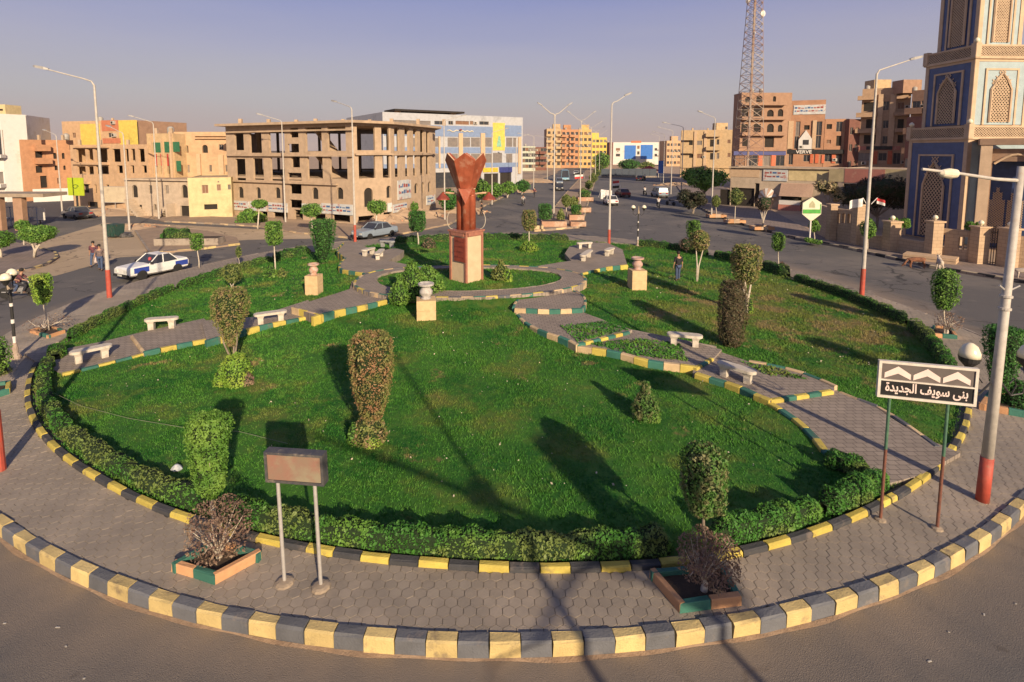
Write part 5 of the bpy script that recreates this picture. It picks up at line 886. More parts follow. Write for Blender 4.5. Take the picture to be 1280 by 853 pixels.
blk('orange-yellow apartment block in the distant row', (39.13,258.05), (45.07,258.05), 18, bm_('ochre_plaster', (.62, .40, .16)), 3, 6, rb=(('room', .3, 4), ('tank', .1, 3)))
blk('lemon yellow apartment block at the right of the distant row', (47.5,270.85), (54.85,270.85), 14.58, M_yellow, 4, 5, rb=(('tank', .5, 4), ('room', .05, 3)))
WB = [(6.56,3.2,13.19,11.2,'U'),(16,3.2,23.04,11.48,'U'),(26.58,3.2,29.67,11.48,'U'),(7.54,7.72,9.95,9.6,'W'),(10.38,7.72,12.51,9.6,'W'),(7.62,4.42,10.03,6.31,'W'),(10.46,4.42,12.59,6.31,'W'),(17.18,7.72,19.41,9.6,'W'),(20.02,7.72,22.15,9.6,'W'),(17.27,4.42,19.5,6.31,'W'),(20.11,4.42,22.25,6.31,'W'),(1.59,8.1,3.99,9.6,'w'),(1.66,4.71,4.06,6.31,'w'),(13.93,9.13,15.31,11.01,'w'),(14.02,5.84,15.39,7.72,'w'),(24.08,8.1,25.55,9.6,'w'),(24.18,4.71,25.65,6.31,'w'),(10.28,12.61,16.25,13.83,'P')]
building('far white block with blue window bays at the end of the avenue', [(68.14,318.15),(98.94,318.15)], 12.96, M_white, (WB,), 14)
blk('maroon sliver of a building left of the white and blue block', (62.2,300.65), (64.22,300.65), 12.69, M_drk, 1, 4)
blk('far pinkish house right of the white and blue block', (88.86,284.97), (96.18,284.97), 13.27, M_peach, 4, 4, rb=(('room', .5, 4),))
TB = [(-0.1,11.16,3.06,12.22,'b'),(0.03,7.27,3.2,8.34,'b'),(6.79,12.13,10.74,13.19,'b'),(6.95,8.15,10.9,9.22,'b'),(2.23,9.7,3.26,11.16,'d'),(2.38,5.91,3.4,7.12,'d'),(4.44,9.7,5.85,11.01,'w'),(4.58,5.81,6,7.12,'w'),(8.08,9.22,9.39,11.35,'d'),(8.24,5.42,9.54,7.37,'d'),(9.89,9.8,10.59,11.35,'w'),(10.05,5.66,10.75,7.37,'w'),(12.82,10.19,13.65,11.26,'w'),(12.99,6.15,13.82,7.37,'w'),(12.08,14.26,12.7,15.12,'w'),(3.6,1.99,4.37,13.77,'T'),(6.38,1.99,7.22,13.77,'T'),(0.06,2.92,15.04,3.22,'c')]
t = building('tan apartment block with rebar on its roof left of the lattice tower', [(55.65,164.56),(70.71,159.73)], 14.14, M_tan, (TB,), 8, side=M_brown)
roof_bits(t, [('rebar', x, 1 + (x % 3)) for x in np.arange(1, 18, 1.3)] + [('stub', 4, 2), ('stub', 9, 3), ('room', 12, 4)], 14.14, M_tan)
B1_ = [(0.74,18.13,1.88,19.29,'a'),(3.08,18.13,4.37,19.52,'a'),(6.57,18.27,7.2,19.38,'a'),(0.04,15.1,1.54,16.97,'d'),(2.64,15.1,4.38,16.97,'d'),(5.49,15,6.89,16.59,'a'),(7.75,15.19,8.87,16.73,'a'),(0.19,11.91,1.55,13.6,'d'),(2.8,11.91,4.3,13.6,'d'),(5.63,11.91,7.05,13.69,'a'),(7.92,12,8.85,13.46,'a'),(-0.33,17.43,8.99,17.99,'b'),(-0.21,14.44,9.14,15.1,'b'),(-0.06,11.16,9.32,11.82,'b'),(0.55,8.99,2.06,10.88,'d'),(5.29,8.75,7.21,10.97,'d'),(-0.28,7.95,9.82,8.33,'c'),(-1.22,7.1,9.77,7.95,'N'),(-0.7,4.81,1.3,7,'w'),(1.68,4.81,3.93,7,'w'),(4.06,4.81,4.88,7,'O'),(5.25,4.81,6.65,7,'w'),(6.82,4.81,7.7,7.1,'O'),(7.87,4.81,9.65,7,'w')]
t = building('tall brown apartment block with arched balconies behind the lattice tower', [(51.41,115.54),(61.97,115.54)], 20.11, M_brown, (B1_,), 4, side=M_brick); roof_bits(t, (('tank', 3, 2), ('tank', 5, 2)), 20.11, M_brown)
VB = [(0.39,15.54,6.2,17.47,'S'),(2.52,12.38,3.53,13.31,'d'),(0.97,11.08,1.81,14.12,'w'),(0.84,8.42,1.66,11.08,'w'),(4.6,11.19,5.76,14.04,'w'),(4.68,8.57,5.69,11.12,'w'),(-0.57,7.4,9.68,8.26,'K'),(-0.43,8.42,0.55,14.23,'T'),(4.04,8.41,4.75,14.29,'T'),(3.92,5.45,4.42,7.32,'O'),(4.81,5.46,5.44,7.33,'O'),(-0.1,5.1,0.78,7.31,'w'),(2.69,5.76,3.86,7.16,'w')]
t = building('narrow brick block with a shop sign and a pale gabled panel', [(61.97,115.54),(67.69,113.13)], 18.46, M_brick, (VB,), 5, side=M_brown)
E_ = [(1.61,8.34,4.14,12.31,'x'),(1.19,7.44,4.12,8.13,'x'),(2.4,9.27,3.48,10.28,'x'),(5.52,7.61,9.14,7.98,'x')]; az = math.atan2((67.69,113.13)[1] - (61.97,115.54)[1], (67.69,113.13)[0] - (61.97,115.54)[0]); g_ = E_[0]; cx = (g_[0] + g_[2]) / 2
gp_ = MB(M_white).add([(x, y, z) for y in (-.3, -.05) for x, z in ((g_[0], g_[1]), (g_[2], g_[1]), (g_[2], g_[1] + (g_[3] - g_[1]) * .5), (cx, g_[3]), (g_[0], g_[1] + (g_[3] - g_[1]) * .5))], [(0, 1, 2, 3, 4), (9, 8, 7, 6, 5), (0, 5, 6, 1), (1, 6, 7, 2), (2, 7, 8, 3), (3, 8, 9, 4), (4, 9, 5, 0)]).build('gable_panel', t, (0, 0, 0), az)
e = E_[2]; MB(M_glass).box(e[0], -.34, e[1], e[2], -.305, e[3]).build('window', t, (0, 0, 0), az)
e = E_[1]; o = text('lettering', 'VERVE', e[2] - e[0], white, t, (0, 0, 0), (R(90), 0, az), .03, .02, e[3] - e[1]); mxx_ = (e[0] + e[2]) / 2; o.location = (mxx_ * math.cos(az) + .25 * math.sin(az), mxx_ * math.sin(az) - .25 * math.cos(az), (e[1] + e[3]) / 2)
VC = [(0.3,12.47,1.28,13.47,'d'),(2.06,11.91,3.16,13.96,'w'),(0.47,9.48,1.24,10.25,'w'),(2.21,9.02,3.18,11.08,'d'),(-0.53,8.41,3.28,11.4,'C'),(-0.37,7.41,3.66,8.22,'K'),(-0.31,5.47,0.18,7.17,'O'),(1.56,5.49,2.18,7.18,'O'),(0.28,5.79,1.57,7.33,'w'),(2.35,5.34,3.51,7.33,'w')]
VC = [f for f in VC if f[4] != 'C']
t = building('lower brick and cream block right of the shop sign block', [(67.77,113.13),(71.94,111.96)], 14.5, M_brick, (VC,), 5); az = math.atan2((71.94,111.96)[1] - (67.77,113.13)[1], (71.94,111.96)[0] - (67.77,113.13)[0])
blk('dark shadowed block between the brick shops and the right apartment block', (71.29,110.82), (73.5,110.82), 14.37, M_drk, 2, 4, w=.6, side=M_drk)
B3_ = [(-0.75,18.08,2.21,18.88,'b'),(-0.83,14.69,2.59,15.58,'b'),(-0.84,11.55,2.66,12.32,'b'),(0.37,15.87,2.33,17.65,'d'),(0.94,12.52,2.53,14.3,'d'),(0.74,9.39,2.7,11.18,'d'),(2.7,8.93,3.54,19.11,'T'),(4.62,8.92,5.57,18.99,'T'),(3.5,15.98,4.51,17.73,'w'),(3.72,12.46,4.64,14,'w'),(3.79,9.37,4.71,10.92,'w'),(5.85,16.1,6.91,17.4,'w'),(5.59,18.03,7.39,18.68,'b'),(5.25,14.8,7.59,15.45,'b'),(5.62,11.63,6.97,12.33,'b'),(6.04,12.41,7.03,14.15,'d'),(6.22,9.57,7.09,11.1,'d'),(-0.73,8.13,6.75,8.93,'R'),(1.24,8.22,5.5,8.93,'K'),(-0.58,6,2.53,7.59,'w'),(2.49,5.35,3.19,7.95,'O'),(3.36,6.04,4.73,7.6,'w'),(4.83,5.38,5.56,7.95,'O'),(5.72,5.4,6.92,7.6,'w')]
t = building('tall tan apartment block with stacked balconies left of the minaret', [(73.5,110.82),(80.04,106.46)], 20.31, bm_('tan_brown_plaster', (.45, .30, .19)), (B3_,), 8, side=M_brown); roof_bits(t, (('tank', 3, 3), ('room', 5, 4)), 20.31, M_tan)
blk('brown block partly hidden behind the minaret', (77.19,102.43), (79.49,98.69), 19.1, M_brown, 3, 5, bal=1, rb=(('tank', .6, 3), ('room', .1, 3)))
blk('low plum-coloured block at the foot of the tan apartments', (66.45,88.94), (67.4,86.1), 13.41, M_drk, 2, 3, side=M_drk)
# -- left side
building('tall white building at the left edge with a blank side wall', [(-85.05,83.44),(-76.49,84.75),(-74.81,87.5)], 13.69, M_white, ([(6.93,7.39,8.81,11.23,'w'),(6.4,2.89,8.45,4.76,'w'),(6.34,6.92,9.11,7.39,'b'),(5.97,2.33,8.74,2.89,'b'),(5.46,-0.23,8.65,0.09,'k')], []), 10, name='white_building')
t = thing('roof_room', 'small cream roof room with two vents on top of the white building', 'roof room', (*(-82.47,88.94), 13.69 - .1)); MB(M_cream, M_void).box(-2, .5, 0, 2.8, 3.5, 1.9).box(.8, .46, .9, 1.4, .497, 1.2, 1).box(1.7, .46, .9, 2.4, .497, 1.2, 1).build('room', t)
t = thing('shop_canopy', 'flat concrete canopy on thick brown pillars at the left edge', 'canopy', (*(-49.59,54.57), 0)); MB(conc).box(-5, -.6, 3.4, 4.5, 2.5, 3.75).build('roof', t)
for x in (-3.6, -.6, 1.6): MB(M_brown).cbox((x, 0, 1.7), (.9, .6, 3.4)).build('pillar', t)
t = thing('railing_frame', 'blue painted metal railing frames beside the canopy pillars', 'railing', (*(-50.68,57.51), 0)); mb_ = mat('blue_rail', (.12, .2, .42), (.3, .32, .36), .5, 6)
for x in (-1.9, -1, 0, .9, 1.8): MB(mb_).tube([(x, 0, 0), (x, 0, 2.1)], .05, 6).build('post', t)
for z in (.9, 2.05): MB(mb_).tube([(-1.9, 0, z), (1.8, 0, z)], .04, 6).build('rail', t)
OB = [(1.51,7.97,3.35,8.97,'b'),(1.49,5.91,3.48,6.81,'b'),(1.7,6.88,2.72,7.84,'d'),(1.62,4.47,2.55,5.59,'d'),(2.1,2.01,3.07,3.96,'d')]; OC = [(0.95,6.69,1.41,7.68,'a'),(2.09,6.68,2.48,7.67,'a'),(1,4.82,1.42,5.61,'a'),(2.17,4.85,2.5,5.58,'a'),(1.21,2.56,1.68,3.55,'w')]
t = building('orange brick apartment house with two balconies behind the white building', [(-74.64,86.1),(-73.27,88.94),(-71,91.97)], 9.77, M_orange, (OB, OC), 11); roof_bits(t, (('stub', 2, 1), ('stub', 5, 2), ('tank', 4, 4)), 9.77)
def low_wall(label, P, h, m, t_=.25, z0=0, name='boundary_wall', feats=()):
    o = P[0]; t = thing(name, label, 'wall', (*o, z0))
    for i in range(len(P) - 1): facade(t, P[i], P[i + 1], h, feats[i] if i < len(feats) else [], m, o, t_, z0=-.1)
    return t
low_wall('long white boundary wall below the orange brick house', [(-72.36,84.75),(-70.45,86.1),(-68.22,87.5)], 2.03, M_white)
YB = [(4.63,9.04,9.4,12.81,'Y'),(13.97,9.01,18.23,13.3,'Y'),(9.93,11.48,13.89,13.37,'P'),(9.96,9.31,14.25,10.22,'P'),(6.94,10.5,7.84,11.21,'w'),(11.25,12.54,12.38,13.09,'w'),(11.3,10.36,12.41,11.17,'w'),(15.49,12.48,16.41,13.03,'w'),(15.64,10.33,16.5,11.13,'w'),(2.45,10.36,3.36,11.26,'w')]
t = building('yellow and pink apartment block rising behind the left concrete frame', [(-79.47,100.53),(-62.66,95.21)], 13.34, M_peach, (YB,), 11, side=M_brown); roof_bits(t, (('tank', 5, 3), ('stub', 8, 2)), 13.34)
CB = [(1.39,6.39,3.42,8.28,'o'),(3.91,6.4,5.1,8.28,'o'),(5.58,6.42,8.22,8.28,'o'),(1.31,4.59,3.21,5.82,'o'),(3.62,4.63,4.99,5.84,'o'),(5.48,4.75,8.25,5.87,'o'),(9.27,6.5,10.96,8.27,'o'),(11.84,6.57,12.61,8.27,'o'),(13.07,6.53,13.94,8.27,'o'),(14.59,6.54,15.81,8.27,'o'),(10.08,4.98,11.22,6.02,'o'),(12.84,5.02,13.55,6.05,'o'),(15.17,5.09,16.06,6.07,'o'),(0.77,6.07,8.53,6.29,'c'),(1.07,8.42,8.78,8.64,'c'),(2.41,2.04,3.62,3.61,'d'),(4.83,2.07,5.35,3.26,'d'),(7.37,2.6,8.06,3.32,'d'),(3.2,-0.21,5.32,0.8,'d'),(1.5,3.32,4.04,3.66,'c')]
t = building('unfinished concrete frame house with an orange lower storey on the left', [(-61.21,78.57),(-46.06,72.24)], 8.85, M_peach, (CB,), 10, floors=(6.21, 4.56), cols=3, name='unfinished_building'); roof_bits(t, [('stub', x, .6) for x in (1, 4, 8, 11)], 8.85)
PB = [(1.1,2.24,2,3.79,'a'),(3.72,2.74,4.25,3.78,'w'),(6.17,2.79,6.75,3.82,'w'),(8.61,2.36,9.53,3.93,'a'),(4.33,0.78,4.73,1.45,'d'),(0.52,0.32,2.52,1.35,'d'),(8.28,0.05,9.96,1.39,'d'),(5.19,0.03,5.22,0.06,'x'),(0.32,4.41,9.96,4.6,'c'),(5.96,1.48,9.7,2.29,'k')]
PB = [f for f in PB if f[4] != 'x' and f[4] != 'k']; HP_ = 4.55
t = building('low pale house with outside stairs and arched doors on the sand', [(-46.3,67.69),(-36.9,65.22)], HP_, M_pale, (PB,), 9, name='house'); A_ = np.array((-46.3,67.69)); az = math.atan2(*(np.array((-36.9,65.22)) - A_)[::-1])
for xa, xb, za, zb in ((1.2, 3.2, 2.1, .1), (6.0, 7.6, .2, 1.9)):
    q = MB(M_pale)
    for i in range(8): f = i / 8; x = xa + (xb - xa) * f; q.box(x, -1.3, 0 if i > 6 else max(0, za + (zb - za) * f - .45), x + (xb - xa) / 8, -.01, za + (zb - za) * f)
    q.build('stairs', t, (0, 0, 0), az)
GB = [(1.08,7.79,2.27,9.11,'g'),(2.82,7.79,3.92,9.19,'g'),(4.18,7.87,5.19,9.18,'g'),(4.54,5.29,5.26,6.69,'g'),(0.88,6.01,1.62,7.68,'r'),(2,6.02,3.8,7.69,'r'),(1.03,4.94,1.48,7.6,'o'),(2,4.94,2.28,7.61,'o'),(3.02,4.95,3.34,7.61,'o'),(0.9,4.39,0.95,10.12,'T'),(2.53,4.41,2.47,9.58,'T'),(4.1,4.43,3.84,10.36,'T')]
t = building('narrow unfinished house with green shutters and red curtains', [(-46.69,73.22),(-42.54,72.24)], 10.29, M_tan, ([f for f in GB],), 10, floors=(7.76, 4.67), name='unfinished_building'); roof_bits(t, [('stub', x, .6) for x in (1, 3)] + [('tank', 1.5, 3)], 10.29)
CC = [(1.46,2.92,2.16,3.93,'w'),(3.07,3.2,3.52,3.97,'w'),(4.27,3.29,4.61,3.94,'w'),(1.61,0.97,3.04,1.6,'d'),(3.18,4.16,3.39,4.4,'w')]; building('low cream house with dark square windows left of the skeleton building', [(-36.56,64.43),(-32.17,66.02)], 4.82, M_cream, (CC,), 9, name='house')
PD = [(2.25,7.73,2.6,8.73,'a'),(4.48,7.73,5.24,8.81,'a'),(6.74,8.14,7.35,8.87,'w'),(5.29,5.15,5.65,6.11,'w'),(7.47,5.15,7.83,6.11,'w'),(2.3,5.02,2.64,6.11,'w'),(3.75,9.97,8.07,10.29,'c'),(3.72,9.62,8.05,9.75,'c'),(3.74,4.47,4.25,7.6,'T'),(6.72,4.47,7.39,7.46,'T')]; building('peach two-storey house with arched windows behind the cream house', [(-44.36,74.23),(-36.45,74.23)], 10.56, M_peach, (PD,), 10, name='house')
# -- market stalls and mosque enclosure on the right
MA = [(4.31,3.88,7.35,5.49,'S'),(7.47,4.01,12.07,5.57,'C'),(12.03,4,13.04,5.59,'e'),(-0.25,4.29,3.76,5.51,'e'),(-1.44,-0.8,0,2.4,'d'),(0.08,-0.63,3.26,2.73,'d'),(3.29,-0.5,3.87,3.47,'d'),(8.74,0.72,9.17,1.77,'d'),(6.65,1.25,9.14,1.8,'d'),(-0.26,5.59,13.72,5.76,'c')]
t = building('row of market stalls with a painted fascia below the apartment blocks', [(33.91,78.57),(44.25,70.35)], 5.69, M_pale, (MA,), 9, name='market_building', cat='shop'); A_ = np.array((33.91,78.57)); az = math.atan2(*(np.array((44.25,70.35)) - A_)[::-1])
mk_s = mat('corrugated_shutter', (.50, .34, .25), (.40, .27, .2), .7, 5)
AW = [(6.66,1.93,10.57,3.65,'x'),(3.7,1.56,6.31,3.52,'x'),(6.6,-0.52,9.23,0.76,'x'),(6.64,0.76,9.16,1.25,'x'),(-1.29,3,1.13,4.12,'x')]
a_ = AW[0]; q = MB(mk_s)
for i in range(12): f0, f1 = i / 12, (i + .8) / 12; z0_, z1_ = a_[3] - (a_[3] - a_[1]) * f0, a_[3] - (a_[3] - a_[1]) * f1; q.add([(x, y, z) for (y, z) in ((-.15 - 1.3 * f0, z0_), (-.2 - 1.3 * f1, z1_)) for x in (a_[0], a_[2])] + [(x, y, z) for (y, z) in ((-.10 - 1.3 * f0, z0_), (-.12 - 1.3 * f1, z1_)) for x in (a_[0], a_[2])], [(0, 1, 3, 2), (6, 7, 5, 4), (2, 3, 7, 6)])
q.build('awning', t, (0, 0, 0), az)
a_ = AW[1]; cx = (a_[0] + a_[2]) / 2
for i in range(9): th_ = R(8 + i * 20); MB(mk_s if i % 2 else M_white).add([(cx, -1.3, a_[1]), (cx + 1.15 * math.cos(th_), -.3, a_[1] + 1.3 * math.sin(th_)), (cx + 1.15 * math.cos(th_ + .33), -.3, a_[1] + 1.3 * math.sin(th_ + .33)), (cx, -1.25, a_[1] - .03), (cx + 1.1 * math.cos(th_), -.25, a_[1] + 1.25 * math.sin(th_)), (cx + 1.1 * math.cos(th_ + .33), -.25, a_[1] + 1.25 * math.sin(th_ + .33))], [(0, 1, 2), (5, 4, 3), (1, 4, 5, 2)]).build('fan_awning_rib', t, (0, 0, 0), az)
a_ = AW[2]; MB(M_rsh).box(a_[0], -1.2, -.1, a_[2], -.02, a_[3]).build('counter', t, (0, 0, 0), az); a_ = AW[3]; MB(M_white).box(a_[0], -1.1, a_[1] + .02, a_[2], -.03, a_[3] + .1).build('counter_top', t, (0, 0, 0), az)
MA2 = [(0.72,4.02,5.08,5.75,'R'),(5.04,4.46,7.6,5.84,'C'),(0.65,1.21,7.57,3.88,'d'),(-1.1,4.07,0.77,5.67,'C')]; building('second row of market stalls with a rose painted panel behind the acacia', [(43.68,69.44),(48.49,62.92)], 5.85, M_pale, (MA2,), 8, name='market_building', cat='shop')
# mosque wall
M_mw = brickmat('mosque_stone', (.50, .36, .235), (.45, .32, .205), (.32, .225, .15), .5, .25, .012, .35)
def pillar(t, loc, o, h, s=.75, ball=True):
    b = MB(M_mw).cbox((loc[0] - o[0], loc[1] - o[1], h / 2 - .05), (s, s, h + .1)); b.build('pillar', t); MB(M_sand).cbox((loc[0] - o[0], loc[1] - o[1], h + .06), (s + .16, s + .16, .12)).build('pillar_cap', t)
    if ball: MB(glassw).lathe([(.06, h + .12), (.07, h + .2), (.15, h + .26), (.18, h + .36), (.13, h + .47), (.04, h + .53)], 12, (loc[0] - o[0], loc[1] - o[1], 0)).build('globe', t, smooth=True)
SA = [(0.65,1.66,0.96,2.54,'o'),(1.15,1.73,1.48,2.59,'o'),(1.65,1.79,1.97,2.61,'o')]; HW = 2.94
t = low_wall('sunlit stone wall with three slits left of the lamp post', [(30.7,51.92), (29.8,48.16), (30.6,45.67)], HW, M_mw, .35, feats=([], SA), name='mosque_wall'); o = (30.7,51.92)
pillar(t, (29.68,47.73), o, HW + .3, .6, False); pillar(t, (30.41,45.28), o, HW + .5, .7, False)
low_wall('low stone wall in shade between the two pillars', [(30.35,45.09), (31.33,43.08)], 1.15, M_mw, .35, name='mosque_wall')
t = low_wall('low stone wall beside the round-topped pillar', [(31.34,42.73), (32.17,40.13)], 1.2, M_mw, .35, name='mosque_wall'); pillar(t, (31.28,42.56), (31.34,42.73), 2.4, .85)
SB = [(0.53,0.9,0.73,1.88,'o'),(0.81,0.94,1.01,1.91,'o'),(1.79,0.89,1.98,1.85,'o'),(2.07,0.93,2.27,1.88,'o')]; HS = 2.35
t = low_wall('high stone wall with four slits between two globe-topped pillars', [(32.05,39.98), (34.09,37.83)], HS, M_mw, .4, feats=(SB,), name='mosque_wall'); pillar(t, (32.17,39.53), (32.05,39.98), HS + .45, .75); pillar(t, (33.91,37.7), (32.05,39.98), HS + .3, .75)
SC_ = [(0.04,0.76,0.25,1.78,'o')]; t = low_wall('stone wall right of the iron gate behind the leaning lamp post', [(35.02,36.77), (36.15,35.53)], HS - .1, M_mw, .4, feats=(SC_,), name='mosque_wall'); pillar(t, (34.84,36.52), (35.02,36.77), HS + .35, .8)
a_, b_ = np.array((34.13,37.56)), np.array((34.8,36.77)); t = thing('iron_gate', 'black iron gate between the mosque wall pillars', 'gate', (*a_, 0), math.atan2(b_[1] - a_[1], b_[0] - a_[0])); L = float(np.hypot(*(b_ - a_)))
for i in range(9): MB(black).tube([(i * L / 8, 0, .1), (i * L / 8, 0, 2.6 + .25 * math.sin(math.pi * i / 8))], .025, 5).build('bar', t)
for z in (.3, 1.4, 2.4): MB(black).tube([(0, 0, z), (L, 0, z)], .03, 5).build('rail', t)
# minaret
M_rib = bm_('mosque_sandstone', (.57, .42, .285), .85); M_mb = bm_('mosque_blue_shaded', (.065, .105, .24), .8, rough=.5); M_mg = bm_('mosque_blue_lit', (.33, .42, .45), .85, rough=.5); M_dkb = mat('deep_blue_recess', (.03, .06, .17), (.02, .04, .11), .5, 3)  # left face's shade and right face's light are put into the tile blues
def lattice(b, x0, z0, w, h, y, cell=.22, r_=.022, arch=True, mi=0):
    """pierced screen: crossing diagonals clipped to a pointed arch"""
    def ok(x, z):
        u = abs(x - x0 - w / 2) / (w / 2); zz = (z - z0) / h; return u < 1 and 0 <= zz and (zz < .62 or (not arch and zz < 1) or (zz < 1 and u < math.cos((zz - .62) / .38 * math.pi / 2) ** .8))
    n = int(w / cell) + 1; k = int(h / cell) + 1
    for i in range(n):
        for j in range(k):
            cx, cz = x0 + (i + .5) * w / n, z0 + (j + .5) * h / k
            if ok(cx, cz):
                a, c = w / n / 2, h / k / 2
                for (p, q) in (((-a, -c), (a, c)), ((-a, c), (a, -c))):
                    dx, dz = q[0] - p[0], q[1] - p[1]; l = math.hypot(dx, dz); nx, nz_ = -dz / l * r_, dx / l * r_
                    P = [(cx + p[0] + nx, cz + p[1] + nz_), (cx + p[0] - nx, cz + p[1] - nz_), (cx + q[0] - nx, cz + q[1] - nz_), (cx + q[0] + nx, cz + q[1] + nz_)]
                    b.add([(x, y, z) for x, z in P] + [(x, y + .04, z) for x, z in P], [(0, 1, 2, 3), (0, 4, 5, 1), (2, 6, 7, 3)], mi)
    return b
Fc = (39.38,45.67); mt = thing('minaret', 'tall square mosque tower with blue panels and pierced sandstone screens at the right', 'minaret', (*Fc, 0), R(3))
yF = lambda v: v
z1_, z2_, z3_ = 10.1, 16.79, 16.79 + 9.5
def tier(w, z0, z1, dx, dy, top=True, nm='tier'):
    """square shaft; near corner at local (dx,dy); right face along +x, left face along +y"""
    MB(M_rib).box(dx + .12, dy + .12, z0, dx + w - .12, dy + w - .12, z1).build('shaft', mt)
    for face, (bp, fm) in enumerate(((M_mg, M_rib), (M_mb, M_rib))):
        def T(x, y, z): return (dx + x, dy + y, z) if face == 0 else (dx + y, dy + w - x, z)
        def bx(x0, y0, za, x1, y1, zb, m, name):
            b = MB(m).box(x0, y0, za, x1, y1, zb, F=T); return b.build(name, mt)
        hz = z1 - z0 - (1.15 if top else 0); bx(.35, .04, z0 + .1, w - .35, .115, z0 + hz - .2, bp, 'tile_panel')
        for xx in (0, w - .34): bx(xx, -.02 if face == 0 else -.021, z0, xx + .34, .12, z0 + hz, fm, 'corner_pier')
        bx(.34, 0, z0 + hz - .22, w - .34, .12, z0 + hz, fm, 'lintel')
        ix, iw = w * .2, w * .6; zt = z0 + hz * .86
        for a in ((ix, z0 + .1, ix + .16, zt), (ix + iw - .16, z0 + .1, ix + iw, zt), (ix + .16, zt - .16, ix + iw - .16, zt)): bx(a[0], -.06, a[1], a[2], .035, a[3], fm, 'niche_frame')
        bx(ix + .16, .0, z0 + .1, ix + iw - .16, .036, zt - .16, M_dkb if face else bp, 'niche')  # left niche gets a darker blue, its shade painted in
        MB(M_void).add([T(x, -.004, z) for x, z in [(ix + iw * .22, z0 + .3), (ix + iw * .78, z0 + .3), (ix + iw * .78, z0 + hz * .55), (ix + iw * .66, z0 + hz * .68), (ix + iw * .5, z0 + hz * .77), (ix + iw * .34, z0 + hz * .68), (ix + iw * .22, z0 + hz * .55)]], [tuple(range(7)) if face == 0 else tuple(range(6, -1, -1))]).build('screen_shade_panel', mt)  # flat near-black panel, shade behind the screen painted in
        b = MB(M_rib); lattice(b, ix + iw * .22, z0 + .3, iw * .56, hz * .80, -.05, max(.24, w * .062), .04); b.v = [T(*v) for v in b.v]; tag(b.build('pierced_screen', mt), kind='stuff')
        b = MB(M_rib); A7 = [(ix + iw * .20, z0 + .3), (ix + iw * .20, z0 + hz * .55), (ix + iw * .33, z0 + hz * .69), (ix + iw * .5, z0 + hz * .79), (ix + iw * .67, z0 + hz * .69), (ix + iw * .80, z0 + hz * .55), (ix + iw * .80, z0 + .3)]
        b.tube([T(x, -.08, z) for x, z in A7], .10, 5).build('arch_rib', mt)
        if top:
            bx(-.12, -.14, z0 + hz, w + .12, .1, z0 + hz + .2, fm, 'cornice'); bx(-.1, -.12, z1 - .14, w + .1, -.0, z1, fm, 'balustrade_rail')
            b = MB(M_rib); lattice(b, .3, z0 + hz + .2, w - .6, z1 - .14 - (z0 + hz + .2), -.09, .24, .03, arch=False); b.v = [T(*v) for v in b.v]; tag(b.build('balustrade_screen', mt), kind='stuff')
            bx(.2, .0, z0 + hz + .2, w - .2, .03, z1 - .2, M_void, 'balustrade_shade_panel')  # near-black strip paints the shade behind the balustrade
            for xx in (-.18, w - .28): bx(xx, -.2 if face == 0 else -.201, z0 + hz + .1, xx + .46, .2, z1 + .12, fm, 'corner_post')
tier(6.1, 0, z1_, 0, 0); tier(4.9, z1_ - .0, z2_, .55, .55); tier(3.9, z2_, z3_, 1.05, 1.05, False)
for p in ((-.05, -.05, z1_ + .1), (.5, .5, z2_ + .1), (-.05, 5.9, z1_ + .1)): MB(glassw).lathe([(.05, 0), (.2, .15), (.2, .3), (.05, .45)], 10, p).build('globe', mt, smooth=True)
# entrance arcade right of the minaret
A_, B_ = (38.69,43.79), (42.85,40.44); ha = 8.17; t = thing('mosque_porch', 'mosque porch in shadow with blue niche, lattice doors and sandstone piers', 'porch', (*A_, 0), math.atan2(B_[1] - A_[1], B_[0] - A_[0]))
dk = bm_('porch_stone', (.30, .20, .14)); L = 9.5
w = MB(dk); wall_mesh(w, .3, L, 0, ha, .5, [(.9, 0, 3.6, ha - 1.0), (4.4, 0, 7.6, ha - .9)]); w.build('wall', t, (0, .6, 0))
for x in (.1, 3.65, 7.7): MB(M_rib).box(x, -.1, 0, x + .7, .58, ha + .3).build('pier', t)
MB(M_dkb).box(.5, 2.2, 0, 8.6, 2.4, ha - .6).build('back_panel', t)
for x in (1.0, 2.1, 4.7, 5.9): b = MB(M_rib); lattice(b, x, .4, .95, 4.6, 2.12, .2, .03); tag(b.build('lattice_door', t), kind='stuff')
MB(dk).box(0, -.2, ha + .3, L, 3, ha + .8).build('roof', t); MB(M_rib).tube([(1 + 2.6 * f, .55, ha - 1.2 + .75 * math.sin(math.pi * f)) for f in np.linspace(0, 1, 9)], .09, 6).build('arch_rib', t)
t = building('mosque body behind the minaret with pale panels', [(46.41,48.6), (52.16,44.9)], 9.67, M_rib, ([(1, 2, 2.6, 5, 'w'), (4, 2, 5.6, 5, 'w')],), 8, name='mosque')
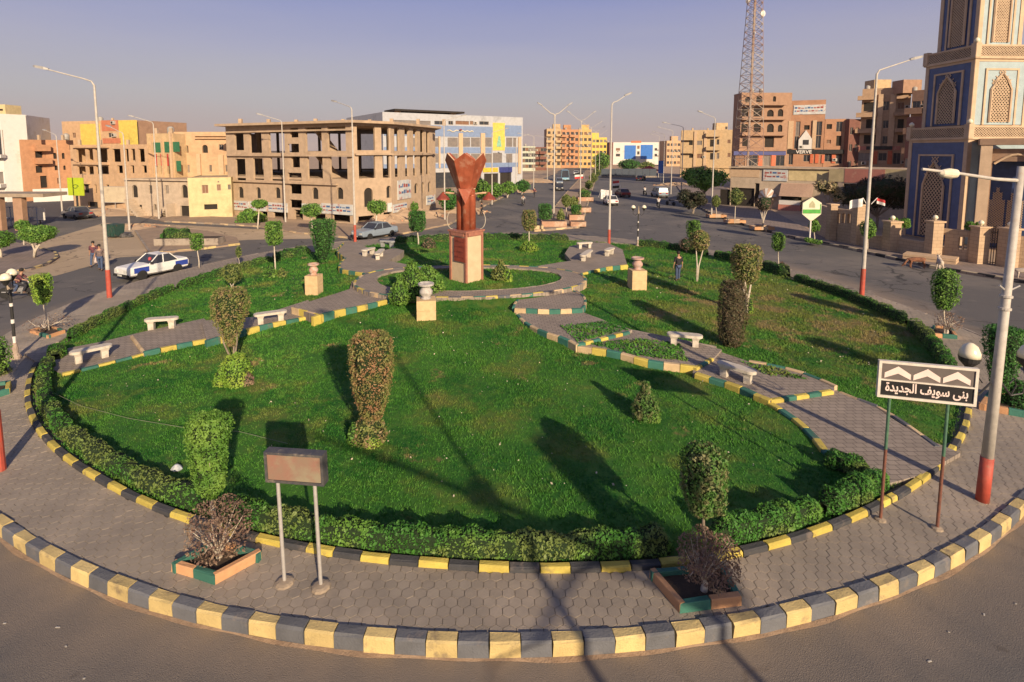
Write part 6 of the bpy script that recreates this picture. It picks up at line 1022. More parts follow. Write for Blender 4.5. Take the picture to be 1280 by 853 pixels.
# telecom tower
Tc = (49.12,106.46); Ht_ = 46.; tw = thing('lattice_tower', 'tall slim steel lattice mast rising out of the picture', 'tower', (*Tc, 0), R(20)); rw_ = mat('tower_red', (.30, .19, .15), (.24, .15, .12), .6, 6); ww_ = mat('tower_white', (.40, .33, .27), (.32, .26, .21), .6, 6)
wd_ = lambda z: 2.15 - 1.2 * min(1, z / 36.)
lv = [0]; 
while lv[-1] < Ht_: lv.append(lv[-1] + max(1.3, wd_(lv[-1]) * 1.05))
for i in range(len(lv) - 1):
    z0, z1 = lv[i], lv[i + 1]; a, c = wd_(z0), wd_(z1); m = rw_ if (i // 3) % 2 else ww_; b = MB(m); cs = [(-1, -1), (1, -1), (1, 1), (-1, 1)]
    for k in range(4):
        p, q = cs[k], cs[(k + 1) % 4]; b.tube([(p[0] * a, p[1] * a, z0), (p[0] * c, p[1] * c, z1)], .075, 4); b.tube([(p[0] * a, p[1] * a, z0), (q[0] * c, q[1] * c, z1)], .036, 3, cap=False); b.tube([(q[0] * a, q[1] * a, z0), (p[0] * c, p[1] * c, z1)], .05, 3, cap=False); b.tube([(p[0] * c, p[1] * c, z1), (q[0] * c, q[1] * c, z1)], .045, 3, cap=False)
    b.build('mast_section', tw)
MB(mat('cable_tray', (.3, .22, .18))).box(-.25, -.05, 0, .25, .05, Ht_).build('cable_ladder', tw)
for z, s_, a in ((34, .6, 0), (36.5, .45, 2), (30, .3, 4), (38, .5, 1)): MB(white).lathe([(.02, 0), (s_, .1), (s_, .16), (.05, .3)], 12).build('dish', tw, (1.6 * math.cos(a), 1.6 * math.sin(a) - .3, z)).rotation_euler = (R(90), 0, a)

# ================= vehicles =================
tyre_m = mat('tyre', (.02, .02, .021), rough=.9); rim_m = mat('rim', (.35, .35, .36), rough=.4, metal=.6); headl = mat('headlight_glass', (.7, .7, .66), rough=.2, bump=0); tail = mat('tail_light', (.4, .02, .02), rough=.3, bump=0); plate = mat('number_plate', (.6, .6, .55), rough=.5)
def paint(n, c): return mat(n, c, tuple(k * .92 for k in c), .35, 3, bump=0, c3=tuple(k * .8 + .02 for k in c), sc3=2, t3=.6)
def car(label, loc, rz, col, second=None, kind='sedan', L=4.3, W=1.68, H=1.42, group='cars on the roads', driver=False, bumper=None):
    """nose at +x. lofted body, glasshouse, roof, wheels"""
    t = thing('parked_car' if 'parked' in label else 'car', label, 'car', (*loc, .0), rz, group); w = W / 2; h = L / 2
    van = kind in ('suv', 'van')
    if kind == 'van': st = [(-h, .55, .95, .9), (-h + .1, .3, 1.0, .98), (-h + .9, .25, 1.02, 1), (0, .25, 1.02, 1), (h - .9, .25, 1.0, 1), (h - .25, .28, .95, .97), (h, .5, .8, .85)]
    elif kind == 'suv': st = [(-h, .5, .95, .9), (-h + .12, .33, 1.0, .98), (-h + .9, .3, 1.0, 1), (0, .3, 1.0, 1), (h - 1.2, .3, .98, 1), (h - .2, .32, .86, .95), (h, .5, .7, .85)]
    else: st = [(-h, .42, .84, .92), (-h + .1, .28, .92, .98), (-h + .9, .24, .93, 1), (0, .22, .91, 1), (h - 1.35, .24, .92, 1), (h - .12, .28, .84, .97), (h, .38, .76, .93)]
    b = MB(col, second or col); sec = []
    for x, zb, zt, f in st:
        ww = w * f; sec.append([(x, -ww * .8, zb), (x, -ww * .98, zb + .1), (x, -ww, (zb + zt) / 2), (x, -ww * .97, zt - .06), (x, -ww * .86, zt), (x, 0, zt + .02), (x, ww * .86, zt), (x, ww * .97, zt - .06), (x, ww, (zb + zt) / 2), (x, ww * .98, zb + .1), (x, ww * .8, zb)])
    V = [p for s_ in sec for p in s_]; F = []
    for i in range(len(sec) - 1):
        for j in range(10): F.append((i * 11 + j, i * 11 + j + 1, i * 11 + 12 + j, i * 11 + 11 + j))
        F.append((i * 11 + 10, i * 11, i * 11 + 11, i * 11 + 21))
    b.add(V, F); b.add(sec[0], [tuple(range(10, -1, -1))]); b.add(sec[-1], [tuple(range(11))]); b.build('body', t, smooth=False)
    if second:
        for s_ in (-1, 1):
            for x0, x1 in ((h - 1.25, h - .35), (-h + .12, -h + .95)): MB(second).box(x0, s_ * (w + .004) - .01, .48, x1, s_ * (w + .004) + .01, .80).build('fender', t)
    zb = st[3][2]; zr = H; a0, a1 = (-h + .72, h - 1.3) if not van else (-h + .06, h - (.9 if kind == 'suv' else .35)); r0, r1 = (a0 + .5, a1 - .62) if not van else (a0 + .15, a1 - (.75 if kind == 'suv' else .45))
    g = MB(M_glass); P = [(a0, -w * .93, zb - .03), (a1, -w * .93, zb - .03), (a1, w * .93, zb - .03), (a0, w * .93, zb - .03), (r0, -w * .76, zr - .03), (r1, -w * .76, zr - .03), (r1, w * .76, zr - .03), (r0, w * .76, zr - .03)]
    g.add(P, [(4, 5, 6, 7), (0, 1, 5, 4), (1, 2, 6, 5), (2, 3, 7, 6), (3, 0, 4, 7)]); g.build('windows', t)
    MB(col).add([(r0 - .04, -w * .79, zr - .05), (r1 + .04, -w * .79, zr - .05), (r1 + .04, w * .79, zr - .05), (r0 - .04, w * .79, zr - .05), (r0 + .12, -w * .68, zr), (r1 - .1, -w * .68, zr), (r1 - .1, w * .68, zr), (r0 + .12, w * .68, zr)], [(4, 5, 6, 7), (0, 1, 5, 4), (1, 2, 6, 5), (2, 3, 7, 6), (3, 0, 4, 7), (3, 2, 1, 0)]).build('roof', t)
    for s_ in (-1, 1):
        q = MB(col)
        for (xa, xb) in ((a0, r0), (a1, r1), ((a0 + a1) / 2 + .05, (r0 + r1) / 2 + .05)): q.tube([(xa, s_ * w * .94, zb - .02), (xb, s_ * w * .775, zr - .03)], .035, 5)
        q.build('pillars', t); MB(black).box(h - 1.45, s_ * w * 1.02 - .05, zb, h - 1.35, s_ * w * 1.02 + .1 * s_, zb + .13).build('mirror', t)
    for sx in (-1, 1):
        for sy in (-1, 1):
            r_ = .31 if not van else .34; whl = MB(tyre_m).lathe([(r_ * .62, -.1), (r_ * .98, -.1), (r_, -.05), (r_, .05), (r_ * .98, .1), (r_ * .62, .1)], 18).build('wheel', t, (sx * (h - .82), sy * (w - .08), r_)); whl.rotation_euler = (R(90), 0, 0)
            MB(rim_m).lathe([(.02, -.09), (r_ * .2, -.1), (r_ * .62, -.075), (r_ * .62, .075), (r_ * .2, .1), (.02, .09)], 12).build('rim', whl)
        e = st[-1] if sx > 0 else st[0]
        for sy in (-1, 1): MB(headl if sx > 0 else tail).box(sx * h - .04, sy * w * .62 - .17, e[2] - .22, sx * h + .03, sy * w * .62 + .17, e[2] - .05).build('headlight' if sx > 0 else 'tail_light', t)
        MB(bumper or black).box(sx * h - .09, -w * .9, .30, sx * h + .08, w * .9, .46).build('bumper', t)
        MB(plate).box(sx * h + sx * .08 - .01, -.22, .34, sx * h + sx * .08 + .01, .22, .45).build('number_plate', t)
    if driver: MB(mat('seated_shirt', (.45, .07, .08))).lathe([(.12, 0), (.2, .1), (.2, .35), (.07, .42), (.1, .5), (.09, .62), (.02, .66)], 10, (.35, w * .4, .62)).build('seated_figure', t)
    return t
P_w, P_s, P_g, P_d = paint('car_white', (.72, .72, .70)), paint('car_silver', (.22, .27, .33)), paint('car_grey', (.17, .16, .16)), paint('car_dark', (.025, .028, .035)); P_bl = paint('car_blue', (.03, .06, .32)); P_rd = paint('car_maroon', (.16, .03, .03))
def at(a, b): return ((a[0] + b[0]) / 2, (a[1] + b[1]) / 2), math.atan2(b[1] - a[1], b[0] - a[0])
car('white saloon taxi with blue fenders driving past the left hedge', (-22.17,34.59), R(243), P_w, P_bl, driver=True, L=3.9, W=1.56)
car('silver saloon at the kerb before the skeleton building', (-11.22,49.97), R(234), P_s, L=4.3)
car('dusty dark grey saloon on the sand at the far left', (-49.92,64.43), R(150), P_g, L=4.2)
car('white saloon with its tail to us beside the lamp post on the right carriageway', (17.1,80.93), R(88), P_w); car('dark red saloon flying a striped flag on the right carriageway', (22.2,95.21), R(95), P_rd)
car('silver off-road car near the right kerb of the avenue', (28.41,94.38), R(92), P_s, kind='suv', L=4.4, W=1.8, H=1.75)
car('black saloon coming towards us on the left carriageway', (12.9,110.82), R(-94), P_d); car('silver-blue car behind the black saloon on the left carriageway', (15.04,129.32), R(-94), P_s, kind='suv', H=1.6)
car('blue and white minibus coming down the left carriageway', (18.57,146.8), R(-95), paint('bus_blue', (.25, .48, .62)), kind='van', L=6.5, W=2.2, H=2.9); car('white car farthest up the left carriageway', (26.6,180.98), R(-98), P_w); car('dark car at the far bend of the avenue', (39.09,146.8), R(60), P_d)
x, y = (40.17,164.56); t = thing('site_fence', 'long dark blue panelled fence at the far end of the avenue', 'fence', (x, y, 0), R(3)); L = 17
for i in range(8): MB(mat('fence_navy', (.03, .045, .08), (.02, .035, .05), .6, 3)).box(-L / 2 + i * L / 8 + .05, 0, .4, -L / 2 + (i + 1) * L / 8 - .05, .1, 2.6).build('panel', t)
MB(k_conc).box(-L / 2, -.3, 0, L / 2, .0, .45).build('base', t)
x, y = (52.54,187.2); t = thing('tent', 'small red roadside tent at the far bend', 'tent', (x, y, 0)); MB(M_redt).add([(-3.5, -2.5, 1.2), (3.5, -2.5, 1.2), (3.5, 2.5, 1.2), (-3.5, 2.5, 1.2), (0, 0, 3)], [(0, 1, 4), (1, 2, 4), (2, 3, 4), (3, 0, 4)]).build('canopy', t)
for i in (-3.3, 3.3): MB(white).tube([(i, -2.4, 0), (i, -2.4, 1.25)], .06, 5).build('post', t)
def flag(label, loc, rz, cols, w=1.1, h=.7, pole=1.6, z=1.4, tilt=.3, vert=False):
    t = thing('flag', label, 'flag', (*loc, z) if len(loc) == 2 else loc, rz); MB(white).tube([(0, 0, 0), (tilt * pole, 0, pole)], .02, 5).build('staff', t); q = MB(*cols); n = 9; k = len(cols)
    for i in range(n):
        for j in range(k):
            def p(a, b_): return (tilt * pole - .0 + a * w, .09 * math.sin(a * 7) + .02, pole - h * b_ - a * .18)
            q.add([p(i / n, j / k), p((i + 1) / n, j / k), p((i + 1) / n, (j + 1) / k), p(i / n, (j + 1) / k)], [(0, 3, 2, 1)], j)
    q.build('cloth', t); return t
fr_, fw_, fk_ = mat('flag_red', (.55, .04, .04)), mat('flag_white', (.75, .72, .70)), mat('flag_black', (.02, .02, .02))
flag('striped red white and black flag on the dark red car', (21.92,95.21), R(120), [fr_, fw_, fk_], 1.6, 1.3, 1.6, 1.2); flag('white flag over the median by the lamp post', (15.78,83.44), R(0), [fw_], 1.7, 1.5, 1.2, .9); flag('striped flag far up the left carriageway', (23.35,142.94), R(180), [fk_, fw_, fr_], 2.2, 1.6, 1.6, .8)
x, y = (20.27,29.52); hz_ = 5.12; flag('pale flag on the left bracket of the tall right lamp post', (x - .1, y - .12, hz_ - .1), R(180), [fw_], .75, .45, .45, tilt=.6); flag('small red and white flag on the right bracket of the tall right lamp post', (x + .1, y - .12, hz_), R(0), [fr_, fw_], .5, .3, .35, tilt=.9)
# ================= people =================
skin_m = mat('skin', (.40, .22, .14), (.34, .18, .11), .6, 8, bump=0); hair_m = mat('hair', (.015, .012, .01), rough=.8, bump=0); jean = mat('jeans', (.06, .09, .17), (.045, .065, .13), .9, 12); dshirt = mat('black_shirt', (.012, .012, .016), (.02, .02, .025), .9, 9, bump=0); wshirt = mat('white_shirt', (.62, .60, .56), rough=.9); plaid = mat('plaid_shirt', (.16, .04, .05), (.04, .03, .05), .9, 14, bump=0); plaid2 = mat('dark_check_shirt', (.07, .05, .06), (.22, .16, .14), .9, 16, bump=0); shoe_m = mat('shoe', (.05, .04, .035), rough=.7); dtr = mat('dark_trousers', (.03, .03, .04), rough=.9); bag_m = mat('carrier_bag', (.6, .5, .48), rough=.6)
def skin(name, V, E, rad, m, parent, root=0, lv=2):
    me = bpy.data.meshes.new(name); me.from_pydata(V, E, []); o = bpy.data.objects.new(name, me); COL.objects.link(o); md = o.modifiers.new('s', 'SKIN'); md.use_smooth_shade = True; sv = me.skin_vertices[0].data
    for i, r_ in enumerate(rad): sv[i].radius = r_ if isinstance(r_, tuple) else (r_, r_)
    sv[root].use_root = True; s2 = o.modifiers.new('u', 'SUBSURF'); s2.levels = lv; s2.render_levels = lv; dg = bpy.context.evaluated_depsgraph_get(); me2 = bpy.data.meshes.new_from_object(o.evaluated_get(dg)); bpy.data.objects.remove(o); me2.name = name; me2.materials.clear(); me2.materials.append(m); return link(name, me2, parent)
def person(label, loc, rz, shirt=dshirt, trous=jean, stride=.1, arm=(.1, .05), seat=False, hsc=1., sleeves=True, z=None, lv=2, group=None, fingers=True):
    """faces +y; seat=True for a rider"""
    z = z if z is not None else .01; t = thing('person', label, 'person', (*loc[:2], loc[2] if len(loc) > 2 else z), rz, group); t.scale = (hsc,) * 3
    if not seat: J = {'pel': (0, 0, .93), 'spi': (0, .0, 1.12), 'che': (0, -.01, 1.33), 'nek': (0, -.005, 1.47), 'hd0': (0, .01, 1.56), 'hd1': (0, .015, 1.66), 'hd2': (0, .01, 1.73)}
    else: J = {'pel': (0, 0, .80), 'spi': (0, .04, .98), 'che': (0, .12, 1.18), 'nek': (0, .17, 1.31), 'hd0': (0, .2, 1.4), 'hd1': (0, .21, 1.5), 'hd2': (0, .2, 1.57)}
    px, py, pz = J['pel']
    for s_, n in ((-1, 'l'), (1, 'r')):
        cx, cy, cz = J['che']; J['sh' + n] = (s_ * .19, cy, cz + .06)
        if seat: J['el' + n] = (s_ * .27, cy + .2, cz - .15); J['ha' + n] = (s_ * .28, cy + .42, cz - .2); J['hp' + n] = (s_ * .1, py + .02, pz - .03); J['kn' + n] = (s_ * .16, py + .42, pz - .1); J['an' + n] = (s_ * .17, py + .25, pz - .48); J['to' + n] = (s_ * .17, py + .42, pz - .53)
        else:
            a = arm[0 if s_ < 0 else 1]; J['el' + n] = (s_ * .26, cy - .02 + a * .3, 1.12); J['ha' + n] = (s_ * .27, cy + .02 + a, .87); d = stride * s_; J['hp' + n] = (s_ * .095, py, pz - .05); J['kn' + n] = (s_ * .105, py + d * .6 + .02, .5); J['an' + n] = (s_ * .11, py + d, .09); J['to' + n] = (s_ * .125, py + d + .16, .035)
    def build(nm, keys, edges, rad, m, root=0): return skin(nm, [J[k] for k in keys], [(keys.index(a), keys.index(b_)) for a, b_ in edges], rad, m, t, root, lv)
    for n, s_ in (('l', -1), ('r', 1)):       # palm and five fingers
        hx, hy, hz = J['ha' + n]; J['pm' + n] = (hx, hy + .01, hz - .07)
        for k in range(4): J['f%d' % k + n] = (hx + s_ * .004, hy - .032 + k * .022, hz - .115); J['g%d' % k + n] = (hx - s_ * .012, hy - .03 + k * .022, hz - (.145 + (.0, .012, .014, -.004)[k]))
        J['t0' + n] = (hx - s_ * .01, hy + .045, hz - .06); J['t1' + n] = (hx - s_ * .018, hy + .06, hz - .095)
    K = ['pel', 'spi', 'che', 'nek', 'hd0', 'hd1', 'hd2']; RD = [(.15, .11), (.14, .10), (.17, .11), .055, (.07, .085), (.078, .095), (.05, .06)]; E = [('pel', 'spi'), ('spi', 'che'), ('che', 'nek'), ('nek', 'hd0'), ('hd0', 'hd1'), ('hd1', 'hd2')]
    for n in 'lr':
        K += ['sh' + n, 'el' + n, 'ha' + n, 'pm' + n, 'hp' + n, 'kn' + n, 'an' + n, 'to' + n]; RD += [.055, .042, .027, (.022, .036), .085, .058, .038, .035]; E += [('che', 'sh' + n), ('sh' + n, 'el' + n), ('el' + n, 'ha' + n), ('ha' + n, 'pm' + n), ('pel', 'hp' + n), ('hp' + n, 'kn' + n), ('kn' + n, 'an' + n), ('an' + n, 'to' + n)]
        if fingers:
            for k in range(4): K += ['f%d' % k + n, 'g%d' % k + n]; RD += [.0095, .008]; E += [('pm' + n, 'f%d' % k + n), ('f%d' % k + n, 'g%d' % k + n)]
            K += ['t0' + n, 't1' + n]; RD += [.011, .009]; E += [('ha' + n, 't0' + n), ('t0' + n, 't1' + n)]
    build('body', K, E, RD, skin_m)
    hx, hy, hz = J['hd1']; MB(skin_m).lathe([(.012, 0), (.016, .02), (.006, .05)], 6, (hx, hy + .09, hz - .04)).build('nose', t)
    hb_ = MB(hair_m).lathe([(.082, -.03), (.1, .03), (.098, .09), (.06, .135), (.01, .15)], 12, (hx, hy - .012, hz - .02), sy=1.1); hb_.build('hair', t, smooth=True)
    J['hem'] = (px, py - (.03 if seat else 0), pz - .06); K = ['hem', 'spi', 'che', 'shl', 'ell', 'shr', 'elr']; build('shirt', K, [('hem', 'spi'), ('spi', 'che'), ('che', 'shl'), ('shl', 'ell'), ('che', 'shr'), ('shr', 'elr')], [(.185, .15), (.175, .14), (.2, .14), .08, .055, .08, .055], shirt)
    K = ['pel', 'hpl', 'knl', 'anl', 'hpr', 'knr', 'anr']; build('trousers', K, [('pel', 'hpl'), ('hpl', 'knl'), ('knl', 'anl'), ('pel', 'hpr'), ('hpr', 'knr'), ('knr', 'anr')], [(.155, .12), .1, .074, .062, .1, .074, .062], trous)
    for n in 'lr': x, y, zz = J['to' + n]; ax, ay, az_ = J['an' + n]; MB(shoe_m).cbox(((x + ax) / 2, (y + ay) / 2 + .02, zz + .005), (.09, .27, .075)).build('shoe', t)
    return t
GPp = 'people walking and riding near the roundabout'
m1 = person('young man in black t-shirt and jeans standing on the right lawn', (10.75,31.59,0.36), R(15), dshirt, jean, .06, (.05, .0), group=GPp)
person('walker in a maroon check shirt and jeans crossing the left road', (-27.98,37.3), R(-160), plaid, jean, .26, (.2, -.15), group=GPp); tt = person('walker in a dark check shirt carrying a bag on the left road', (-26.62,36.02), R(-155), plaid2, jean, -.24, (-.1, .2), group=GPp)
b = thing('carrier_bag', 'pale carrier bag held by the walkers on the left road', 'bag', (*(-27.07,36.27), .45)); MB(bag_m).lathe([(.05, 0), (.14, .03), (.16, .18), (.12, .3), (.04, .38)], 8, sy=.5).tube([(-.05, 0, .36), (0, 0, .5), (.05, 0, .36)], .01, 4).build('bag_body', b)
person('person in black walking on the sand left of the avenue', (-1.78,66.84), R(80), dshirt, dtr, .2, lv=1, group=GPp, fingers=False); person('person in a brown shirt at the left kerb of the avenue', (6.63,93.56), R(30), plaid, dtr, .15, lv=1, group=GPp, fingers=False)
person('person in a white shirt by the far bend of the avenue', (40.17,146.8), R(30), wshirt, dtr, .1, lv=1, group=GPp, fingers=False)
def motorbike(label, loc, rz, m=P_d):
    t = thing('motorbike', label, 'motorbike', (*loc, 0), rz)
    for y in (-.62, .62):
        w_ = MB(tyre_m, rim_m).lathe([(.22, -.045), (.29, -.045), (.3, 0), (.29, .045), (.22, .045)], 16).tube([(-.22, 0, 0), (.22, 0, 0)], .01, 4, 1).tube([(0, -.22, 0), (0, .22, 0)], .01, 4, 1).build('wheel', t, (0, y, .3)); w_.rotation_euler = (0, R(90), 0)
    MB(m).lathe([(.05, 0), (.13, .08), (.14, .2), (.06, .28)], 10, (0, .18, .62), sy=1.6).build('tank', t, smooth=True); MB(dtr).cbox((0, -.3, .78), (.22, .65, .09)).build('seat', t)
    MB(rim_m).tube([(0, .62, .3), (0, .42, .95)], .03, 6).tube([(-.3, .36, 1.02), (0, .42, .97), (.3, .36, 1.02)], .018, 6).build('fork', t); MB(rim_m).cbox((0, .05, .4), (.2, .42, .32)).tube([(0, -.62, .3), (0, -.1, .55), (0, .3, .65)], .03, 6).tube([(.12, .1, .3), (.14, -.7, .38)], .035, 6).build('engine', t); MB(headl).lathe([(.02, 0), (.08, .02), (.08, .08), (.02, .1)], 10, (0, .5, .82)).build('headlight', t); return t
for (lb, p, a, sh, nm) in (('motorbike coming down the left carriageway', (4.01,79.73), 175, wshirt, 'rider in a pale shirt on the left carriageway motorbike'), ('motorbike riding away in the middle of the right carriageway', (27.08,98.69), 5, wshirt, 'rider in a yellowish shirt in the middle of the right carriageway'), ('nearest motorbike riding away on the right carriageway', (22.91,76.34), -8, wshirt, 'rider in a white shirt on the nearest right carriageway motorbike'), ('motorbike with two riders beyond the left lantern', (-26.15,29.19), -70, plaid, 'front rider on the motorbike beyond the left lantern')):
    motorbike(lb, p, R(a)); person(nm, (*p, .0), R(a), sh, dtr, seat=True, lv=1, group=GPp, fingers=False)
p = (-26.15,29.19); a = R(-70); person('pillion rider on the motorbike beyond the left lantern', (p[0] + .38 * math.sin(a), p[1] - .38 * math.cos(a), .03), a, plaid2, jean, seat=True, lv=1, group=GPp, fingers=False)
motorbike('dark motorbike parked at the right kerb of the avenue', (25.69,79.73), R(30)); motorbike('motorbike parked on the far right pavement by the dark bushes', (28.39,77.44), R(80))
# goats
def goat(label, loc, rz, m, graze=True, m2=None):
    t = thing('goat', label, 'goat', (*loc, .01), rz, 'goats at the kerb on the right'); s = .68
    V = [(-.42, 0, .62), (-.2, 0, .64), (.1, 0, .62), (.34, 0, .66)]; rd = [(.12, .13), (.16, .18), (.165, .19), (.12, .15)]; E = [(0, 1), (1, 2), (2, 3)]
    nk = [(.5, 0, .62), (.62, 0, .40), (.72, 0, .22), (.84, 0, .12)] if graze else [(.48, 0, .82), (.56, 0, .95), (.66, 0, .95), (.80, 0, .88)]
    k = len(V); V += nk; rd += [.085, .065, .07, .035]; E += [(3, k), (k, k + 1), (k + 1, k + 2), (k + 2, k + 3)]
    for sy in (-1, 1):
        for fx, pts_ in ((3, [(.32, .1, .45), (.33, .1, .24), (.31, .1, .03)]), (0, [(-.38, .1, .48), (-.48, .1, .26), (-.43, .1, .03)])):
            k = len(V); V += [(x, y * sy, z) for x, y, z in pts_]; rd += [.065, .032, .026]; E += [(fx, k), (k, k + 1), (k + 1, k + 2)]
        hx, hy, hz = nk[2]; k = len(V); V += [(hx - .08, sy * .12, hz + .03)]; rd += [.02]; E += [(V.index(nk[2]), k)]
    k = len(V); V += [(-.52, 0, .72)]; rd += [.03]; E += [(0, k)]
    skin('body', [(x * 1., y, z) for x, y, z in V], E, rd, m, t, 1, 2); hx, hy, hz = nk[1]
    for sy in (-1, 1): MB(bark).tube([(hx + .02, sy * .04, hz + .06), (hx - .06, sy * .07, hz + .18), (hx - .12, sy * .1, hz + .2)], [.018, .012, .004], 6).build('horn', t)
    return t
gb, gw = mat('goat_brown', (.28, .12, .06), (.12, .05, .03), .9, 9), mat('goat_white', (.55, .48, .40), (.42, .34, .27), .9, 9)
goat('brown goat at the kerb beside the stone slab', (28.67,36.52), R(160), gb); goat('white goat just right of the stone slab', (29.65,35.77), R(60), gw, False); goat('pale goat half cut off by the right edge', (32.76,33.07), R(140), gw)
a_, b_ = (29.76,39.24), (31.09,37.83); MB(M_mw)
t = thing('stone_slab', 'low block of sandstone slabs lying on the right pavement by the goats', 'slab', (*a_, .15), math.atan2(b_[1] - a_[1], b_[0] - a_[0]))
for i in range(2): MB(M_sand).box(0, 0, i * .2, 3.0, 1.4, i * .2 + .17).build('slab_layer', t)
# ================= street clutter =================
x, y = (-35.44,49.97); t = thing('dumpster', 'dark green metal dumpster on the left road', 'dumpster', (x, y, 0), R(-12)); t.scale = (.62, .8, 1); dg_ = mat('dumpster_green', (.02, .07, .055), (.015, .045, .04), .7, 5, c3=(.1, .06, .04), sc3=3)
MB(dg_).add([(-.95, -.6, .15), (.95, -.6, .15), (.95, .6, .15), (-.95, .6, .15), (-1.05, -.75, 1.25), (1.05, -.75, 1.25), (1.05, .75, 1.25), (-1.05, .75, 1.25)], [(3, 2, 1, 0), (4, 5, 6, 7), (0, 1, 5, 4), (1, 2, 6, 5), (2, 3, 7, 6), (3, 0, 4, 7)]).build('bin_body', t)
q = MB(dg_)
for x_ in (-.8, -.27, .27, .8): q.box(x_ - .04, -.80, .2, x_ + .04, -.62, 1.2)
q.box(-1.1, -.82, 1.2, 1.1, -.76, 1.3); q.build('rib', t)
bg_m = mat('rubbish_bag', (.02, .02, .025), (.12, .11, .1), .5, 6); t = thing('rubbish_bags', 'heap of dark rubbish bags beside the dumpster', 'rubbish', (*(-34.55,49.97), 0))
for i, (dx, dy, r_) in enumerate([(0, 0, .35), (.5, .1, .28), (.2, .4, .3)]): MB(bg_m).lathe([(r_, -.02), (r_ * 1.1, r_ * .4), (r_ * .7, r_ * 1.0), (.05, r_ * 1.3)], 9, (dx, dy, 0)).build('bag', t)
def rubble(label, loc, w, h, n=40, m=None, seed=0):
    rr = random.Random(seed + 5); t = thing('rubble_mound', label, 'rubble', (*loc, 0)); b = MB(m or soil); K = 18; rings = [(1, -.05), (.85, .2), (.6, .6), (.3, .9), (.05, 1)]
    b.add([(w * q * math.cos(6.283 * k / K) * (1 + .25 * math.sin(k * 2.3 + q * 4 + seed)), w * .6 * q * math.sin(6.283 * k / K) * (1 + .2 * math.sin(k * 1.7)), h * z * (1 + .25 * math.sin(k * 3.1 + seed))) for q, z in rings for k in range(K)], [(i * K + k, i * K + (k + 1) % K, (i + 1) * K + (k + 1) % K, (i + 1) * K + k) for i in range(4) for k in range(K)] + [tuple(range(4 * K, 5 * K))]); b.build('heap', t)
    s = MB(M_brick, M_conc)
    for i in range(n): a, q = rr.uniform(0, 6.28), rr.uniform(0, 1) ** .5; z = h * max(0, 1 - q) * .95; s.cbox((w * q * math.cos(a), w * .6 * q * math.sin(a), z + .05), (rr.uniform(.15, .5), rr.uniform(.12, .3), rr.uniform(.1, .25)), rr.randrange(2), rr.uniform(0, 3))
    tag(s.build('broken_blocks', t), kind='stuff'); return t
rubble('long heap of rubble before the right end of the skeleton building', (-10.63,65.22), 5, 1.1, 70); rubble('rubble heap beside the flat-topped tree before the skeleton building', (-11.85,60.1), 3, .8, 40, seed=2); rubble('sand heap under the blank hoarding', (-49.22,68.55), 4.5, .7, 30, seed=4); rubble('rubble at the corner below the blue fronted mall', (-4.68,70.35), 4, .7, 50, seed=7); rubble('sand heap beyond the dumpster', (-37.18,56.3), 3, .4, 20, seed=9); rubble('rubble strip left of the avenue', (3.14,106.46), 5, .7, 40, seed=12); rubble('heap of stones further up the left side of the avenue', (9.84,139.27), 6, .9, 40, seed=13); rubble('rubble by the far right pavement trees', (41.85,126.31), 5, .6, 40, seed=14)
# street trees
T2 = 'flat-topped clipped tree'
def st(label, T, prof=FLAT, m=LG, n=1100, size=.14, **k): return tree(label, T, prof, m, n, size, group=k.pop('group', None), **k)
st('flat-topped tree over a planter on the left pavement island', (-34.21,39.73,0.14,1.26,2.27,2.25,0.38), m=LG, n=2200, size=.12, fork=3, tr=.09); st('small flat tree behind the left pavement island', (-39.62,45.1,0.1,1.35,2.03,1,-0.02), n=700, tr=.05); st('round clipped tree cut by the left edge on the pavement island', (-36.7,39.73,0.14,0.84,1.85,1.78,0.01), m=LG, n=1500, size=.12, tr=.08)
st('small flat-topped tree before the left end of the skeleton building', (-24.21,54.74,0.14,2.2,2.85,1.53,0.31), tr=.07); st('flat-topped tree before the middle of the skeleton building', (-17.95,52.54,0.14,1.57,2.66,1.95,0.03), tr=.07); st('flat-topped tree before the corner of the skeleton building', (-12.02,53.62,0.14,1.76,2.87,1.97,0.24), tr=.08, trunk=bark_w); st('little tree before the right face of the skeleton building', (-8.78,58.04,0.1,1.47,2.33,0.85,0.03), n=500)
t = thing('wild_bush', 'rambling green bush against the left end of the skeleton building', 'bush', (*(-27.54,60.1), .0)); add_bush(t, 'foliage', (0, 0, 0), 2.6, 1.5, LG, 1100, .2, core=core_g); add_bush(t, 'foliage', (1.0, .3, 0), 1.9, 1.1, LY, 500, .18)
x, y = (-25.98,45.67); t = thing('planter', 'long cream planter with a clipped hedge on the island behind the taxi', 'planter', (x, y, .14), R(4)); MB(k_conc, soil_bed).box(-2.6, -.7, 0, 2.6, .7, .55).box(-2.5, -.6, .55, 2.5, .6, .56, 1).build('box', t)
hedge('clipped hedge growing in the cream planter behind the taxi', [(x - 2.4, y), (x - 1, y), (x + .2, y)], 1.1, .75, z=.66, n=1500, size=.09)
isl2 = [(-27,41.72),(-24.4,43.08),(-21.85,45.87),(-23.63,49.05),(-28.16,52.95),(-35.04,56.9),(-35.9,53.48)]; slab('pavement', isl2, 0, .14, mat('sandy_pavement', (.34, .245, .17))); kerb('left_kerb', isl2[:3], .18, .17, [k_yel, k_gry], 1.0); kerb('left_kerb', [(-35.9,53.48),(-27,41.72)], .16, .17, [k_conc], 1.0)
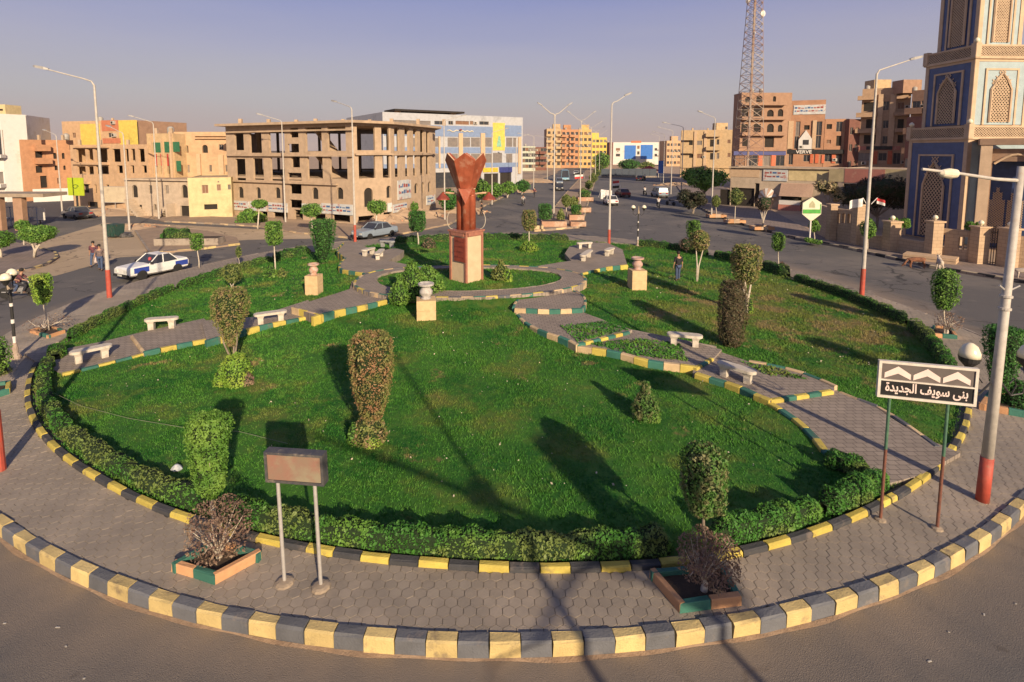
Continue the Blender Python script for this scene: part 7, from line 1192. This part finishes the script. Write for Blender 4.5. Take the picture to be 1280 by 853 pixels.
med = [(3.81,53.48),(8.64,56),(10.26,62.92),(15.36,88.94),(23.99,132.48),(41.11,217),(49.34,284.97),(28.99,180.98),(12.75,100.53),(6.7,68.55)]; slab('median', med, 0, .13, mat('sandy_pavement', (.34, .245, .17))); kerb('median_kerb', med[:7], .2, .2, [k_cream, k_conc], 1.3); kerb('median_kerb', med[7:] + med[:1], .2, .2, [k_conc, k_cream], 1.3)
def mplant(label, u, w, d, h=.6, z=.13, hedge_=None, m=None):
    t = thing('planter', label, 'planter', (*u, z)); b = MB(m or mat('planter_rose', (.45, .26, .17), (.36, .21, .14), .85, 2, c3=(.5, .4, .3), sc3=.8)); b.box(-w / 2, -d / 2, 0, w / 2, d / 2, h).build('box', t); MB(soil_bed).box(-w / 2 + .12, -d / 2 + .12, h, w / 2 - .12, d / 2 - .12, h + .01).build('soil', t)
    if hedge_: hb = thing('clipped_bush', 'clipped bush growing in the ' + label.replace('planter ', 'planter ', 1), 'bush', (*u, z + h)); SEED[0] += 1; crown_mesh(CYL, 0, hedge_, min(w, d) * .9, 500, .14, LH, core_g, 6, 1, 0, .08, SEED[0]).build('foliage', hb)
mplant('long rose planter at the near tip of the median', (6.08,56.9), 2.6, 1.4, .55); mplant('planter right of the near median tip', (8.61,56.9), 1.6, 1.2, .5); mplant('stepped planter behind the near median tip', (9.22,62.19), 1.7, 1.3, .6, hedge_=1.0); mplant('small cream block planter before the median', (4.21,54.57), 1.1, .9, .4, m=k_cream); mplant('planter beside the second median lamp', (11.14,70.35), 2.2, 1.6, .6); mplant('planter further up the median', (14.12,86.1), 2.4, 1.8, .6, hedge_=.9)
st('dark round clipped bush left of the first median lamp', (5.71,61.18,0.13,0.18,1.82,1.55,-0.15), CYL, LD, 1200, .13, trunk=None, name='clipped_bush', cat='bush')
st('olive standard tree on the median behind the first lamp', (8.46,64.95,0.13,1.25,2.6,1.14,-0.03), BALL, LO, 900, .15, tr=.06); st('loose bush at the foot of the first median lamp', (7.25,61.18,0.13,0.09,1.27,0.91,0.08), HEAP, LO, 500, .15, trunk=None, name='bush', cat='bush')
for T, l in (((10.23,72.03,0.13,0.42,1.71,1.38,0.04), 'first'), ((14.31,88.96,0.13,0.26,1.7,1.58,-0.01), 'second'), ((18.64,109.02,0.13,0.31,1.92,1.61,-0.02), 'third'), ((23.79,133.58,0.13,0.19,2.35,2.16,0.08), 'fourth'), ((29.75,161.89,0.13,0.23,2.6,2.62,0.1), 'fifth'), ((36.15,190.71,0.13,0.27,3.06,3.33,0.25), 'sixth')): st('%s olive green bush in the row up the median' % l, T, EGG, LO, 700, .2, trunk=None, name='median_bush', cat='bush', group='bushes in a row on the median', lump=.2)
for T, l, m in (((-4.55,73.31,0.1,0.65,3.04,1.96,0.12), 'dark trees at the left front of the mall', LD), ((-2.51,85.03,0.1,0.5,3.26,2.5,0.25), 'tree before the yellow mall sign', LG), ((-0.26,86.41,0.1,0.63,2.68,3.33,0.13), 'clipped tree before the blue mall sign', LG), ((1.91,92.39,0.1,0.68,2.59,2.74,0.27), 'clipped tree right of the blue mall sign', LG), ((4.68,99.27,0.1,0.58,2.48,2.75,0.22), 'last clipped tree of the mall row', LD), ((-12.53,67.69,0.1,0.8,2.51,1.4,0.23), 'tree hidden between skeleton building and mall', LD), ((-6.17,69.47,0.1,0.41,2.88,2.37,0.06), 'shady tree left of the monument tulip', LD)): st(l, T, BALL, m, 1000, .24, tr=.12, lump=.15, name='street_tree')
st('far round green tree under the yellow apartment block', (42.93,223.17,0.1,0.64,6.83,8,0.27), BALL, LG, 900, .5, tr=.2, name='street_tree'); st('far dark tree behind the navy fence', (51.3,214.29,0.1,0.61,4.38,8.75,0.88), BALL, LD, 900, .5, tr=.2, name='street_tree'); st('far dull tree right of the navy fence', (60.95,223.17,0.1,0.31,3.25,6.45,0.61), BALL, LO, 700, .5, tr=.2, name='street_tree')
def bigtree(label, T, m, lobes=9, n=700, size=.25, seed=1, tr=.15):
    x, y, z, h0, h1, w, du = T; t = thing('spreading_tree', label, 'tree', (x, y, z)); rr = random.Random(seed); b = MB(m, core_g); tb = MB(bark); tb.tube([(0, 0, -.1), (.1, 0, h0 * .8), (du * .5, 0, h0 * 1.1)], [tr, tr * .8, tr * .6], 8)
    for i in range(lobes):
        a = i * 2.4 + seed; q = w * .34 * math.sqrt((i + .5) / lobes) * 1.15; cx, cy, cz = du + q * math.cos(a), q * math.sin(a) * .8, h0 + (h1 - h0) * rr.uniform(.3, .75); r_ = w * rr.uniform(.15, .24); rz_ = min(r_ * .8, (h1 - h0) * .34); P = NR.normal(0, 1, (n, 3)); P /= np.linalg.norm(P, axis=1)[:, None]; k = P * NR.uniform(.7, 1.08, (n, 1)); b.leaves(k * [r_, r_, rz_] + [cx, cy, cz], P + [0, 0, .2], size); b.lathe([(r_ * .2, -rz_ * .6), (r_ * .62, -rz_ * .3), (r_ * .62, rz_ * .3), (r_ * .2, rz_ * .6)], 9, (cx, cy, cz), 1); tb.tube([(du * .3, 0, h0 * .9), (cx * .6, cy * .6, (h0 + cz) / 2), (cx, cy, cz)], [tr * .4, tr * .25, tr * .1], 5)
    b.build('crown', t); tb.build('trunk', t)
bigtree('spreading bright green tree on the far right pavement', (29.82,77.59,0.1,2.06,5.38,6.09,-0.2), LG, 10, 420, .35, 2); bigtree('dark tangled bush below the spreading green tree', (25.29,69.47,0.1,0.41,3.09,3.78,0.09), leafmat('leaf_dusk', (.05, .055, .03), (.035, .04, .025), (.07, .06, .04)), 9, 350, .25, 3); bigtree('large dark acacia behind the tall right lamp post', (39.19,55.59,0.1,1.24,5.6,7.05,-0.07), leafmat('leaf_acacia', (.045, .05, .025), (.03, .03, .02), (.09, .06, .03)), 16, 420, .22, 4); bigtree('pale flowering tree before the market stalls', (34.32,55.59,0.1,2.24,5.19,3.28,-0.23), leafmat('leaf_straw', (.35, .26, .16), (.2, .22, .09), (.42, .32, .2)), 7, 130, .24, 5, .09)
for T, l, pr, m in (((26.06,58.97,0.15,2.02,3.76,1.57,0.04), 'slim olive tree in a brick planter before the dark stalls', EGG, LO), ((26.12,63.99,0.15,1.33,2.56,0.94,-0.12), 'thin yellow-green tree beside the far right lamp', EGG, LO), ((28.23,47.69,0.15,0.78,1.78,0.85,-0.08), 'green tree behind the hexagon sign', EGG, LG), ((29.71,42.97,0.15,0.97,2.45,1.08,-0.02), 'egg-shaped green tree before the low mosque wall', EGG, LG)): st(l, T, pr, m, 900, .13, tr=.05, lump=.2, name='street_tree')
st('bare brown tree in a brick planter before the market', (26.75,54.1,0.15,1.85,3.3,1.76,0.03), BALL, LP, 420, .12, fork=4, tr=.06, lump=.2, name='street_tree')
for T, l in (((34.54,46.17,0.4,0.69,2.41,2.05,-0.12), 'bright bush above the mosque wall left of the minaret'), ((34.3,38.59,0.6,1.62,2.61,1.26,-0.13), 'bright bush inside the mosque wall before the lattice doors')): bigtree(l, T, LG, 6, 330, .14, 7, .05)
for u, l in (((26.26,59.43), 'brick planter at the foot of the slim olive tree'), ((26.77,54.3), 'brick planter at the foot of the bare brown tree'), ((26.25,64.43), 'low planter at the foot of the thin tree')): planter(l, [(u[0] - 1, u[1] - .6), (u[0] + 1, u[1] - .6), (u[0] + 1, u[1] + .6), (u[0] - 1, u[1] + .6)], .15, .32, .14, [k_org, worn('kerb_sand2', (.5, .36, .25))])
bigtree('grass tuft around the hexagon sign pole', (27.02,45.6,0.15,0,0.55,1.84,-0.12), LG, 4, 200, .12, 9, .02)
# cable lying over the lawn, carrier bag
pth = [(-14.89,17.02,0.3), (-12.45,15.59,0.3), (-10.49,14.82,0.3), (-8.59,14.29,0.3), (-6.95,14.07,0.3), (-5.42,13.47,0.3)]; tag(MB(mat('cable_white', (.22, .22, .17))).tube([(x, y, z + .12) for x, y, z in pth], .006, 4).build('cable'), 'thin pale cable strung across the left part of the lawn', 'cable')
x, y, z = (-7.73,12.47,0.3); t = thing('white_bag', 'crumpled white plastic bag behind the left hedge', 'litter', (x, y, z)); MB(mat('bag_white', (.5, .52, .54), (.3, .34, .38), .5, 9)).lathe([(.08, 0), (.11, .04), (.08, .1), (.03, .15)], 7, sx=1.3).build('bag', t)
# unseen lamp post and tree behind the viewer, placed for their lawn shadows
lamp('tall lamp post behind the viewpoint whose shadow crosses the lawn', (7.0, -5), 12.4, [(-1, .2)], zz=.0)
t = tree('tall narrow tree behind the viewpoint with a long columnar crown', (9.0, -4, 0, 5.9, 7.95, .62, 0), CYL, LD, 2500, .09, trunk=bark, tr=.09)
MB(bark).tube([(0, 0, 5.9), (-1.6, .1, 6.5), (-4.4, .3, 7.4), (-6.6, .4, 8.0)], [.08, .09, .08, .04], 7).tube([(0, 0, 5.6), (-1.2, 0, 6.2), (-2.6, .1, 5.6), (-4.2, .2, 4.9)], [.06, .07, .05, .02], 7).build('shadow_limb', t)  # limbs added and bent so their shadows fall across the lawn
sh_ = [(-.9, .1, 6.0, .8, .35), (-2.6, .1, 6.8, .7, .3), (.5, 0, 5.7, 1.7, .8)]
for x, y, z, w, h in sh_: SEED[0] += 1; crown_mesh(BALL, 0, h, w, 500, .1, LD, core_g, 2, 1, 0, .2, SEED[0]).build('foliage', t, (x, y, z))  # leaf clumps added to darken the near lawn with their shadow

# ---- dusty air over the whole place
hz = bpy.data.materials.new('dusty_air'); hz.use_nodes = True; n = hz.node_tree; n.nodes.clear(); o_ = n.nodes.new('ShaderNodeOutputMaterial'); v_ = n.nodes.new('ShaderNodeVolumePrincipled')
v_.inputs['Density'].default_value = .00007; v_.inputs['Color'].default_value = (.95, .88, .84, 1); v_.inputs['Anisotropy'].default_value = .0; n.links.new(v_.outputs[0], o_.inputs['Volume'])
tag(MB(hz).box(-3600, -450, -1, 3600, 4100, 60).build('haze'), kind='stuff')
